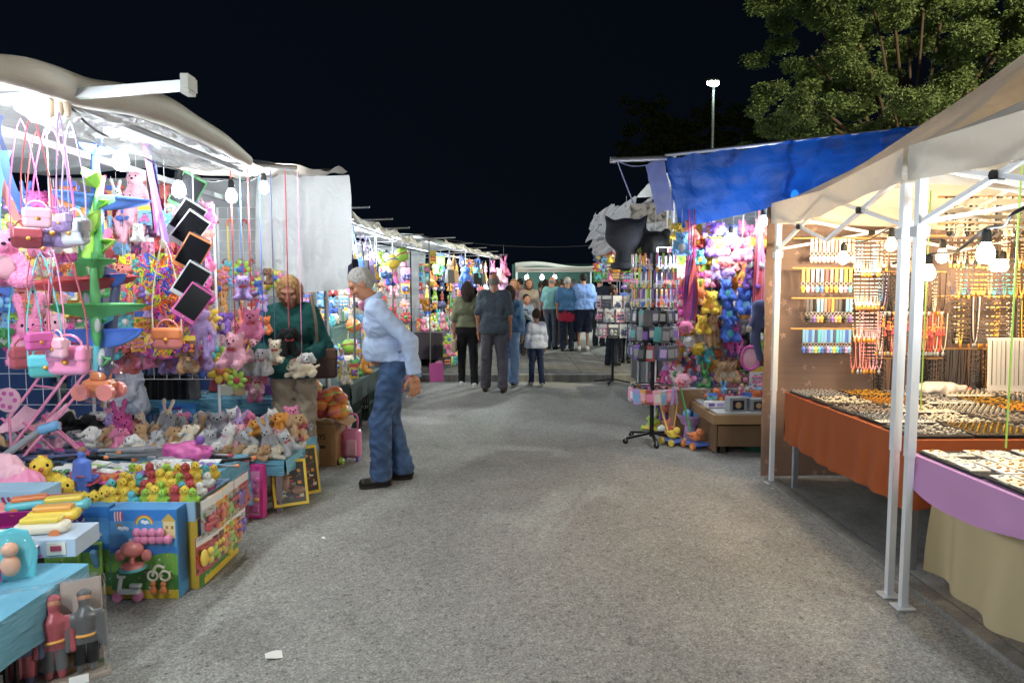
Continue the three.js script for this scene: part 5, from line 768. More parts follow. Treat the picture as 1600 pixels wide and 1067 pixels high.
{ // carton, suitcase, balls at the end of the stall
  const tex = canvasTex(512, 512, (g, w, h) => { g.fillStyle = '#a8835a'; g.fillRect(0, 0, w, h); for (let k = 0; k < 500; k++) { g.fillStyle = `rgba(${rr(60, 120) | 0},${rr(45, 80) | 0},30,.06)`; g.fillRect(rnd() * w, rnd() * h, rr(10, 90), 1.5); } g.fillStyle = '#2b2119'; g.font = 'bold 92px sans-serif'; g.fillText('D TOYS', 60, 190); g.font = 'bold 58px sans-serif'; g.fillStyle = '#4a3826'; g.fillText('C', 60, 300); g.fillRect(170, 262, 190, 36); g.fillStyle = '#c6a77c'; g.fillRect(0, 0, w, 26); });
  const t = toyBox('toy_carton', 'brown cardboard carton printed TOYS holding orange toys', at(507, 724, 6.05).setY(0), -.05, .3, .38, .3, tex, '#9c7850');
  part('flap', [box(.3, .004, .14, 0, .39, .2, -.5), box(.14, .004, .3, .2, .385, 0, 0, 0, -.35)], mat('#a8835a', .85), t);
  for (let k = 0; k < 16; k++) ball(pick(['orange', 'orange', 'amber', 'lime', 'red', 'orange']), 'heaped in the TOYS carton', at(490 + (k % 5) * 11, 652 - (k / 5 | 0) * 11 + rr(-3, 3), 6.05 + rr(-.1, .1)), rr(.8, 1.3), 0, pick(['yellow', 'lime', 'magenta']));
  for (const [x, y] of [[462, 640], [540, 648]]) { const o = put('wrapped_toy', x < 500 ? 'orange wrapped toy hanging behind the woman' : 'green striped gift wrap roll in the carton', 'toy', null, at(x, y + 30, 6.3), .2); delete o.userData.group; part('body', nets((X, Y, Z) => elp([0, .16, 0], [.07, .16, .05])(X, Y, Z) + noise.noise(X * 20, Y * 20, Z * 20) * .012, [-.12, -.05, -.1], [.12, .36, .1], .012), mat(x < 500 ? 'orange' : 'silver', .25, { clearcoat: .5 }), o); part('band', torus(.07, .008, 16, 5, 0, .15, 0, PI / 2), plasM(x < 500 ? 'yellow' : 'green'), o); }
  const s = thing('toy_suitcase', 'pink toy trolley suitcase beside the carton', 'suitcase', at(551, 722, 6.1).setY(0), -.15); part('shell', rbox(.17, .27, .1, .04, 0, .16, 0), plasM('pink'), s); part('pocket', rbox(.1, .15, .03, .02, .01, .13, .055), plasM('rose'), s); part('handle', tube([[-.05, .28, 0], [-.05, .4, 0], [-.03, .425, 0], [.03, .425, 0], [.05, .4, 0], [.05, .28, 0]], .009, 20, 6), plasM('magenta'), s); for (const x of [-.06, .06]) part('wheel', cyl(.025, .025, .02, 12, x, .025, .03, 0, 0, PI / 2), plasM('purple'), s);
  const r = thing('red_pack', 'red toy pack between carton and suitcase', 'toy pack', at(535, 722, 6.12).setY(0)); part('box', rbox(.07, .24, .1, .01, 0, .12, 0), mat('red', .4), r); part('print', rbox(.05, .16, .004, .001, 0, .12, .053), mat('magenta', .4), r); ball('lime', 'on the road by the suitcase', at(533, 722, 5.95).setY(0), .55);
}
// ================= SECOND LEFT STALL AND BEYOND =================
const MIX = ['red', 'orange', 'yellow', 'lime', 'green', 'turquoise', 'sky', 'blue', 'purple', 'magenta', 'pink', 'rose', 'white', 'cream', 'amber', 'brown', 'navy'];
function filler(where, p, turn, s, hang) {
  const k = rnd();
  if (k < .26) return card(pick(MIX), pick(MIX), where, p, turn, s, { head: pick(['white', 'yellow', 'red', 'blue']), hang: hang ? .06 : 0 });
  if (k < .6) return plush(pick(['bear', 'bunny', 'cat', 'dog', 'elephant', 'ball']), pick(MIX), where, p, turn, s * .72, { belly: pick(['cream', 'white']), hang: hang ? .06 : 0 });
  if (k < .7) return ball(pick(MIX), where, p, s * rr(.8, 1.3), hang ? .06 : 0, pick(MIX));
  if (k < .82) return doll(pick(['pink', 'red', 'lilac', 'sky', 'magenta', 'yellow']), pick(['amber', 'brown', 'black', 'tan']), where, p, turn, s * 1.1, hang ? .06 : 0);
  return flowerToy(pick(MIX), pick(MIX), where, p, turn, s * 1.2, hang ? .06 : 0);
}
fabricTable('long dark covered table of small toys in the second stall', -2.75, -1.66, -10.8, -6.95, .56, 'charcoal', .2, { m: clothM('#3a4a48') });
wireGrid('dark wire grid closing the far end of the second stall', -3.35, -1.62, .3, 2.15, -10.95, .12, blackSteel);
for (let j = 0; j < 7; j++) for (let i = 0; i < 9; i++) filler('on the dark wire grid', [-3.2 + i * .19 + rr(-.03, .03), .6 + j * .215 + rr(-.03, .03), -10.85 + rr(0, .1)], rr(-.3, .3), rr(.85, 1.05), true);
for (let i = 0; i < 64; i++) { const r = i % 4; filler('on the long table', [-1.78 - r * .22 + rr(-.05, .05), .565 + r * .05, -7.05 - (i / 4 | 0) * .235 + rr(-.04, .04)], PI / 2 + rr(-1.2, .2), rr(.7, .95)); }
{ // perforated crates standing along the back of the long table, and what sticks out of them
  for (let k = 0; k < 4; k++) { crate('#5f7f78', 'greenish ones along the long table', [-2.5, .57, -7.4 - k * .9], 0, .36, .5, .7); for (let m = 0; m < 5; m++) filler('above the greenish crates', [-2.5 + rr(-.12, .12), 1.02 + rr(0, .1), -7.15 - k * .9 - m * .13], PI / 2 + rr(-.8, .3), .9); }
  crate('#22372c', 'under the long table', [-1.95, 0, -7.3], 0, .5, .4, .6); crate('#22372c', 'under the long table', [-1.95, 0, -8.3], 0, .5, .4, .6);
  const H = [['navy', 548], ['black', 560], ['blue', 570], ['charcoal', 580], ['lilac', 590], ['navy', 600]];
  H.forEach(([c, x], i) => { const z = 7.1 + i * .28, p = at(x - 4, 428, z); tote(c, 'hung from the second stall rail', V(-1.78, p.y - .1, -z), .3 + rr(-.3, .3), .85, Math.max(.2, (2.2 - p.y - .15) / .85), pick(['pink', 'sky', 'charcoal', 'silver'])); });
  for (let i = 0; i < 34; i++) { const z = -8.2 - i * .085; filler('hung along the second stall rail', [-1.7 - rr(0, .5), 1.25 + (i * 5 % 4) * .2 + rr(-.06, .06), z], .6 + rr(-.5, .5), rr(.8, 1.1), true); }
  for (const [c1, x, y] of [['yellow', 614, 420], ['lime', 628, 410], ['orange', 590, 520], ['orange', 552, 520], ['lime', 545, 552]]) ball(c1, 'swinging before the second stall', at(x, y, 8.4), 1.5, 2.22 - at(x, y, 8.4).y - .17, pick(['red', 'blue', 'lime']));
  for (let i = 0; i < 22; i++) doll(pick(['pink', 'magenta', 'rose', 'lilac', 'sky', 'crimson']), pick(['amber', 'brown', 'tan']), 'in bags at the road edge', [-1.62 + rr(-.06, .1), .12 + (i / 8 | 0) * .24, -9.3 - (i % 8) * .24], PI / 2 - .7 + rr(-.3, .3), 1.25);
  const f = thing('pink_folder', 'large flat magenta folder leaning at the stall end', 'folder', at(682, 600, 11.05).setY(.02), .5); part('cover', rbox(.24, .3, .03, .01, 0, .18, 0, -.1), mat('magenta', .5), f); part('tab', rbox(.1, .04, .034, .005, .05, .34, -.02), mat('pink', .5), f);
}
// stall beyond the step
fabricTable('covered table of toys in the stall beyond the kerb', -2.6, -1.3, -17.2, -12.6, .75, 'charcoal', .5, { m: clothM('#4b4550') });
wireGrid('wire grid at the end of the stall beyond the kerb', -2.5, -.45, .3, 2.3, -18.0, .14, blackSteel);
for (let j = 0; j < 7; j++) for (let i = 0; i < 11; i++) filler('on the far wire grid', [-2.4 + i * .19, .55 + j * .24, -17.9], rr(-.2, .2), 1.05, true);
for (let i = 0; i < 30; i++) { const u = i / 30; filler('hung along the far stall front', [-1.28 + u * .9 - rr(.1, .5), 1.15 + (i * 7 % 5) * .22, -12.5 - u * 5.4], .5 + rr(-.5, .5), 1.1, true); }
for (let i = 0; i < 26; i++) filler('on the table beyond the kerb', [-1.42 - (i % 2) * .3 + rr(-.08, .08), .76, -12.7 - (i / 2 | 0) * .34], .8 + rr(-.5, .5), 1.1);
for (let i = 0; i < 18; i++) filler('low on the stall front beyond the kerb', [-1.12 + rr(-.1, .1), .14 + (i % 3) * .2, -12.35 - (i / 3 | 0) * .2], .5, 1.1);
for (const [x, z, c] of [[-1.1, -13.2, 'charcoal'], [-1.05, -13.6, 'tan'], [-.75, -15.8, 'black'], [-.7, -16.2, 'black'], [-.62, -16.6, 'charcoal']]) tote(c, 'on the far stall rail', [x - .1, 1.68, z], 1.1, .8, .4);
for (const [k, c, x, z, y] of [['monkey', 'blue', -.98, -14.4, 1.45], ['monkey', 'blue', -.95, -14.5, 1.05], ['bear', 'rose', -.3, -17.6, 1.7], ['bunny', 'pink', -.22, -17.9, 1.9], ['bear', 'lilac', -.2, -17.8, 1.45], ['bunny', 'rose', -.28, -17.7, 1.2]]) plush(k, c, 'at the far stall front', [x, y, z], .4, 1.3, { hang: .3 });
{ // small hanging toys filling the depth of the left stall
  for (let i = 0; i < 30; i++) filler('hanging behind the shoulder bags', at(4 + (i * 29 % 130), 420 + (i * 47 % 150), 4.2 + rr(-.2, .2)), .4 + rr(-.4, .4), rr(.55, .75), true);
  const w = 'deep in the toy stall';
  wireGrid('wire grid along the back of the toy stall', -4.2, -3.1, .7, 2.2, -5.0, .12);
  for (let j = 0; j < 8; j++) for (let i = 0; i < 8; i++) filler(w, at(20 + i * 22 + rr(-6, 6), 330 + j * 32 + rr(-8, 8), 4.85 - rr(0, .2)), .4 + rr(-.4, .4), rr(.65, .85), true);
  for (let i = 0; i < 70; i++) filler('hanging under the awning', at(105 + (i * 37 % 220) + rr(-5, 5), 318 + (i * 53 % 245), 4.4 + rr(-.3, .2)), .3 + rr(-.5, .5), rr(.5, .7), true);
  for (let i = 0; i < 24; i++) filler('hanging beside the stick toys', at(322 + (i % 8) * 14 + rr(-5, 5), 455 + (i / 8 | 0) * 48 + rr(-14, 14), 5.9), rr(-.4, .4), rr(.6, .8), true);
}

// ================= RIGHT PLUSH STALL =================
wireGrid('white wire grid covered with plush under the blue tarpaulin', 1.75, 3.35, .5, 2.6, -7.75, .12);
{
  const K = ['bear', 'bunny', 'cat', 'ball', 'dog', 'elephant', 'bear', 'ball'], w = 'on the plush wall';
  const C = ['yellow', 'pink', 'lilac', 'red', 'orange', 'purple', 'rose', 'white', 'silver', 'navy', 'magenta', 'amber', 'turquoise', 'lime', 'salmon', 'cream'];
  for (let j = 0; j < 15; j++) for (let i = 0; i < 10; i++) { const x = 1064 + i * 14 + rr(-4, 4), y = 362 + j * 15.5 + rr(-5, 5); if (x > 1205) continue; plush(pick(K), pick(C), w, at(x, y + 10, 7.55 - rr(0, .3)), rr(-.6, .5), rr(.5, .68), { belly: pick(['white', 'cream', 'yellow']), bow: rnd() < .25 ? pick(['red', 'turquoise']) : null }); }
  // the larger ones
  for (const [k, c, x, y, s, b] of [['bear', 'blue', 1163, 480, 1.25, 'sky'], ['bear', 'blue', 1180, 474, 1.1, 'sky'], ['bear', 'blue', 1137, 490, 1.0, 'turquoise'], ['bear', 'blue', 1134, 458, 1.0, 'turquoise'], ['bear', 'blue', 1138, 522, 1.15, 'turquoise'], ['bear', 'purple', 1174, 440, 1.0, 'lilac'], ['bunny', 'purple', 1172, 425, .8, 'lilac'], ['monkey', 'tan', 1112, 530, 1, 'cream'], ['ball', 'orange', 1092, 455, .8, 0], ['bear', 'yellow', 1112, 478, 1, 'amber'], ['bear', 'pink', 1160, 398, 1.15, 'rose'], ['cat', 'silver', 1180, 408, 1.1, 'white'], ['bear', 'tan', 1128, 585, 1.0, 'cream'], ['bear', 'tan', 1142, 585, 1.0, 'cream'], ['bear', 'yellow', 1097, 510, .9, 'amber'], ['ball', 'white', 1077, 530, .75, 0], ['bear', 'sky', 1065, 388, 1.1, 'white'], ['monkey', 'magenta', 1148, 540, .9, 'rose'], ['ball', 'pink', 1072, 508, .8, 0]]) plush(k, c, 'in front of the plush wall', at(x, y + 12, 7.1), rr(-.4, .3), s * .74, { hang: .25, belly: b || null });
  const dc = thing('long_plush', 'long dark blue plush with cream paws at the stall end', 'plush toy', at(1188, 560, 6.6)); part('body', nets(uni([cap([0, 0, 0], .03, [-.05, .2, 0], .04), cap([-.05, .2, 0], .04, [-.03, .42, 0], .055), elp([-.02, .5, 0], [.07, .07, .06]), ...mir(q => cap([-.04, .4, 0], .03, [-.04 + q * .09, .3, .04], .028))], .03), [-.2, -.06, -.12], [.16, .6, .14], .012), plushM('navy'), dc); part('paw', M(...mir(q => ell(.032, .034, .03, -.04 + q * .09, .29, .045))), plushM('cream'), dc); hangCord(dc, .55, .6);
  const cg = thing('pink_guitar', 'pink heart shaped toy guitar hanging by the plush wall', 'toy guitar', at(1172, 578, 6.9)); part('body', tr(new THREE.TorusGeometry(.09, .014, 8, 24).scale(1, 1.3, 1), 0, .12, 0), plasM('magenta'), cg); part('plate', ell(.08, .11, .012, 0, .13, -.006), plasM('rose'), cg); hangCord(cg, .24, .5);
  for (const [x, c] of [[1076, 'magenta'], [1080, 'purple'], [1084, 'red'], [1186, 'red'], [1190, 'pink']]) { const o = put('ribbon_scarf', `${c} ribbon hanging in front of the plush`, 'ribbon', 'ribbons in front of the plush', [0, 0, 0], 0); part('cloth', sheet(4, 16, (u, v) => { const p = at(x, 405 + (x > 1100 ? -50 : 0), 7.0).lerp(at(x - 2, 500, 7.0), v); return [p.x + (u - .5) * (.05 + .05 * sin(v * 3)), p.y, p.z + .03 * sin(u * 4 + v * 5)]; }), clothM(c), o); hangCord(o, 0, .5, c).position.copy(at(x, 405 + (x > 1100 ? -50 : 0), 7.0)); }
}
// low tables with toys, cartons, basket
{
  const t = thing('cardboard_table', 'low table of cardboard sheets under the plush wall', 'table');
  const a = at(1128, 655, 6.3); part('top', rbox(1.5, .09, .9, .006, 2.62, .34, -6.72), mat('#a5835f', .85), t); part('liner', rbox(1.44, .02, .86, .004, 2.63, .395, -6.72), mat('#c9cac8', .6), t); for (const [x, z] of [[2.0, -6.4], [3.2, -6.4], [2.0, -7.05], [3.2, -7.05]]) part('leg', bar(V(x, 0, z), V(x, .3, z), .05), mat('#3a2f26', .8), t); part('side_board', [box(.02, .26, .8, 1.92, .15, -6.74), box(1.4, .2, .02, 2.64, .17, -6.36)], mat('#7d6248', .85), t);
  const t2 = thing('back_display_step', 'raised brown carton step full of toys behind the low table', 'display step'); part('carton', rbox(1.7, .5, .5, .006, 2.55, .25, -7.32), mat('#9a7a58', .85), t2); part('liner', rbox(1.66, .02, .46, .004, 2.55, .51, -7.32), mat('#d5d6d4', .6), t2);
  for (let i = 0; i < 30; i++) filler('heaped before the cardboard table', [1.62 + (i % 10) * .075 + rr(-.03, .03), .02 + (i / 10 | 0) * .1, -7.1 - rr(0, .4) + (i / 10 | 0) * -.05], rr(-.7, .5), rr(.6, .85));
  for (let i = 0; i < 40; i++) filler('on the plush stall step', [1.78 + (i % 13) * .115 + rr(-.03, .03), .52 + (i / 13 | 0) * .03, -7.15 - (i / 13 | 0) * .12], rr(-.6, .4), rr(.75, 1));
  for (let i = 0; i < 24; i++) filler('on the cardboard table', [1.96 + (i % 12) * .085, .405 + (i / 12 | 0) * .02, -6.6 - (i / 12 | 0) * .2 + rr(-.04, .04)], rr(-.6, .4), rr(.6, .8));
  for (const [x, s] of [[1150, 1], [1182, .9]]) { const o = put('boxed_toy', 'small grey printed toy box with white top on cardboard', 'toy box', 'grey printed toy boxes', at(x, 633, 6.4).setY(.406), .1, s); part('carton', rbox(.17, .13, .12, .004, 0, .065, 0), mat('#9fa3a6', .5), o); part('print', rbox(.11, .09, .004, .002, 0, .06, .061), mat('#2e2f33', .5), o); part('picture', ell(.03, .03, .004, 0, .06, .064), mat('tan', .5), o); }
  for (let k = 0; k < 6; k++) { const o = put('small_carton', 'white small carton with purple print on the step', 'carton', 'white cartons on the step', at(1110 + k * 15, 612, 6.55).setY(.41), rr(-.2, .2)); part('carton', rbox(.09, .06, .08, .003, 0, .03, 0), mat('white', .5), o); part('print', rbox(.06, .03, .003, .001, 0, .03, .0415), mat(pick(['lilac', 'purple', 'sky']), .5), o); }
  const b = thing('green_basket', 'dark green slatted bin under the cardboard table', 'bin', at(1180, 700, 6.55).setY(0)); part('wall', lathe([[.13, 0], [.165, .32], [.175, .33], [.175, .345], [.155, .345], [.12, .02], [.001, .015]], 20), mat('#14523f', .5), b); part('rings', [.08, .16, .24].map(y => torus(.135 + .03 * y / .3, .007, 24, 5, 0, y, 0, PI / 2)), mat('#1a6a50', .5), b);
  const w = 'on the road by the rack';
  pushToy('yellow', 'yellow', 'blue', w, at(1052, 682, 6.75).setY(0), .5, 1); pushToy('green', 'orange', 'blue', w, at(1088, 692, 6.6).setY(0), .35, 1.1); pushToy('amber', 'red', 'yellow', w, at(1050, 686, 6.9).setY(0), -.5, .9); pushToy('lime', 'lime', 'yellow', w, at(1020, 662, 7.4).setY(0), -.6, 1); pushToy('sky', 'salmon', 'white', w, at(1046, 660, 7.3).setY(0), .3, 1); pushToy('purple', 'red', 'lime', w, at(1030, 640, 7.8).setY(0), .2, 1);
  const bk = thing('toy_basket', 'lilac toy basket with blue balls behind push toys', 'toy basket', at(1080, 660, 7.0).setY(.16)); part('basket', lathe([[.1, 0], [.14, .1], [.15, .1], [.145, .085], [.1, .012]], 18), plasM('lilac'), bk); part('toys', [ell(.05, .05, .05, -.04, .1, 0), ell(.05, .05, .05, .06, .1, .03), ell(.05, .05, .05, 0, .1, -.06)], plasM('sky'), bk); part('stand', cyl(.06, .08, .16, 12, 0, -.08, 0), plasM('lilac'), bk);
  const hc = thing('white_backing_card', 'tall grey hanging card of yellow toys by push toys', 'toy pack', at(1108, 670, 6.95).setY(.05)); part('card', rbox(.12, .42, .01, .004, 0, .21, 0), mat('silver', .5), hc); part('toys', [.1, .2, .3].map(y => ell(.025, .025, .015, 0, y, .012)), plasM('yellow'), hc);
}
// rotating racks
function rack(label, p, H, arms, castors) {
  const t = thing('display_rack', label, 'rack', p); part('pole', cyl(.022, .022, H, 12, 0, H / 2 + .06, 0), blackSteel, t);
  for (let k = 0; k < arms; k++) { const a = k / arms * 2 * PI + .35, e = V(cos(a) * .29, .055, sin(a) * .29); part('foot', bar(V(0, .1, 0), e, .032, .022), blackSteel, t);
    if (castors) { const c = part('castor', cyl(.027, .027, .02, 12, e.x, .028, e.z, PI / 2, a), rubber, t); part('castor_fork', [box(.012, .04, .03, e.x, .052, e.z)], galv, c); } }
  return t;
}
{
  const base = at(1018, 693, 6.85).setY(0), w = 'on the wheeled rack', t = rack('black wheeled display rack hung with pouches and key rings', base, 1.85, 5, true);
  const tier = (y, R0, n, fn) => { const R = R0 * .85; part('ring', torus(R, .006, 28, 5, 0, y, 0, PI / 2), blackSteel, t); part('spoke', [...Array(4).keys()].map(k => rod(V(0, y, 0), V(cos(k * PI / 2) * R, y, sin(k * PI / 2) * R), .005, 5)), blackSteel, t); for (let k = 0; k < n; k++) { const a = k / n * 2 * PI + y; fn(V(base.x + cos(a) * (R + .01), y, base.z + sin(a) * (R + .01)), PI / 2 - a, k); } };
  const pouch = (c, c2, p, turn) => { const o = put('small_pouch', `${cn(c)} small pouch with ${cn(c2)} front ${w}`, 'pouch', 'pouches ' + w, p, turn + rr(-.35, .35), rr(.85, 1.1), rr(-.1, .1), rr(-.12, .12)); part('body', G('po', () => rbox(.095, .15, .03, .014, 0, -.09, 0)), mat(c, .35, { clearcoat: .3 }), o); part('front', G('pof', () => rbox(.066, .08, .01, .005, 0, -.095, .014)), mat(c2, .35), o); part('loop', G('pol', () => torus(.012, .003, 10, 5, 0, -.006, 0)), galv, o); };
  tier(.58, .24, 19, (p, a, k) => pouch(['lilac', 'pink', 'silver', 'rose', 'crimson', 'amber'][k % 6], ['pink', 'rose', 'sky', 'white'][k % 4], p, a));
  tier(1.02, .26, 21, (p, a, k) => pouch(['charcoal', 'navy', 'charcoal', 'crimson', 'black', 'purple'][k % 6], ['grey', 'lilac', 'navy', 'silver', 'charcoal'][k % 5], p, a));
  tier(1.2, .25, 21, (p, a, k) => pouch(['charcoal', 'teal', 'navy', 'black', 'grey'][k % 5], ['grey', 'teal', 'silver', 'purple'][k % 4], p, a));
  tier(1.36, .24, 19, (p, a, k) => pouch(['black', 'navy', 'charcoal', 'teal'][k % 4], ['grey', 'silver', 'charcoal'][k % 3], p, a));
  for (const [y, n] of [[1.56, 26], [1.74, 26], [1.9, 24]]) tier(y, .25, n, (p, a) => keychain(pick(['purple', 'navy', 'magenta', 'blue', 'red', 'lime', 'orange', 'charcoal']), pick(['amber', 'silver', 'red', 'green', 'yellow', 'blue']), 'on the wheeled rack', p, a, 1));
  const w2 = 'on the key ring board', g = wireGrid('white wire board of key rings behind the wheeled rack', at(1034, 0, 7.4).x, at(1084, 0, 7.4).x, .9, 2.0, -7.4, .1);
  for (let j = 0; j < 5; j++) for (let i = 0; i < 8; i++) keychain(pick(['purple', 'blue', 'orange', 'navy', 'red', 'lilac']), pick(['amber', 'yellow', 'silver', 'white', 'red', 'blue']), w2, [at(1036 + i * 6, 0, 7.37).x, 1.9 - j * .21, -7.37], rr(-.2, .2), 1.05);
  for (let i = 0; i < 14; i++) filler('beside the key ring board', at(1040 + (i % 4) * 12, 540 + (i / 4 | 0) * 20, 7.3), rr(-.3, .3), .8, true);
  for (let i = 0; i < 14; i++) filler('hung above the wheeled rack', at(985 + (i % 7) * 12, 400 + (i / 7 | 0) * 22, 8.2), rr(-.3, .3), .9, true);
}
{
  const base = at(957, 600, 11.0).setY(0), t = rack('small black rack of cards near the kerb step', base, 1.45, 4, false);
  for (const y of [1.0, 1.25, 1.45]) { part('ring', torus(.24, .006, 24, 5, 0, y, 0, PI / 2), blackSteel, t); for (let k = 0; k < 9; k++) { const a = k / 9 * 6.28 + y; card(pick(['white', 'silver', 'white', 'rose', 'charcoal']), pick(['silver', 'pink', 'white', 'navy']), 'on the small rack', [base.x + cos(a) * .25, y - .22, base.z + sin(a) * .25], PI / 2 - a, 1); } }
}
{ // cat hat and black cap hung under the crumpled tarp
  const p = at(978, 400, 7.7), t = thing('cat_hat', 'large dark grey cat eared plush hat above the racks', 'hat', p, -.15); t.scale.setScalar(.78);
  part('head', nets(uni([elp([0, .3, 0], [.3, .24, .2]), ...mir(s => cap([s * .19, .42, 0], .09, [s * .3, .58, -.01], .012)), cap([0, .1, 0], .13, [0, -.06, 0], .16)], .06), [-.42, -.28, -.3], [.42, .66, .3], .022), plushM('#2b2d33'), t); part('scarf', torus(.17, .05, 20, 8, 0, -.14, 0, PI / 2), plushM('#3a3c44'), t); hangCord(t, .5, .35);
  const q = at(1024, 398, 7.6), b = thing('black_plush', 'round black plush head with red tag above the racks', 'plush toy', q); part('head', nets(uni([elp([0, .1, 0], [.16, .16, .13]), ...mir(s => elp([s * .12, .24, 0], [.05, .05, .03]))], .03), [-.24, -.1, -.2], [.24, .34, .2], .016), plushM('black'), b); part('tag', rbox(.05, .07, .01, .004, .13, .04, .11), mat('red', .5), b); hangCord(b, .26, .3);
  for (const [x, c] of [[1000, 'lime'], [1006, 'yellow'], [1043, 'amber'], [1047, 'yellow']]) { const o = put('neon_strap', `${cn(c)} hanging strap above the racks`, 'strap', 'neon straps above the racks', [0, 0, 0]); part('cloth', sheet(2, 10, (u, v) => { const m = at(x, 340, 8.0).lerp(at(x, 415, 8.0), v); return [m.x + (u - .5) * .04, m.y, m.z]; }), clothM(c), o); part('clip', ell(.02, .02, .015, ...at(x, 340, 8.0).toArray()), galv, o); }
  for (let i = 0; i < 30; i++) filler('in the stall under the crumpled tarp', at(935 + (i % 8) * 9, 398 + (i / 8 | 0) * 14, 10.3), rr(-.3, .3), .95, true);
  for (let i = 0; i < 20; i++) filler('in the far right stall', [2.0 + (i % 5) * .2, 1.0 + (i / 5 | 0) * .27, -12.2], rr(-.3, .3), 1, true);
  fabricTable('table of toys under the crumpled tarpaulin', 1.85, 2.9, -10.4, -8.6, .7, 'charcoal', .5); for (let i = 0; i < 24; i++) filler('on the table under crumpled tarp', [1.95 + (i % 6) * .15, .71, -8.75 - (i / 6 | 0) * .3], rr(-.6, .3), 1);
}
// ================= JEWELLERY TENT =================
const mapPads = canvasTex(256, 256, (g, w, h) => { g.fillStyle = '#8f8878'; g.fillRect(0, 0, w, h); for (let k = 0; k < 1500; k++) { g.fillStyle = pick(['#e9e4d6', '#5a5348', '#c9b98f', '#a39a88', '#d6cdb8', '#3c3832', '#c7a04a']); g.fillRect(rnd() * w, rnd() * h, rr(2, 7), rr(2, 5)); } });
const table1 = fabricTable('jewellery table with rust orange cloth along the kerb', 2.13, 3.9, -5.25, -3.58, .75, 'orange', .38, { m: mat('#9a4c20', .9, { bumpMap: weave, bumpScale: .0008 }), wave: .03 });
{
  // second table: beige skirt set back under a pink hanging cloth
  const t = thing('display_table', 'jewellery table with pink edged cloth and beige skirt', 'table'), x0 = 1.955, x1 = 3.7, z0 = -3.27, z1 = -1.0, h = .75;
  part('tabletop', rbox(x1 - x0, .03, z1 - z0, .006, (x0 + x1) / 2, h - .018, (z0 + z1) / 2), mat('#6d5a45', .8), t); for (const x of [x0 + .3, x1 - .1]) for (const z of [z0 + .1, z1 - .1]) part('leg', bar(V(x, 0, z), V(x, h - .03, z), .035), galv, t);
  const pk = clothM('#c28fbd'); part('pink_cloth', sheet(60, 8, (u, v) => { const z = z0 + (z1 - z0) * u; return [x0 - .012 - .02 * v - wob(u * 9, v, 2, .02) * v, h + .003 - (.14 + .035 * sin(u * 12) + .03 * sin(u * 5)) * v, z]; }), pk, t);
  part('pink_cloth', sheet(30, 6, (u, v) => [x0 - .012 + .35 * u, h + .002 - .2 * v * (1 - u * .5), z0 - .012 - .012 * v]), mat('#d9705f', .9), t);
  part('cloth_top', sheet(10, 10, (u, v) => [x0 - .012 + (x1 - x0 + .012) * u, h + .003, z0 - .01 + (z1 - z0 + .01) * v]), pk, t);
  part('beige_skirt', sheet(90, 10, (u, v) => { const z = z0 - .05 + (z1 - z0) * u; return [2.1 + (.03 * sin(u * 46) + .02 * sin(u * 19)) * (.3 + .7 * v) + wob(u * 8, v, 4, .03) - .04 * v, h - .05 - (.55 + .03 * sin(u * 8)) * v, z]; }), mat('#b9a985', .92, { bumpMap: weave, bumpScale: .0008 }), t);
}
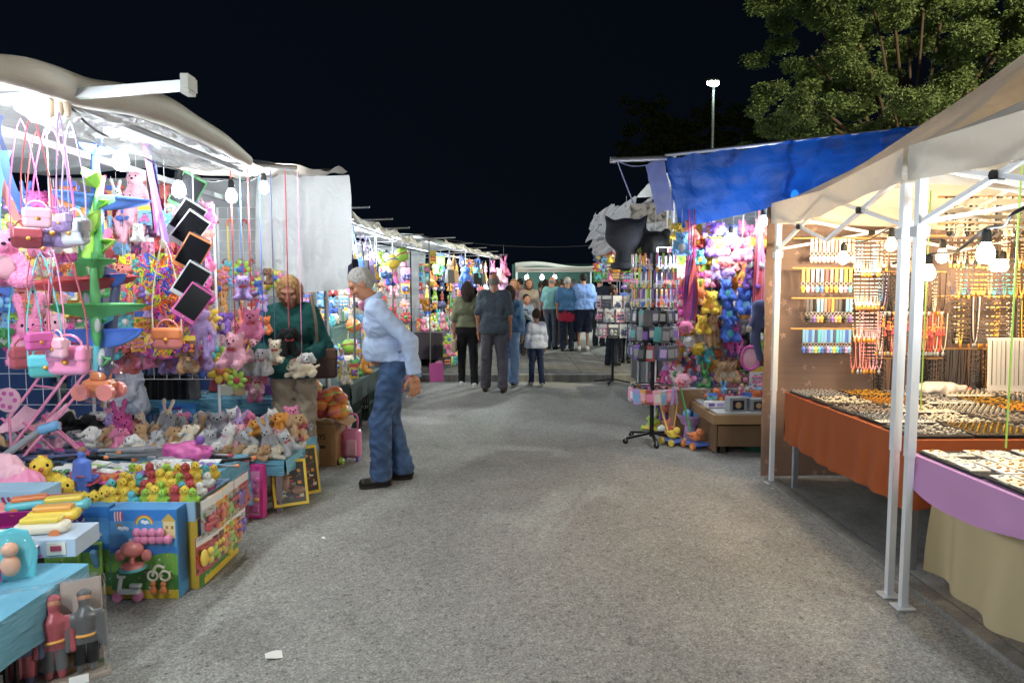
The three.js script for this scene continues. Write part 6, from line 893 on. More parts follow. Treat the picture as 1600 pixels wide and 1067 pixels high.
{ // pads with rings, cards and chains
  const padG = G('pad', () => rbox(.34, .012, .3, .004, 0, .006, 0)), cols = ['#1b1b1d', '#232226', '#2a2622'];
  const trinket = G('ringrow', () => { const g = []; for (let i = 0; i < 9; i++) for (let j = 0; j < 6; j++) g.push(new THREE.TorusGeometry(.009, .0035, 4, 8).rotateY(i % 2 * .5).translate(-.145 + i * .036, .02, -.12 + j * .048)); return M(g); });
  const heap = [0, 1, 2].map(q => { const g = []; for (let i = 0; i < 150; i++) g.push(new THREE.IcosahedronGeometry(rr(.005, .011), 0).scale(1, .6, 1).translate(rr(-.155, .155), .016 + rnd() * .008, rr(-.135, .135))); return M(g); });
  const bead = { gold: mat('#c79a3a', .3, { metalness: .7 }), silver: mat('#c3c4c4', .28, { metalness: .8 }), amber: mat('#d08b1c', .4), pale: mat('#d8cdb4', .5), dark: mat('#5d5140', .4, { metalness: .4 }), multi: mat('#9a8f84', .35, { metalness: .3 }) };
  const W1 = 'on the orange cloth table'; let k = 0;
  for (let j = 0; j < 5; j++) for (let i = 0; i < 5; i++) { const mk = ['silver', 'pale', 'pale', 'gold', 'multi', 'amber', 'silver', 'pale'][(i * 3 + j * 2) % 8]; const o = put('jewellery_pad', `black pad of ${mk} trinkets ${W1}`, 'jewellery pad', 'jewellery pads ' + W1, [2.32 + i * .35 + rr(-.008, .008), .755 + .004 * ((i + j) % 2), -5.08 + j * .33], rr(-.04, .04)); part('pad', padG, mat(cols[k % 3], .8), o); part('trinkets', k % 3 === 0 ? trinket : heap[k % 3], bead[mk], o).userData.kind = 'stuff'; k++; if (k % 4 === 0) part('paper', G('pap', () => box(.33, .003, .07, 0, .014, .1)), mat('#e8e2d4', .7), o); }
  const o2 = thing('bubble_wrap_bag', 'crumpled translucent plastic bag on the jewellery table', 'plastic bag', [3.2, .77, -5.1]); o2.scale.setScalar(.72); part('body', nets((x, y, z) => elp([0, .05, 0], [.3, .07, .13])(x, y, z) + noise.noise(x * 16, y * 16, z * 16) * .02, [-.4, -.06, -.25], [.4, .2, .25], .02), mat('#f4ede8', .3, { transmission: .4, thickness: 0 }), o2);
  // pink edged table: rows of white cards on black felt
  const W2 = 'on the pink edged table', cardG = [rbox(.085, .006, .058, .002), rbox(.085, .009, .058, .002)], tone = ['#efe6d6', '#e6dcc8', '#f4eee4', '#dccfb8'].map(c => mat(c, .45, { clearcoat: .3 })), gem = G('gem', () => M(...[[-.02, 0], [.02, .006], [0, -.012]].map(([x, z]) => ell(.007, .004, .007, x, .006, z, 0, 0, 0, 6))));
  for (let j = 0; j < 5; j++) for (let i = 0; i < 3; i++) { const o = put('ring_card_board', `black felt board of white earring cards ${['at the kerb side', 'along the middle', 'on the tent side'][i]} of the pink table`, 'display board', 'earring boards ' + W2, [2.18 + i * .43, .757 + .003 * ((i + j) % 2), -3.04 + j * .46], rr(-.02, .02)); part('felt', G('felt', () => rbox(.42, .01, .45, .003, 0, .005, 0)), mat('#1e1d20', .9), o);
    for (let b = 0; b < 7; b++) for (let a = 0; a < 4; a++) { if (rnd() < .06) continue; const c = part('card', cardG[(a + b) & 1], pick(tone), o); c.position.set(-.152 + a * .1 + rr(-.006, .006), .014, -.185 + b * .062 + rr(-.004, .004)); c.rotation.set(rr(-.06, .06), rr(-.06, .06), 0); part('gem', gem, rnd() < .5 ? bead.silver : bead.gold, c); } }
  const ct = thing('shallow_box', 'open shallow cream box of earring cards on pink table', 'box', [2.95, .775, -2.5], .1); part('floor', box(.5, .01, .7, 0, 0, 0), mat('#d9c49c', .7), ct); part('side', [box(.5, .06, .012, 0, .03, .35), box(.5, .06, .012, 0, .03, -.35), box(.012, .06, .7, .25, .03, 0), box(.012, .06, .7, -.25, .03, 0)], mat('#d2b98a', .7), ct); for (let b = 0; b < 8; b++) for (let a = 0; a < 4; a++) { const c = part('card', cardG[0], pick(tone), ct); c.position.set(-.18 + a * .12, .02, -.29 + b * .083); }
}
{ // rods with key rings and necklaces on the end sheet
  const Z = -5.36, rodT = (x0, x1, y, label) => solo('wooden_rod', label, 'rod', rod(V(x0, y, Z), V(x1, y, Z), .008, 8), wood, 'wooden rods on the end sheet');
  const X = px => at(px, 450, -Z).x, Y = py => at(1400, py, -Z).y;
  for (const py of [372, 419, 466, 514]) rodT(X(1238), X(1362), Y(py), 'thin wooden rod of key rings on the end sheet');
  for (const py of [376, 428, 473, 528]) rodT(X(1340), X(1416), Y(py), 'thin wooden rod of pale necklaces on the end sheet');
  for (const py of [368, 425, 488, 560]) rodT(X(1362), X(1478), Y(py), 'thin wooden rod of dark necklaces on the end sheet');
  for (const py of [350, 405, 463, 545]) rodT(X(1462), X(1640), Y(py), 'thin wooden rod of long necklaces on the end sheet');
  const kr = (py, n, x0, x1, sc, cc, w) => { for (let i = 0; i < n; i++) keychain(sc[i % sc.length], cc[i % cc.length], w, [X(x0 + (x1 - x0) * i / (n - 1)), Y(py) - .005, Z + .014], rr(-.15, .15), 1); };
  kr(372, 11, 1266, 1330, ['white', 'cream', 'salmon', 'white'], ['white', 'cream', 'rose'], 'on the top rod');
  kr(419, 11, 1254, 1328, ['yellow', 'yellow', 'rose', 'sky', 'sky', 'red', 'salmon', 'yellow', 'turquoise'], ['yellow', 'white', 'pink', 'turquoise', 'blue', 'amber', 'orange'], 'on the second rod');
  kr(466, 13, 1262, 1330, ['charcoal', 'charcoal', 'black', 'sky', 'sky', 'salmon', 'brown', 'amber'], ['black', 'charcoal', 'purple', 'tan', 'amber'], 'on the third rod');
  kr(514, 16, 1258, 1330, ['sky', 'sky', 'blue', 'sky', 'navy', 'turquoise'], ['blue', 'navy', 'lilac', 'sky', 'yellow', 'turquoise'], 'on the lowest rod');
  const nk = (py, n, x0, x1, st, cc, w, L) => { for (let i = 0; i < n; i++) necklace(pick(st), pick(cc), w, [X(x0 + (x1 - x0) * i / (n - 1)) + rr(-.006, .006), Y(py) - .004, Z + .016 + (i % 2) * .012], rr(-.4, .4), 1, L); };
  nk(376, 11, 1336, 1372, [0, 3], ['cream', 'silver', 'sky', 'white'], 'on the upper pale rod', .24); nk(428, 12, 1336, 1378, [0, 3, 0], ['cream', 'white', 'sky', 'silver', 'lilac'], 'on the middle pale rod', .24); nk(473, 10, 1338, 1372, [0, 3], ['white', 'rose', 'cream', 'silver'], 'on the lower pale rod', .27); nk(528, 8, 1336, 1376, [0, 1], ['rose', 'cream', 'salmon'], 'on the lowest pale rod', .24);
  nk(368, 9, 1370, 1420, [0, 2], ['cream', 'tan', 'silver'], 'on the upper dark rod', .24); nk(425, 30, 1372, 1470, [1, 1, 0, 3], ['black', 'charcoal', 'black', 'brown', 'cream'], 'on the second dark rod', .3); nk(488, 34, 1372, 1474, [1, 0, 3, 1], ['black', 'brown', 'tan', 'red', 'cream', 'orange'], 'on the third dark rod', .3); nk(560, 36, 1374, 1476, [1, 1, 3], ['black', 'charcoal', 'black', 'brown'], 'on the lowest dark rod', .3);
  nk(350, 20, 1480, 1600, [0, 2, 3], ['teal', 'cream', 'tan', 'black'], 'on the top long rod', .3); nk(405, 15, 1486, 1600, [0, 2], ['teal', 'navy', 'amber', 'tan'], 'on the second long rod', .27); nk(463, 24, 1484, 1605, [0, 3, 2, 1], ['white', 'black', 'amber', 'cream', 'charcoal', 'yellow'], 'on the third long rod', .36); nk(545, 20, 1478, 1545, [1, 1, 3], ['black', 'charcoal', 'brown'], 'on the lowest long rod', .3); nk(545, 12, 1545, 1605, [1, 3], ['white', 'cream', 'black', 'amber', 'lime'], 'near the tent back', .34);
  // red and coloured tassels row
  for (let i = 0; i < 26; i++) { const o = put('tassel', `${i % 3 ? 'red' : 'orange'} tassel charm between dark necklaces`, 'tassel', 'tassels between dark necklaces', [X(1378 + i * 3.8), Y(505) + rr(-.06, .06), Z + .045], 0); part('tuft', G('tuft', () => tr(new THREE.ConeGeometry(.014, .06, 8), 0, -.03, 0)), clothM(i % 3 ? 'red' : 'orange'), o); part('bead', G('tbead', () => ell(.008, .008, .008)), mat('amber', .3), o); }
  // beaded strands hanging from a rod under the canopy
  const zr = -4.4, XR = px => at(px, 350, 4.4).x, yr = at(1500, 308, 4.4).y; solo('wooden_rod', 'rod of shell strands slung under the canopy', 'rod', rod(V(XR(1465), yr, zr), V(XR(1640), yr, zr), .008, 8), wood);
  solo('rod_string', 'strings holding the shell strand rod', 'string', [rod(V(XR(1470), yr, zr), V(XR(1470), 2.14, zr), .003, 5), rod(V(XR(1600), yr, zr), V(XR(1600), 2.14, zr), .003, 5)], cordM);
  for (let i = 0; i < 17; i++) { const px = i < 6 ? 1482 + i * 5.5 : i < 12 ? 1528 + (i - 6) * 5.5 : 1570 + (i - 12) * 5; necklace(2, ['black', 'charcoal', 'cream', 'tan', 'silver'][i % 5], 'on the canopy rod', [XR(px), yr - .004, zr + .01], rr(-.5, .5), 1, .24); }
  // coloured cords hanging at the opening
  for (const [px, d, c, y1] of [[1440, 3.9, 'sky', 600], [1455, 4.0, 'lime', 640], [1595, 2.9, 'lime', 700]]) { const p = at(px, 300, d); solo('coloured_string', `${cn(c)} string hanging at ${px === 1440 ? 'the tent leg' : px === 1455 ? 'the tent opening' : 'the right tent side'}`, 'cord', rod(V(p.x, 2.12, p.z), at(px, y1, d).setX(p.x).setZ(p.z), .004, 5), mat(c, .5)); }
  const wt = thing('white_card_stand', 'white card stand of fine chains at the tent back', 'card stand', [X(1560), .76, -5.2], -.1); part('card', rbox(.3, .42, .012, .004, 0, .21, 0, -.06), mat('#e6e2da', .6), wt); for (let k = 0; k < 9; k++) part('chain', rod(V(-.13 + k * .032, .4, .012), V(-.13 + k * .032, .06, .03), .003, 5), k % 3 ? galv : mat('#3a3634', .5), wt);
  for (let i = 0; i < 14; i++) ball(['red', 'green', 'blue', 'red'][i >> 2], 'tiny one below the dark necklaces', [X(1440 + i * 5), .765, -5.24 + rr(-.03, .03)], .28);
}
// scraps on the road
for (const [x, y, a, s, l] of [[428, 1048, .4, .05, 'small white paper scrap on the near asphalt'], [1240, 778, .2, .09, 'white flattened cup on asphalt beside the tent leg'], [1208, 771, .5, .02, 'tiny white paper bit by the tent leg'], [505, 852, .9, .02, 'thin white paper strip on asphalt']]) { const d = 1654 / (y - 452), p = at(x, y, d).setY(.006); const o = solo('paper_scrap', l, 'litter', sheet(6, 6, (u, v) => [(u - .5) * s * 1.4, .006 * sin(u * 3 + v * 2) + .004, (v - .5) * s]), mat('#eceae4', .8)); o.position.copy(p); o.rotation.y = a; }
for (let i = 0; i < 26; i++) { const s = rr(.005, .012), o = solo('litter_speck', 'tiny pale speck of litter on the asphalt', 'litter', G('speck', () => box(1, .3, .7)), mat(i % 3 ? '#d6d4cc' : '#2a2623', .9), 'specks of litter on the asphalt'); o.position.set(rr(-1.3, 1.8), .004, -rr(2.8, 9)); o.scale.setScalar(s); o.rotation.y = rnd() * 3; }

// ================= PEOPLE =================
const add3 = (a, b) => [a[0] + b[0], a[1] + b[1], a[2] + b[2]], mix3 = (a, b, t) => a.map((v, i) => v + (b[i] - v) * t);
function handPrims(W, dir, side, palmN, k = 1, curl = .5) { // palm and five fingers
  const D = V(...dir).normalize(), S = V(...side).addScaledVector(D, -V(...side).dot(D)).normalize(), N = V(...palmN).addScaledVector(D, -V(...palmN).dot(D)).normalize();
  const P = (d, s, n) => { const v = V(...W).addScaledVector(D, d * k).addScaledVector(S, s * k).addScaledVector(N, n * k); return [v.x, v.y, v.z]; };
  const l = [cap(P(0, 0, 0), .026 * k, P(.03, 0, 0), .026 * k)], pl = [];
  for (const q of [-.028, -.009, .009, .028]) pl.push(cap(P(.03, q * .8, 0), .016 * k, P(.088, q, .002), .0125 * k));
  [[-.03, .062], [-.01, .075], [.01, .08], [.03, .07]].forEach(([q, L]) => { const a = P(.088, q, .002), b = P(.088 + L * .55, q * 1.12, .004 + L * curl * .35), c = P(.088 + L * (1 - curl * .35), q * 1.12, .006 + L * curl); pl.push(cap(a, .0105 * k, b, .0095 * k), cap(b, .0095 * k, c, .0075 * k)); });
  pl.push(cap(P(.02, .03, .004), .015 * k, P(.06, .056, .016), .011 * k), cap(P(.06, .056, .016), .011 * k, P(.092, .06, .026), .0085 * k));
  return uni([...l, ...pl], .008 * k);
}
function bounds(pts, m) { const lo = [1e9, 1e9, 1e9], hi = [-1e9, -1e9, -1e9]; for (const p of pts) for (let i = 0; i < 3; i++) { lo[i] = Math.min(lo[i], p[i] - m); hi[i] = Math.max(hi[i], p[i] + m); } return [lo, hi]; }
const skinM = c => mat(c, .55, { sheen: .15 });
function person(label, p, turn, o) {
  const H = o.H || 1.7, s = H / 1.7, lean = o.lean || 0, fine = o.fine || .016, kid = H < 1.35, hs = kid ? 1.22 : 1, b = o.bulk || 1, fem = o.fem ? 1 : 0;
  const t = thing('person', label, 'person', p, turn, null); t.scale.setScalar(s);
  const up = q => { const y = q[1] - .93, z = q[2]; return [q[0], .93 + y * cos(lean) - z * sin(lean), y * sin(lean) + z * cos(lean)]; };
  const sw = (fem ? .155 : .17) * (kid ? .88 : 1), hw = fem ? .09 : .088;
  const pel = [0, .93, 0], wai = up([0, 1.08, 0]), che = up([0, 1.27, .005]), nek = up([0, 1.45, -.012]);
  const nod = (o.nod || 0), hedB = up([0, 1.5, 0]), hed = add3(hedB, [0, .092 * cos(lean + nod) * hs, .02 + .092 * sin(lean + nod)]);
  const A = o.arms || {}, L = o.legs || {}, arm = {}, leg = {};
  for (const [k, q] of [['L', 1], ['R', -1]]) {
    arm[k] = [up([q * sw, 1.385, 0]), ...(A[k] ? A[k].map(v => [v[0] * 1, v[1], v[2]]) : [up([q * (sw + .055), 1.11, -.015]), up([q * (sw + .06), .87, .05])])];
    leg[k] = [[q * hw, .9, 0], ...(L[k] || [[q * hw * 1.05, .49, .012], [q * hw * 1.1, .085, -.02]])];
  }
  const torso = g => [cap([-.075, .93, -.01], (.108 + .012 * fem) * b + g, [.075, .93, -.01], (.108 + .012 * fem) * b + g), cap(add3(wai, [-.055, 0, 0]), (.102 - .012 * fem) * b + g, add3(wai, [.055, 0, 0]), (.102 - .012 * fem) * b + g), cap(add3(che, [-.08 * (1 - .1 * fem), 0, 0]), .108 * b + g, add3(che, [.08 * (1 - .1 * fem), 0, 0]), .108 * b + g), cap(arm.L[0].map((v, i) => v * (i ? 1 : .8)), .06 + g, arm.R[0].map((v, i) => v * (i ? 1 : .8)), .06 + g), ...(o.belly ? [elp(add3(wai, [0, -.02, .06]), [.13 * b + g, .14 + g, .1 + o.belly + g])] : []), ...(fem ? mir(q => elp(add3(che, up([q * .065, .93, .085]).map((v, i) => i === 1 ? v - .93 : v)), [.062, .062, .055])) : [])];
  const armB = (k, g, n = 2, e = 0) => { const [a, e1, w] = arm[k]; return n < 1 ? [cap(a, .054 + g, mix3(a, e1, n), .05 + g)] : [cap(a, .054 + g, e1, .041 + g), ...(n > 1 ? [cap(e1, .041 + g, w, .029 + g + e)] : [])]; };
  const legB = (k, g, e = 0) => { const [a, n, c] = leg[k]; return [cap(a, .08 * b + g, n, .053 + g + e * .3), cap(n, .053 + g + e * .3, c, .038 + g + e)]; };
  const headF = (g = 0) => { const c = cos(nod + lean), si = sin(nod + lean), yw = o.look || 0, cy = cos(yw), sy = sin(yw);
    return f => (x, y, z) => { let X = x - hed[0], Y = y - hed[1], Z = z - hed[2]; const Y2 = Y * c + Z * si, Z2 = -Y * si + Z * c; const X3 = X * cy - Z2 * sy, Z3 = X * sy + Z2 * cy; return f(X3 / hs, Y2 / hs, Z3 / hs) * hs; }; };
  const HF = headF();
  const skull = uni([elp([0, .022, -.006], [.074, .094, .092]), elp([0, -.045, .022], [.057, .062, .062]), cap([0, -.09, .052], .02, [0, -.088, .05], .02), cap([0, .012, .084], .009, [0, -.026, .1], .0145), ...mir(q => elp([q * .074, -.008, -.004], [.011, .03, .019])), ...mir(q => cap([q * .014, .028, .083], .011, [q * .045, .026, .07], .01)), cap([-.018, -.062, .082], .008, [.018, -.062, .082], .008), ...mir(q => elp([q * .04, -.025, .062], [.024, .022, .022]))], .018);
  const neck = cap(nek, .052 * (fem ? .88 : 1), add3(hed, [0, -.06, -.02]), .05 * (fem ? .88 : 1));
  // skin: one continuous body
  const bodyPts = [pel, che, nek, ...['L', 'R'].flatMap(k => [...arm[k], ...leg[k]])], [blo, bhi] = bounds(bodyPts, .17);
  const bodyF = uni([...torso(-.012), neck, ...armB('L', -.003), ...armB('R', -.003), ...legB('L', -.012), ...legB('R', -.012)], .045);
  const hd = HF(skull), headAll = (x, y, z) => smin(hd(x, y, z), neck(x, y, z), .03);
  const [hlo, hhi] = bounds([hed], .17 * hs); const g = [nets(bodyF, blo, bhi, Math.max(fine, .018)), nets(headAll, hlo, hhi, Math.min(fine * .5, .008))];
  for (const [k, q] of [['L', 1], ['R', -1]]) { const [, e, w] = arm[k], d = [w[0] - e[0], w[1] - e[1], w[2] - e[2]]; const hf = handPrims(w, o.handDir && o.handDir[k] || d, o.handSide && o.handSide[k] || [0, 0, 1], o.palm && o.palm[k] || [-q, 0, 0], kid ? .8 : 1, o.curl ?? .45); const [l2, h2] = bounds([add3(w, V(...(o.handDir && o.handDir[k] || d)).normalize().multiplyScalar(.09).toArray())], .13); g.push(nets(hf, l2, h2, Math.min(fine * .45, .0065))); }
  part('body', M(g), skinM(o.skin || '#b98468'), t);
  const wr = (f, a, fr = 13, oy = 0) => (x, y, z) => f(x, y, z) + noise.noise(x * fr * .8, y * fr * .5 + oy, z * fr * .8) * a * .7 + (Math.abs(noise.noise(x * fr, (y + x * .5) * fr * 1.1 + oy, z * fr)) - .22) * a * 1.5;
  // trousers
  { const P = o.pants, end = P.len || 0; const f = wr(uni([...torso(.004).slice(0, 2), ...legB('L', .012 + (P.loose || 0), P.flare ?? .014), ...legB('R', .012 + (P.loose || 0), P.flare ?? .014)], .02), .015 + (P.loose || 0) * .5, 13, 5);
    const [l, h] = bounds([[-.12, 1.08, 0], [.12, .93, 0], ...leg.L, ...leg.R], .19); const cut = P.len || .055, top = wai[1] + (P.top ?? -.03);
    part(P.skirt ? 'skirt' : P.len ? 'shorts' : 'trousers', nets((x, y, z) => Math.max(f(x, y, z), y - top, cut - y), l, h, fine), P.m || clothM(P.c), t); }
  // top
  { const T = o.top, sl = T.sleeve ?? 2; const parts = [...torso(.018 + (T.loose || 0)), ...armB('L', .014 + (T.loose || 0) * .6, sl, .014), ...armB('R', .014 + (T.loose || 0) * .6, sl, .014)]; const f = wr(uni(parts, .035), .011 + (T.loose || 0) * .4, 15, 2);
    const cuts = ['L', 'R'].map(k => { const [, e, w] = arm[k]; const d = V(w[0] - e[0], w[1] - e[1], w[2] - e[2]), L_ = d.length(); d.normalize(); return (x, y, z) => sl < 1.5 ? -1 : ((x - w[0]) * d.x + (y - w[1]) * d.y + (z - w[2]) * d.z) + (T.cuff || .012); });
    const nearArm = ['L', 'R'].map(k => cap(arm[k][1], .1, arm[k][2], .11)); const hem = T.hem ?? .9; const [l, h] = bounds([...arm.L, ...arm.R, pel, che, nek, [0, hem, 0]], .2);
    const nk = cap(add3(nek, [0, -.005, .01]), .062, add3(hed, [0, 0, .0]), .075);
    const fullT = (x, y, z) => { let d = Math.max(f(x, y, z), hem - y + noise.noise(x * 8, 0, z * 8) * .01); for (let i = 0; i < 2; i++) if (nearArm[i](x, y, z) < 0) d = Math.max(d, cuts[i](x, y, z)); return Math.max(d, -nk(x, y, z)); };
    // arms may hang below the hem
    const armOnly = wr(uni([...armB('L', .014, sl, .014), ...armB('R', .014, sl, .014)], .02), .011, 15, 2);
    part(T.name || 'shirt', nets((x, y, z) => { let d2 = armOnly(x, y, z); for (let i = 0; i < 2; i++) if (nearArm[i](x, y, z) < 0) d2 = Math.max(d2, cuts[i](x, y, z)); return Math.min(fullT(x, y, z), d2); }, l, h, fine), T.m || clothM(T.c), t);
    if (T.side) { const sg = t.children[t.children.length - 1].geometry, ps = sg.attributes.position; for (let i = 0; i < ps.count; i++) sg.attributes.uv.setXY(i, ps.getZ(i) + .25 * ps.getY(i), ps.getY(i)); }
    if (T.collar) { const cc = add3(nek, [0, .012, .004]); part('collar', tr(new THREE.TorusGeometry(.066, .016, 8, 26).scale(1, 1, 1.5), cc[0], cc[1], cc[2], PI / 2 + lean + .25), T.m || clothM(T.c), t); } }
  // shoes
  for (const k of ['L', 'R']) { const a = leg[k][2], q = k === 'L' ? 1 : -1, up_ = (L[k] && L[k][2]) || 0, sh = o.shoe || { c: 'black' }; const F = sh.pitch && sh.pitch[k] || 0; const toe = [a[0] + q * .02, a[1] - .045 - .1 * sin(F), a[2] + .13 * cos(F)], heel = [a[0], a[1] - .035 + .05 * sin(F), a[2] - .045];
    const f = uni([cap(heel, .04, toe, .04), cap([a[0], a[1] - .01, a[2]], .044, mix3(heel, toe, .45), .042)], .03), base = Math.min(heel[1], toe[1]) - .04; const [l, h] = bounds([heel, toe, a], .08);
    const so = part('shoe', nets((x, y, z) => Math.max(f(x, y, z), F ? -1 : base + .003 - y), l, h, Math.min(fine, .011)), mat(sh.c, .4), t);
    part('sole', nets((x, y, z) => Math.max(cap(add3(heel, [0, -.012, 0]), .044, add3(toe, [0, -.012, 0]), .043)(x, y, z), y - (base + .022 + (F ? .04 : 0)), F ? -1 : base - y), l, h, .012), mat(sh.sole || '#2a2624', .7), so); }
  // hair
  if (o.hair) { const hr = o.hair, n = (x, y, z) => noise.noise(x * 55, y * 24, z * 40) * .009 + noise.noise(x * 120, y * 50, z * 90) * .004; let f = (x, y, z) => Math.max(elp([0, .026, -.01], [.081, .1, .099])(x, y, z) + n(x, y, z), -y * .55 + z * .83 - (hr.line ?? .02) + noise.noise(x * 40, y * 40, 3) * .012, -.085 - y - z * .4);
    if (hr.style === 'bald') f = (x, y, z) => Math.max(elp([0, .012, -.01], [.079, .085, .098])(x, y, z) + n(x, y, z), y - .04, z - .02, -.07 - y);
    const base = f; if (hr.style === 'long') f = (x, y, z) => Math.min(base(x, y, z), Math.max(smin(cap([0, 0, -.045], .075, [0, -.2, -.075], .072)(x, y, z), elp([0, -.03, -.02], [.1, .12, .08])(x, y, z), .05) + n(x, y, z) * 2, z - .035 + (y > -.02 ? 0 : 0), -(hr.len || .27) - y));
    if (hr.style === 'bob') f = (x, y, z) => Math.min(base(x, y, z), Math.max(elp([0, -.015, -.015], [.1, .125, .1])(x, y, z) + n(x, y, z) * 2, z * .9 - .045 - Math.max(0, Math.abs(x) - .05) * .9, Math.abs(x) < .055 && z > .03 ? 1 : -1));
    const [l, h] = bounds([hed], .34 * hs), fur = g => fine < .018 ? furry(g, hr.style === 'short' || hr.style === 'bald' ? .012 : .022, .0016, .9) : g; l[1] = hed[1] - .34; h[1] = hed[1] + .16 * hs; l[0] = hed[0] - .17; h[0] = hed[0] + .17; part('hair', fur(nets(HF(f), l, h, Math.min(fine * .6, .0095))), mat(hr.c, .8, { sheen: .3, bumpMap: fuzz, bumpScale: .006 }), t); }
  if (o.face !== false) { // eyes and brows
    const toW = q => { const c = cos(nod + lean), si = sin(nod + lean), yw = o.look || 0; const X = q[0] * cos(yw) + q[2] * sin(yw), Z0 = -q[0] * sin(yw) + q[2] * cos(yw), Y = q[1] * c - Z0 * si, Z = q[1] * si + Z0 * c; return [hed[0] + X * hs, hed[1] + Y * hs, hed[2] + Z * hs]; };
    for (const q of [1, -1]) { part('eye', ell(.0105 * hs, .006 * hs, .006, ...toW([q * .031, .004, .077]), 0, 0, 0, 8), mat('#2b211c', .2), t); part('eyebrow', ell(.017 * hs, .0042 * hs, .006, ...toW([q * .032, .027, .083]), 0, 0, 0, 8), mat(o.hair ? o.hair.c : '#6a5a4a', .8), t); }
    part('mouth', ell(.021 * hs, .005 * hs, .005, ...toW([0, -.062, .0885]), 0, 0, 0, 8), mat('#9a5a50', .5), t); }
  if (o.cap) { part('cap', nets(HF((x, y, z) => Math.min(Math.max(elp([0, .03, -.006], [.087, .09, .103])(x, y, z), .03 - y), elp([0, .036, .1], [.075, .012, .075])(x, y, z))), ...bounds([hed], .24), .009), clothM(o.cap), t); }
  if (o.belt) part('belt', tr(new THREE.TorusGeometry(.152 * b, .014, 6, 28).scale(1, .74, 1.6), 0, wai[1] - .045, .0, PI / 2), mat('#2a1c14', .4), t);
  return t;
}
const denim = new THREE.MeshPhysicalMaterial({ color: '#52719f', roughness: .9, map: pixTex(256, (u, v, i, j) => { const k = 190 + tn(u, v, 7, 3) * 70 + ((i + j) % 4 < 2 ? 12 : -8) + rnd() * 24; const q = Math.max(90, Math.min(255, k)); return [q, q, q]; }, true, 2), bumpMap: weave, bumpScale: .0008 });
const stripe = new THREE.MeshPhysicalMaterial({ roughness: .85, color: '#ffffff', map: canvasTex(64, 64, (g, w, h) => { g.fillStyle = '#b3c4df'; g.fillRect(0, 0, w, h); g.fillStyle = '#98adcf'; for (let x = 0; x < w; x += 16) g.fillRect(x, 0, 5, h); }) }); stripe.map.repeat.set(22, 22);
const greyHair = '#a5a39d';
person('elderly man in pale blue shirt and jeans looking at the toys', [-.95, 0, -5.38], -PI / 2 + .22, { H: 1.74, lean: .27, nod: .3, fine: .0105, belly: .005, bulk: .97, skin: '#b07a5c',
  arms: { L: [[.225, 1.13, -.12], [.225, .87, -.15]], R: [[-.25, 1.13, .02], [-.25, .88, .02]] }, legs: { L: [[.085, .5, .1], [.085, .085, .1]], R: [[-.075, .5, .02], [-.08, .085, -.08]] }, palm: { L: [-.6, 0, .7], R: [1, 0, 0] }, curl: .35,
  top: { m: stripe, hem: .97, loose: .002, collar: 1, side: 1 }, pants: { m: denim, loose: .006, flare: .026 }, shoe: { c: '#16130f' }, hair: { c: greyHair, style: 'short', line: .012 }, belt: 1 });
person('woman in dark green sweater holding a white plush dog', [-1.82, 0, -5.66], .12, { H: 1.66, lean: .08, nod: .42, fem: 1, fine: .012, bulk: 1.1, skin: '#bd8a70',
  arms: { L: [[.27, 1.1, .08], [.16, 1.03, .3]], R: [[-.27, 1.1, .06], [-.14, 1.05, .3]] }, handSide: { L: [0, 1, 0], R: [0, 1, 0] }, top: { c: '#0f4a45', name: 'sweater', hem: .84, loose: .012, cuff: .02 }, pants: { c: '#a3927c', loose: .008, flare: .026 }, shoe: { c: '#5a4a3e' }, hair: { c: '#a98457', style: 'bob', line: .018 } });
{ const t = thing('handbag', 'brown leather shoulder bag at the hip of the woman', 'bag', [-1.54, .82, -5.58], .3); part('body', rbox(.2, .24, .09, .03, 0, .12, 0), mat('#4a3026', .45), t); part('flap', rbox(.205, .1, .096, .02, 0, .2, .002), mat('#553829', .45), t); part('strap', tube([[-.05, .2, 0], [-.07, .5, .06], [-.1, .68, .03], [-.09, .6, -.1], [.02, .22, -.02]], .012, 24, 5), mat('#7d6a52', .6), t);
  plush('dog', 'white', 'held by the woman in green', at(478, 588, 5.3), .4, .66, { bow: 'crimson' }); }
person('small child in pale shirt and red cap behind the tables', at(214, 700, 5.55).setY(0), -.9, { H: 1.1, lean: .12, nod: .25, fine: .013, top: { c: '#dfe3f0', hem: .78, loose: .02 }, pants: { c: '#2f3c5e' }, cap: '#9c1626', hair: { c: '#3a281c', style: 'short' }, arms: { L: [[.26, 1.1, .1], [.16, .98, .28]], R: [[-.26, 1.1, .1], [-.16, .98, .28]] } });
const stride = { L: [[.095, .5, .09], [.1, .1, .06]], R: [[-.095, .5, .03], [-.1, .12, -.22]] };
const walk = (f, b) => ({ L: [[.095, .49, .08 * f], [.1, .085, .14 * f]], R: [[-.095, .49, .0], [-.1, .1, -.16 * b]] });
person('woman walking away in olive top and black trousers', at(731, 606, 10.75).setY(0), PI + .1, { H: 1.66, fem: 1, legs: walk(1, 1), face: false, top: { c: '#6f7258', sleeve: 1, hem: .98, loose: .008 }, pants: { c: '#111114', flare: .01 }, shoe: { c: '#d9d6d0', sole: '#e8e6e2' }, hair: { c: '#2a1a14', style: 'long', len: .2 }, skin: '#a9755c' });
{ const t = thing('handbag', 'beige shoulder bag carried by the woman in olive', 'bag', at(710, 540, 10.75), PI / 2); part('body', rbox(.26, .2, .09, .03, 0, 0, 0), mat('#b9a58c', .6), t); part('strap', tube([[-.1, .08, 0], [-.04, .4, -.08], [.02, .58, -.14], [.06, .4, -.05], [.1, .08, 0]], .01, 20, 5), mat('#c9b9a0', .6), t); }
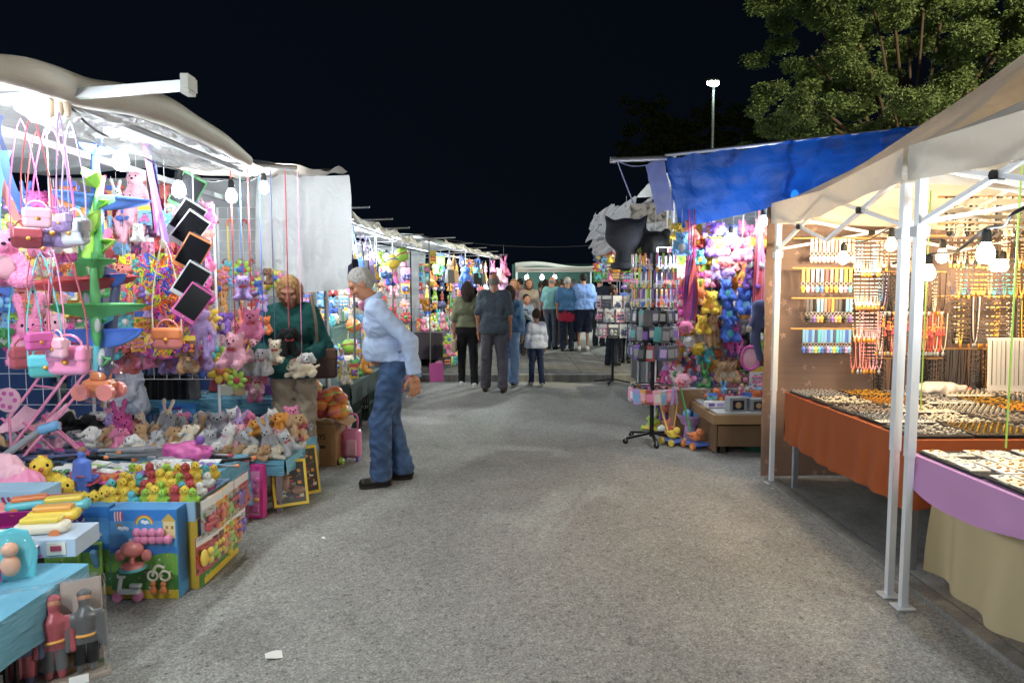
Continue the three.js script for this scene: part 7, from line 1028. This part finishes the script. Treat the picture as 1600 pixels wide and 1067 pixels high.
person('man walking away in slate grey tee and grey trousers', at(772, 612, 10.25).setY(0), PI - .05, { H: 1.78, bulk: 1.06, belly: .02, face: false, legs: { L: [[.11, .49, .03], [.13, .085, .05]], R: [[-.11, .49, .05], [-.13, .085, -.06]] }, top: { c: '#47505a', sleeve: .85, hem: .84, loose: .012, name: 'tee' }, pants: { c: '#5b5860', loose: .004, flare: .02 }, shoe: { c: '#4a3a30' }, hair: { c: '#86817a', style: 'bald' }, skin: '#b27c60' });
person('girl in denim jacket and pale jeans beside grey tee man', at(796, 606, 10.9).setY(0), PI - .2, { H: 1.6, fem: 1, face: false, legs: walk(.8, .8), top: { c: '#4a6a94', hem: .93, loose: .012, name: 'jacket' }, pants: { c: '#7d9cc4', flare: .028 }, shoe: { c: '#23211f', sole: '#d8d4ce' }, hair: { c: '#1d1411', style: 'long' } });
person('boy walking away in white shirt and dark jeans', at(838, 603, 10.9).setY(0), PI + .15, { H: 1.2, face: false, legs: walk(.7, 1), top: { c: '#c3c9de', hem: .86, loose: .006 }, pants: { c: '#1f2f4f', flare: .012 }, shoe: { c: '#b8b2a8', sole: '#dedad2' }, hair: { c: '#4d3a26', style: 'short', line: .03 } });
const FAR = (px, py) => { const d = 1533 / (py - 452); return at(px, py, d).setY(.123); };
person('woman facing us with long brown hair in beige top', FAR(826, 553), .1, { H: 1.66, fem: 1, fine: .02, top: { c: '#9a8d80', hem: .9 }, pants: { c: '#3a3a40' }, hair: { c: '#5a3d26', style: 'long' } });
person('fair haired woman in pink top pushing the stroller', FAR(803, 552), -.1, { H: 1.65, fem: 1, fine: .02, top: { c: '#9a6f86', hem: .9 }, pants: { c: '#2a2d38' }, hair: { c: '#8a6238', style: 'long' }, arms: { L: [[.2, 1.12, .1], [.16, 1.0, .3]], R: [[-.2, 1.12, .1], [-.16, 1.0, .3]] } });
person('dark haired boy in white top by the stroller', FAR(822, 556), .3, { H: 1.28, fine: .02, top: { c: '#b8c6d4', hem: .88 }, pants: { c: '#26282e' }, hair: { c: '#15110f', style: 'short' } });
person('man in aqua shirt and grey trousers standing in the crowd', FAR(862, 546), 2.6, { H: 1.72, fine: .018, bulk: 1.08, belly: .02, look: .5, top: { c: '#7fb4b0', sleeve: .8, hem: .94, loose: .015 }, pants: { c: '#56606e', flare: .022 }, hair: { c: '#77706a', style: 'bald' }, skin: '#b07a5f' });
person('person in pale shirt half hidden behind the aqua shirt', FAR(878, 540), 2.9, { H: 1.68, fine: .022, face: false, top: { c: '#b9c4c4', hem: .92 }, pants: { c: '#4a4038' }, hair: { c: '#3a2c22', style: 'short' } });
person('man in teal blue shirt with red jumper round waist', FAR(886, 549), PI - .1, { H: 1.7, fine: .018, bulk: 1.1, face: false, top: { c: '#456f94', sleeve: .8, hem: .95, loose: .015 }, pants: { c: '#1c2438', flare: .018 }, hair: { c: '#a09a92', style: 'short' } });
{ const t = thing('red_jumper', 'red jumper tied round the waist of teal shirt man', 'jumper', FAR(886, 549), PI - .1); part('cloth', nets((x, y, z) => Math.max(Math.abs(y - .84) > .25 ? 1 : Math.hypot(x * .8, z * 1.15) - .155 + noise.noise(x * 14, y * 5, z * 14) * .022, .68 - y + noise.noise(x * 6, 1, z * 6) * .05, y - .97), [-.3, .5, -.3], [.3, 1.1, .3], .02), clothM('#9c1f3a'), t); part('sleeve_knot', ell(.06, .05, .04, 0, .93, .16), clothM('#9c1f3a'), t); }
person('man in light blue sweater and navy shorts from behind', FAR(911, 549), PI + .1, { H: 1.78, fine: .017, bulk: 1.15, face: false, top: { c: '#7f9fcf', hem: .92, loose: .025, name: 'sweater' }, pants: { c: '#141a30', len: .42, loose: .03 }, shoe: { c: '#d9d4c8', sole: '#e8e6e0' }, hair: { c: '#231c18', style: 'short', line: .03 }, arms: { L: [[.27, 1.12, .06], [.2, .98, .26]], R: [[-.27, 1.12, .06], [-.2, .98, .26]] } });
person('balding man in dark navy suit at the right stall', FAR(936, 541), PI - .6, { H: 1.74, fine: .018, bulk: 1.12, look: .4, top: { c: '#141a28', hem: .8, loose: .02, name: 'jacket' }, pants: { c: '#12151d', flare: .02 }, hair: { c: '#4a3a30', style: 'bald' } });
person('dark haired person in blue top behind the small rack', FAR(956, 572), 2.2, { H: 1.5, fine: .017, fem: 1, look: -.4, top: { c: '#4f78b4', sleeve: .8, hem: .82, loose: .02 }, pants: { c: '#1a2234', flare: .015 }, hair: { c: '#2b1a12', style: 'short', line: .03 }, skin: '#b98468' });
person('dark haired woman browsing past the small rack', FAR(978, 568), 2.5, { H: 1.58, fine: .02, fem: 1, top: { c: '#2d3542', hem: .9 }, pants: { c: '#20242c' }, hair: { c: '#1c120e', style: 'long' } });
for (const [px, c, h] of [[845, '#8a7a90', '#3a2a1c'], [852, '#5a7a86', '#221a16'], [868, '#7d6a5a', '#55402c'], [897, '#6a7a6a', '#6d6862'], [790, '#5a4a6a', '#2a1c14'], [813, '#86563f', '#3b281b']]) person(`${{ 845: 'mauve', 852: 'blue grey', 868: 'brown', 897: 'sage', 790: 'violet', 813: 'rust' }[px]} clad person deep in the far crowd`, FAR(px, 534), (px % 7) - 3, { H: 1.62 + (px % 5) * .03, fine: .026, top: { c, hem: .9 }, pants: { c: '#2c2e36' }, hair: { c: h, style: px % 2 ? 'short' : 'long' } });
{ // pushchair
  const t = thing('pushchair', 'black pushchair with hood in the far crowd', 'pushchair', FAR(815, 563), .15); const m = mat('#141518', .6);
  part('seat', nets(uni([cap([-.13, .5, -.08], .08, [.13, .5, -.08], .08), cap([-.13, .42, .12], .07, [.13, .42, .12], .07), cap([-.13, .72, -.2], .06, [.13, .72, -.2], .06)], .1), [-.3, .2, -.4], [.3, .9, .3], .022), m, t);
  part('hood', new THREE.SphereGeometry(.24, 16, 10, 0, PI * 2, 0, PI / 2).scale(.95, 1, .8).rotateX(-.5).translate(0, .74, -.08), mat('#1a1c22', .7), t);
  part('frame', [...mir(q => tube([[q * .2, .12, .3], [q * .2, .42, .08], [q * .2, .8, -.26], [q * .19, 1.0, -.42]], .014, 16, 6)), rod(V(-.19, 1, -.42), V(.19, 1, -.42), .016), ...mir(q => rod(V(q * .2, .12, -.28), V(q * .2, .45, .06), .013, 6))], steelM('charcoal'), t);
  for (const x of [-1, 1]) for (const z of [.3, -.28]) part('wheel', cyl(.1, .1, .04, 16, x * .21, .1, z, 0, 0, PI / 2), rubber, t);
}

renderer.render(scene, camera);
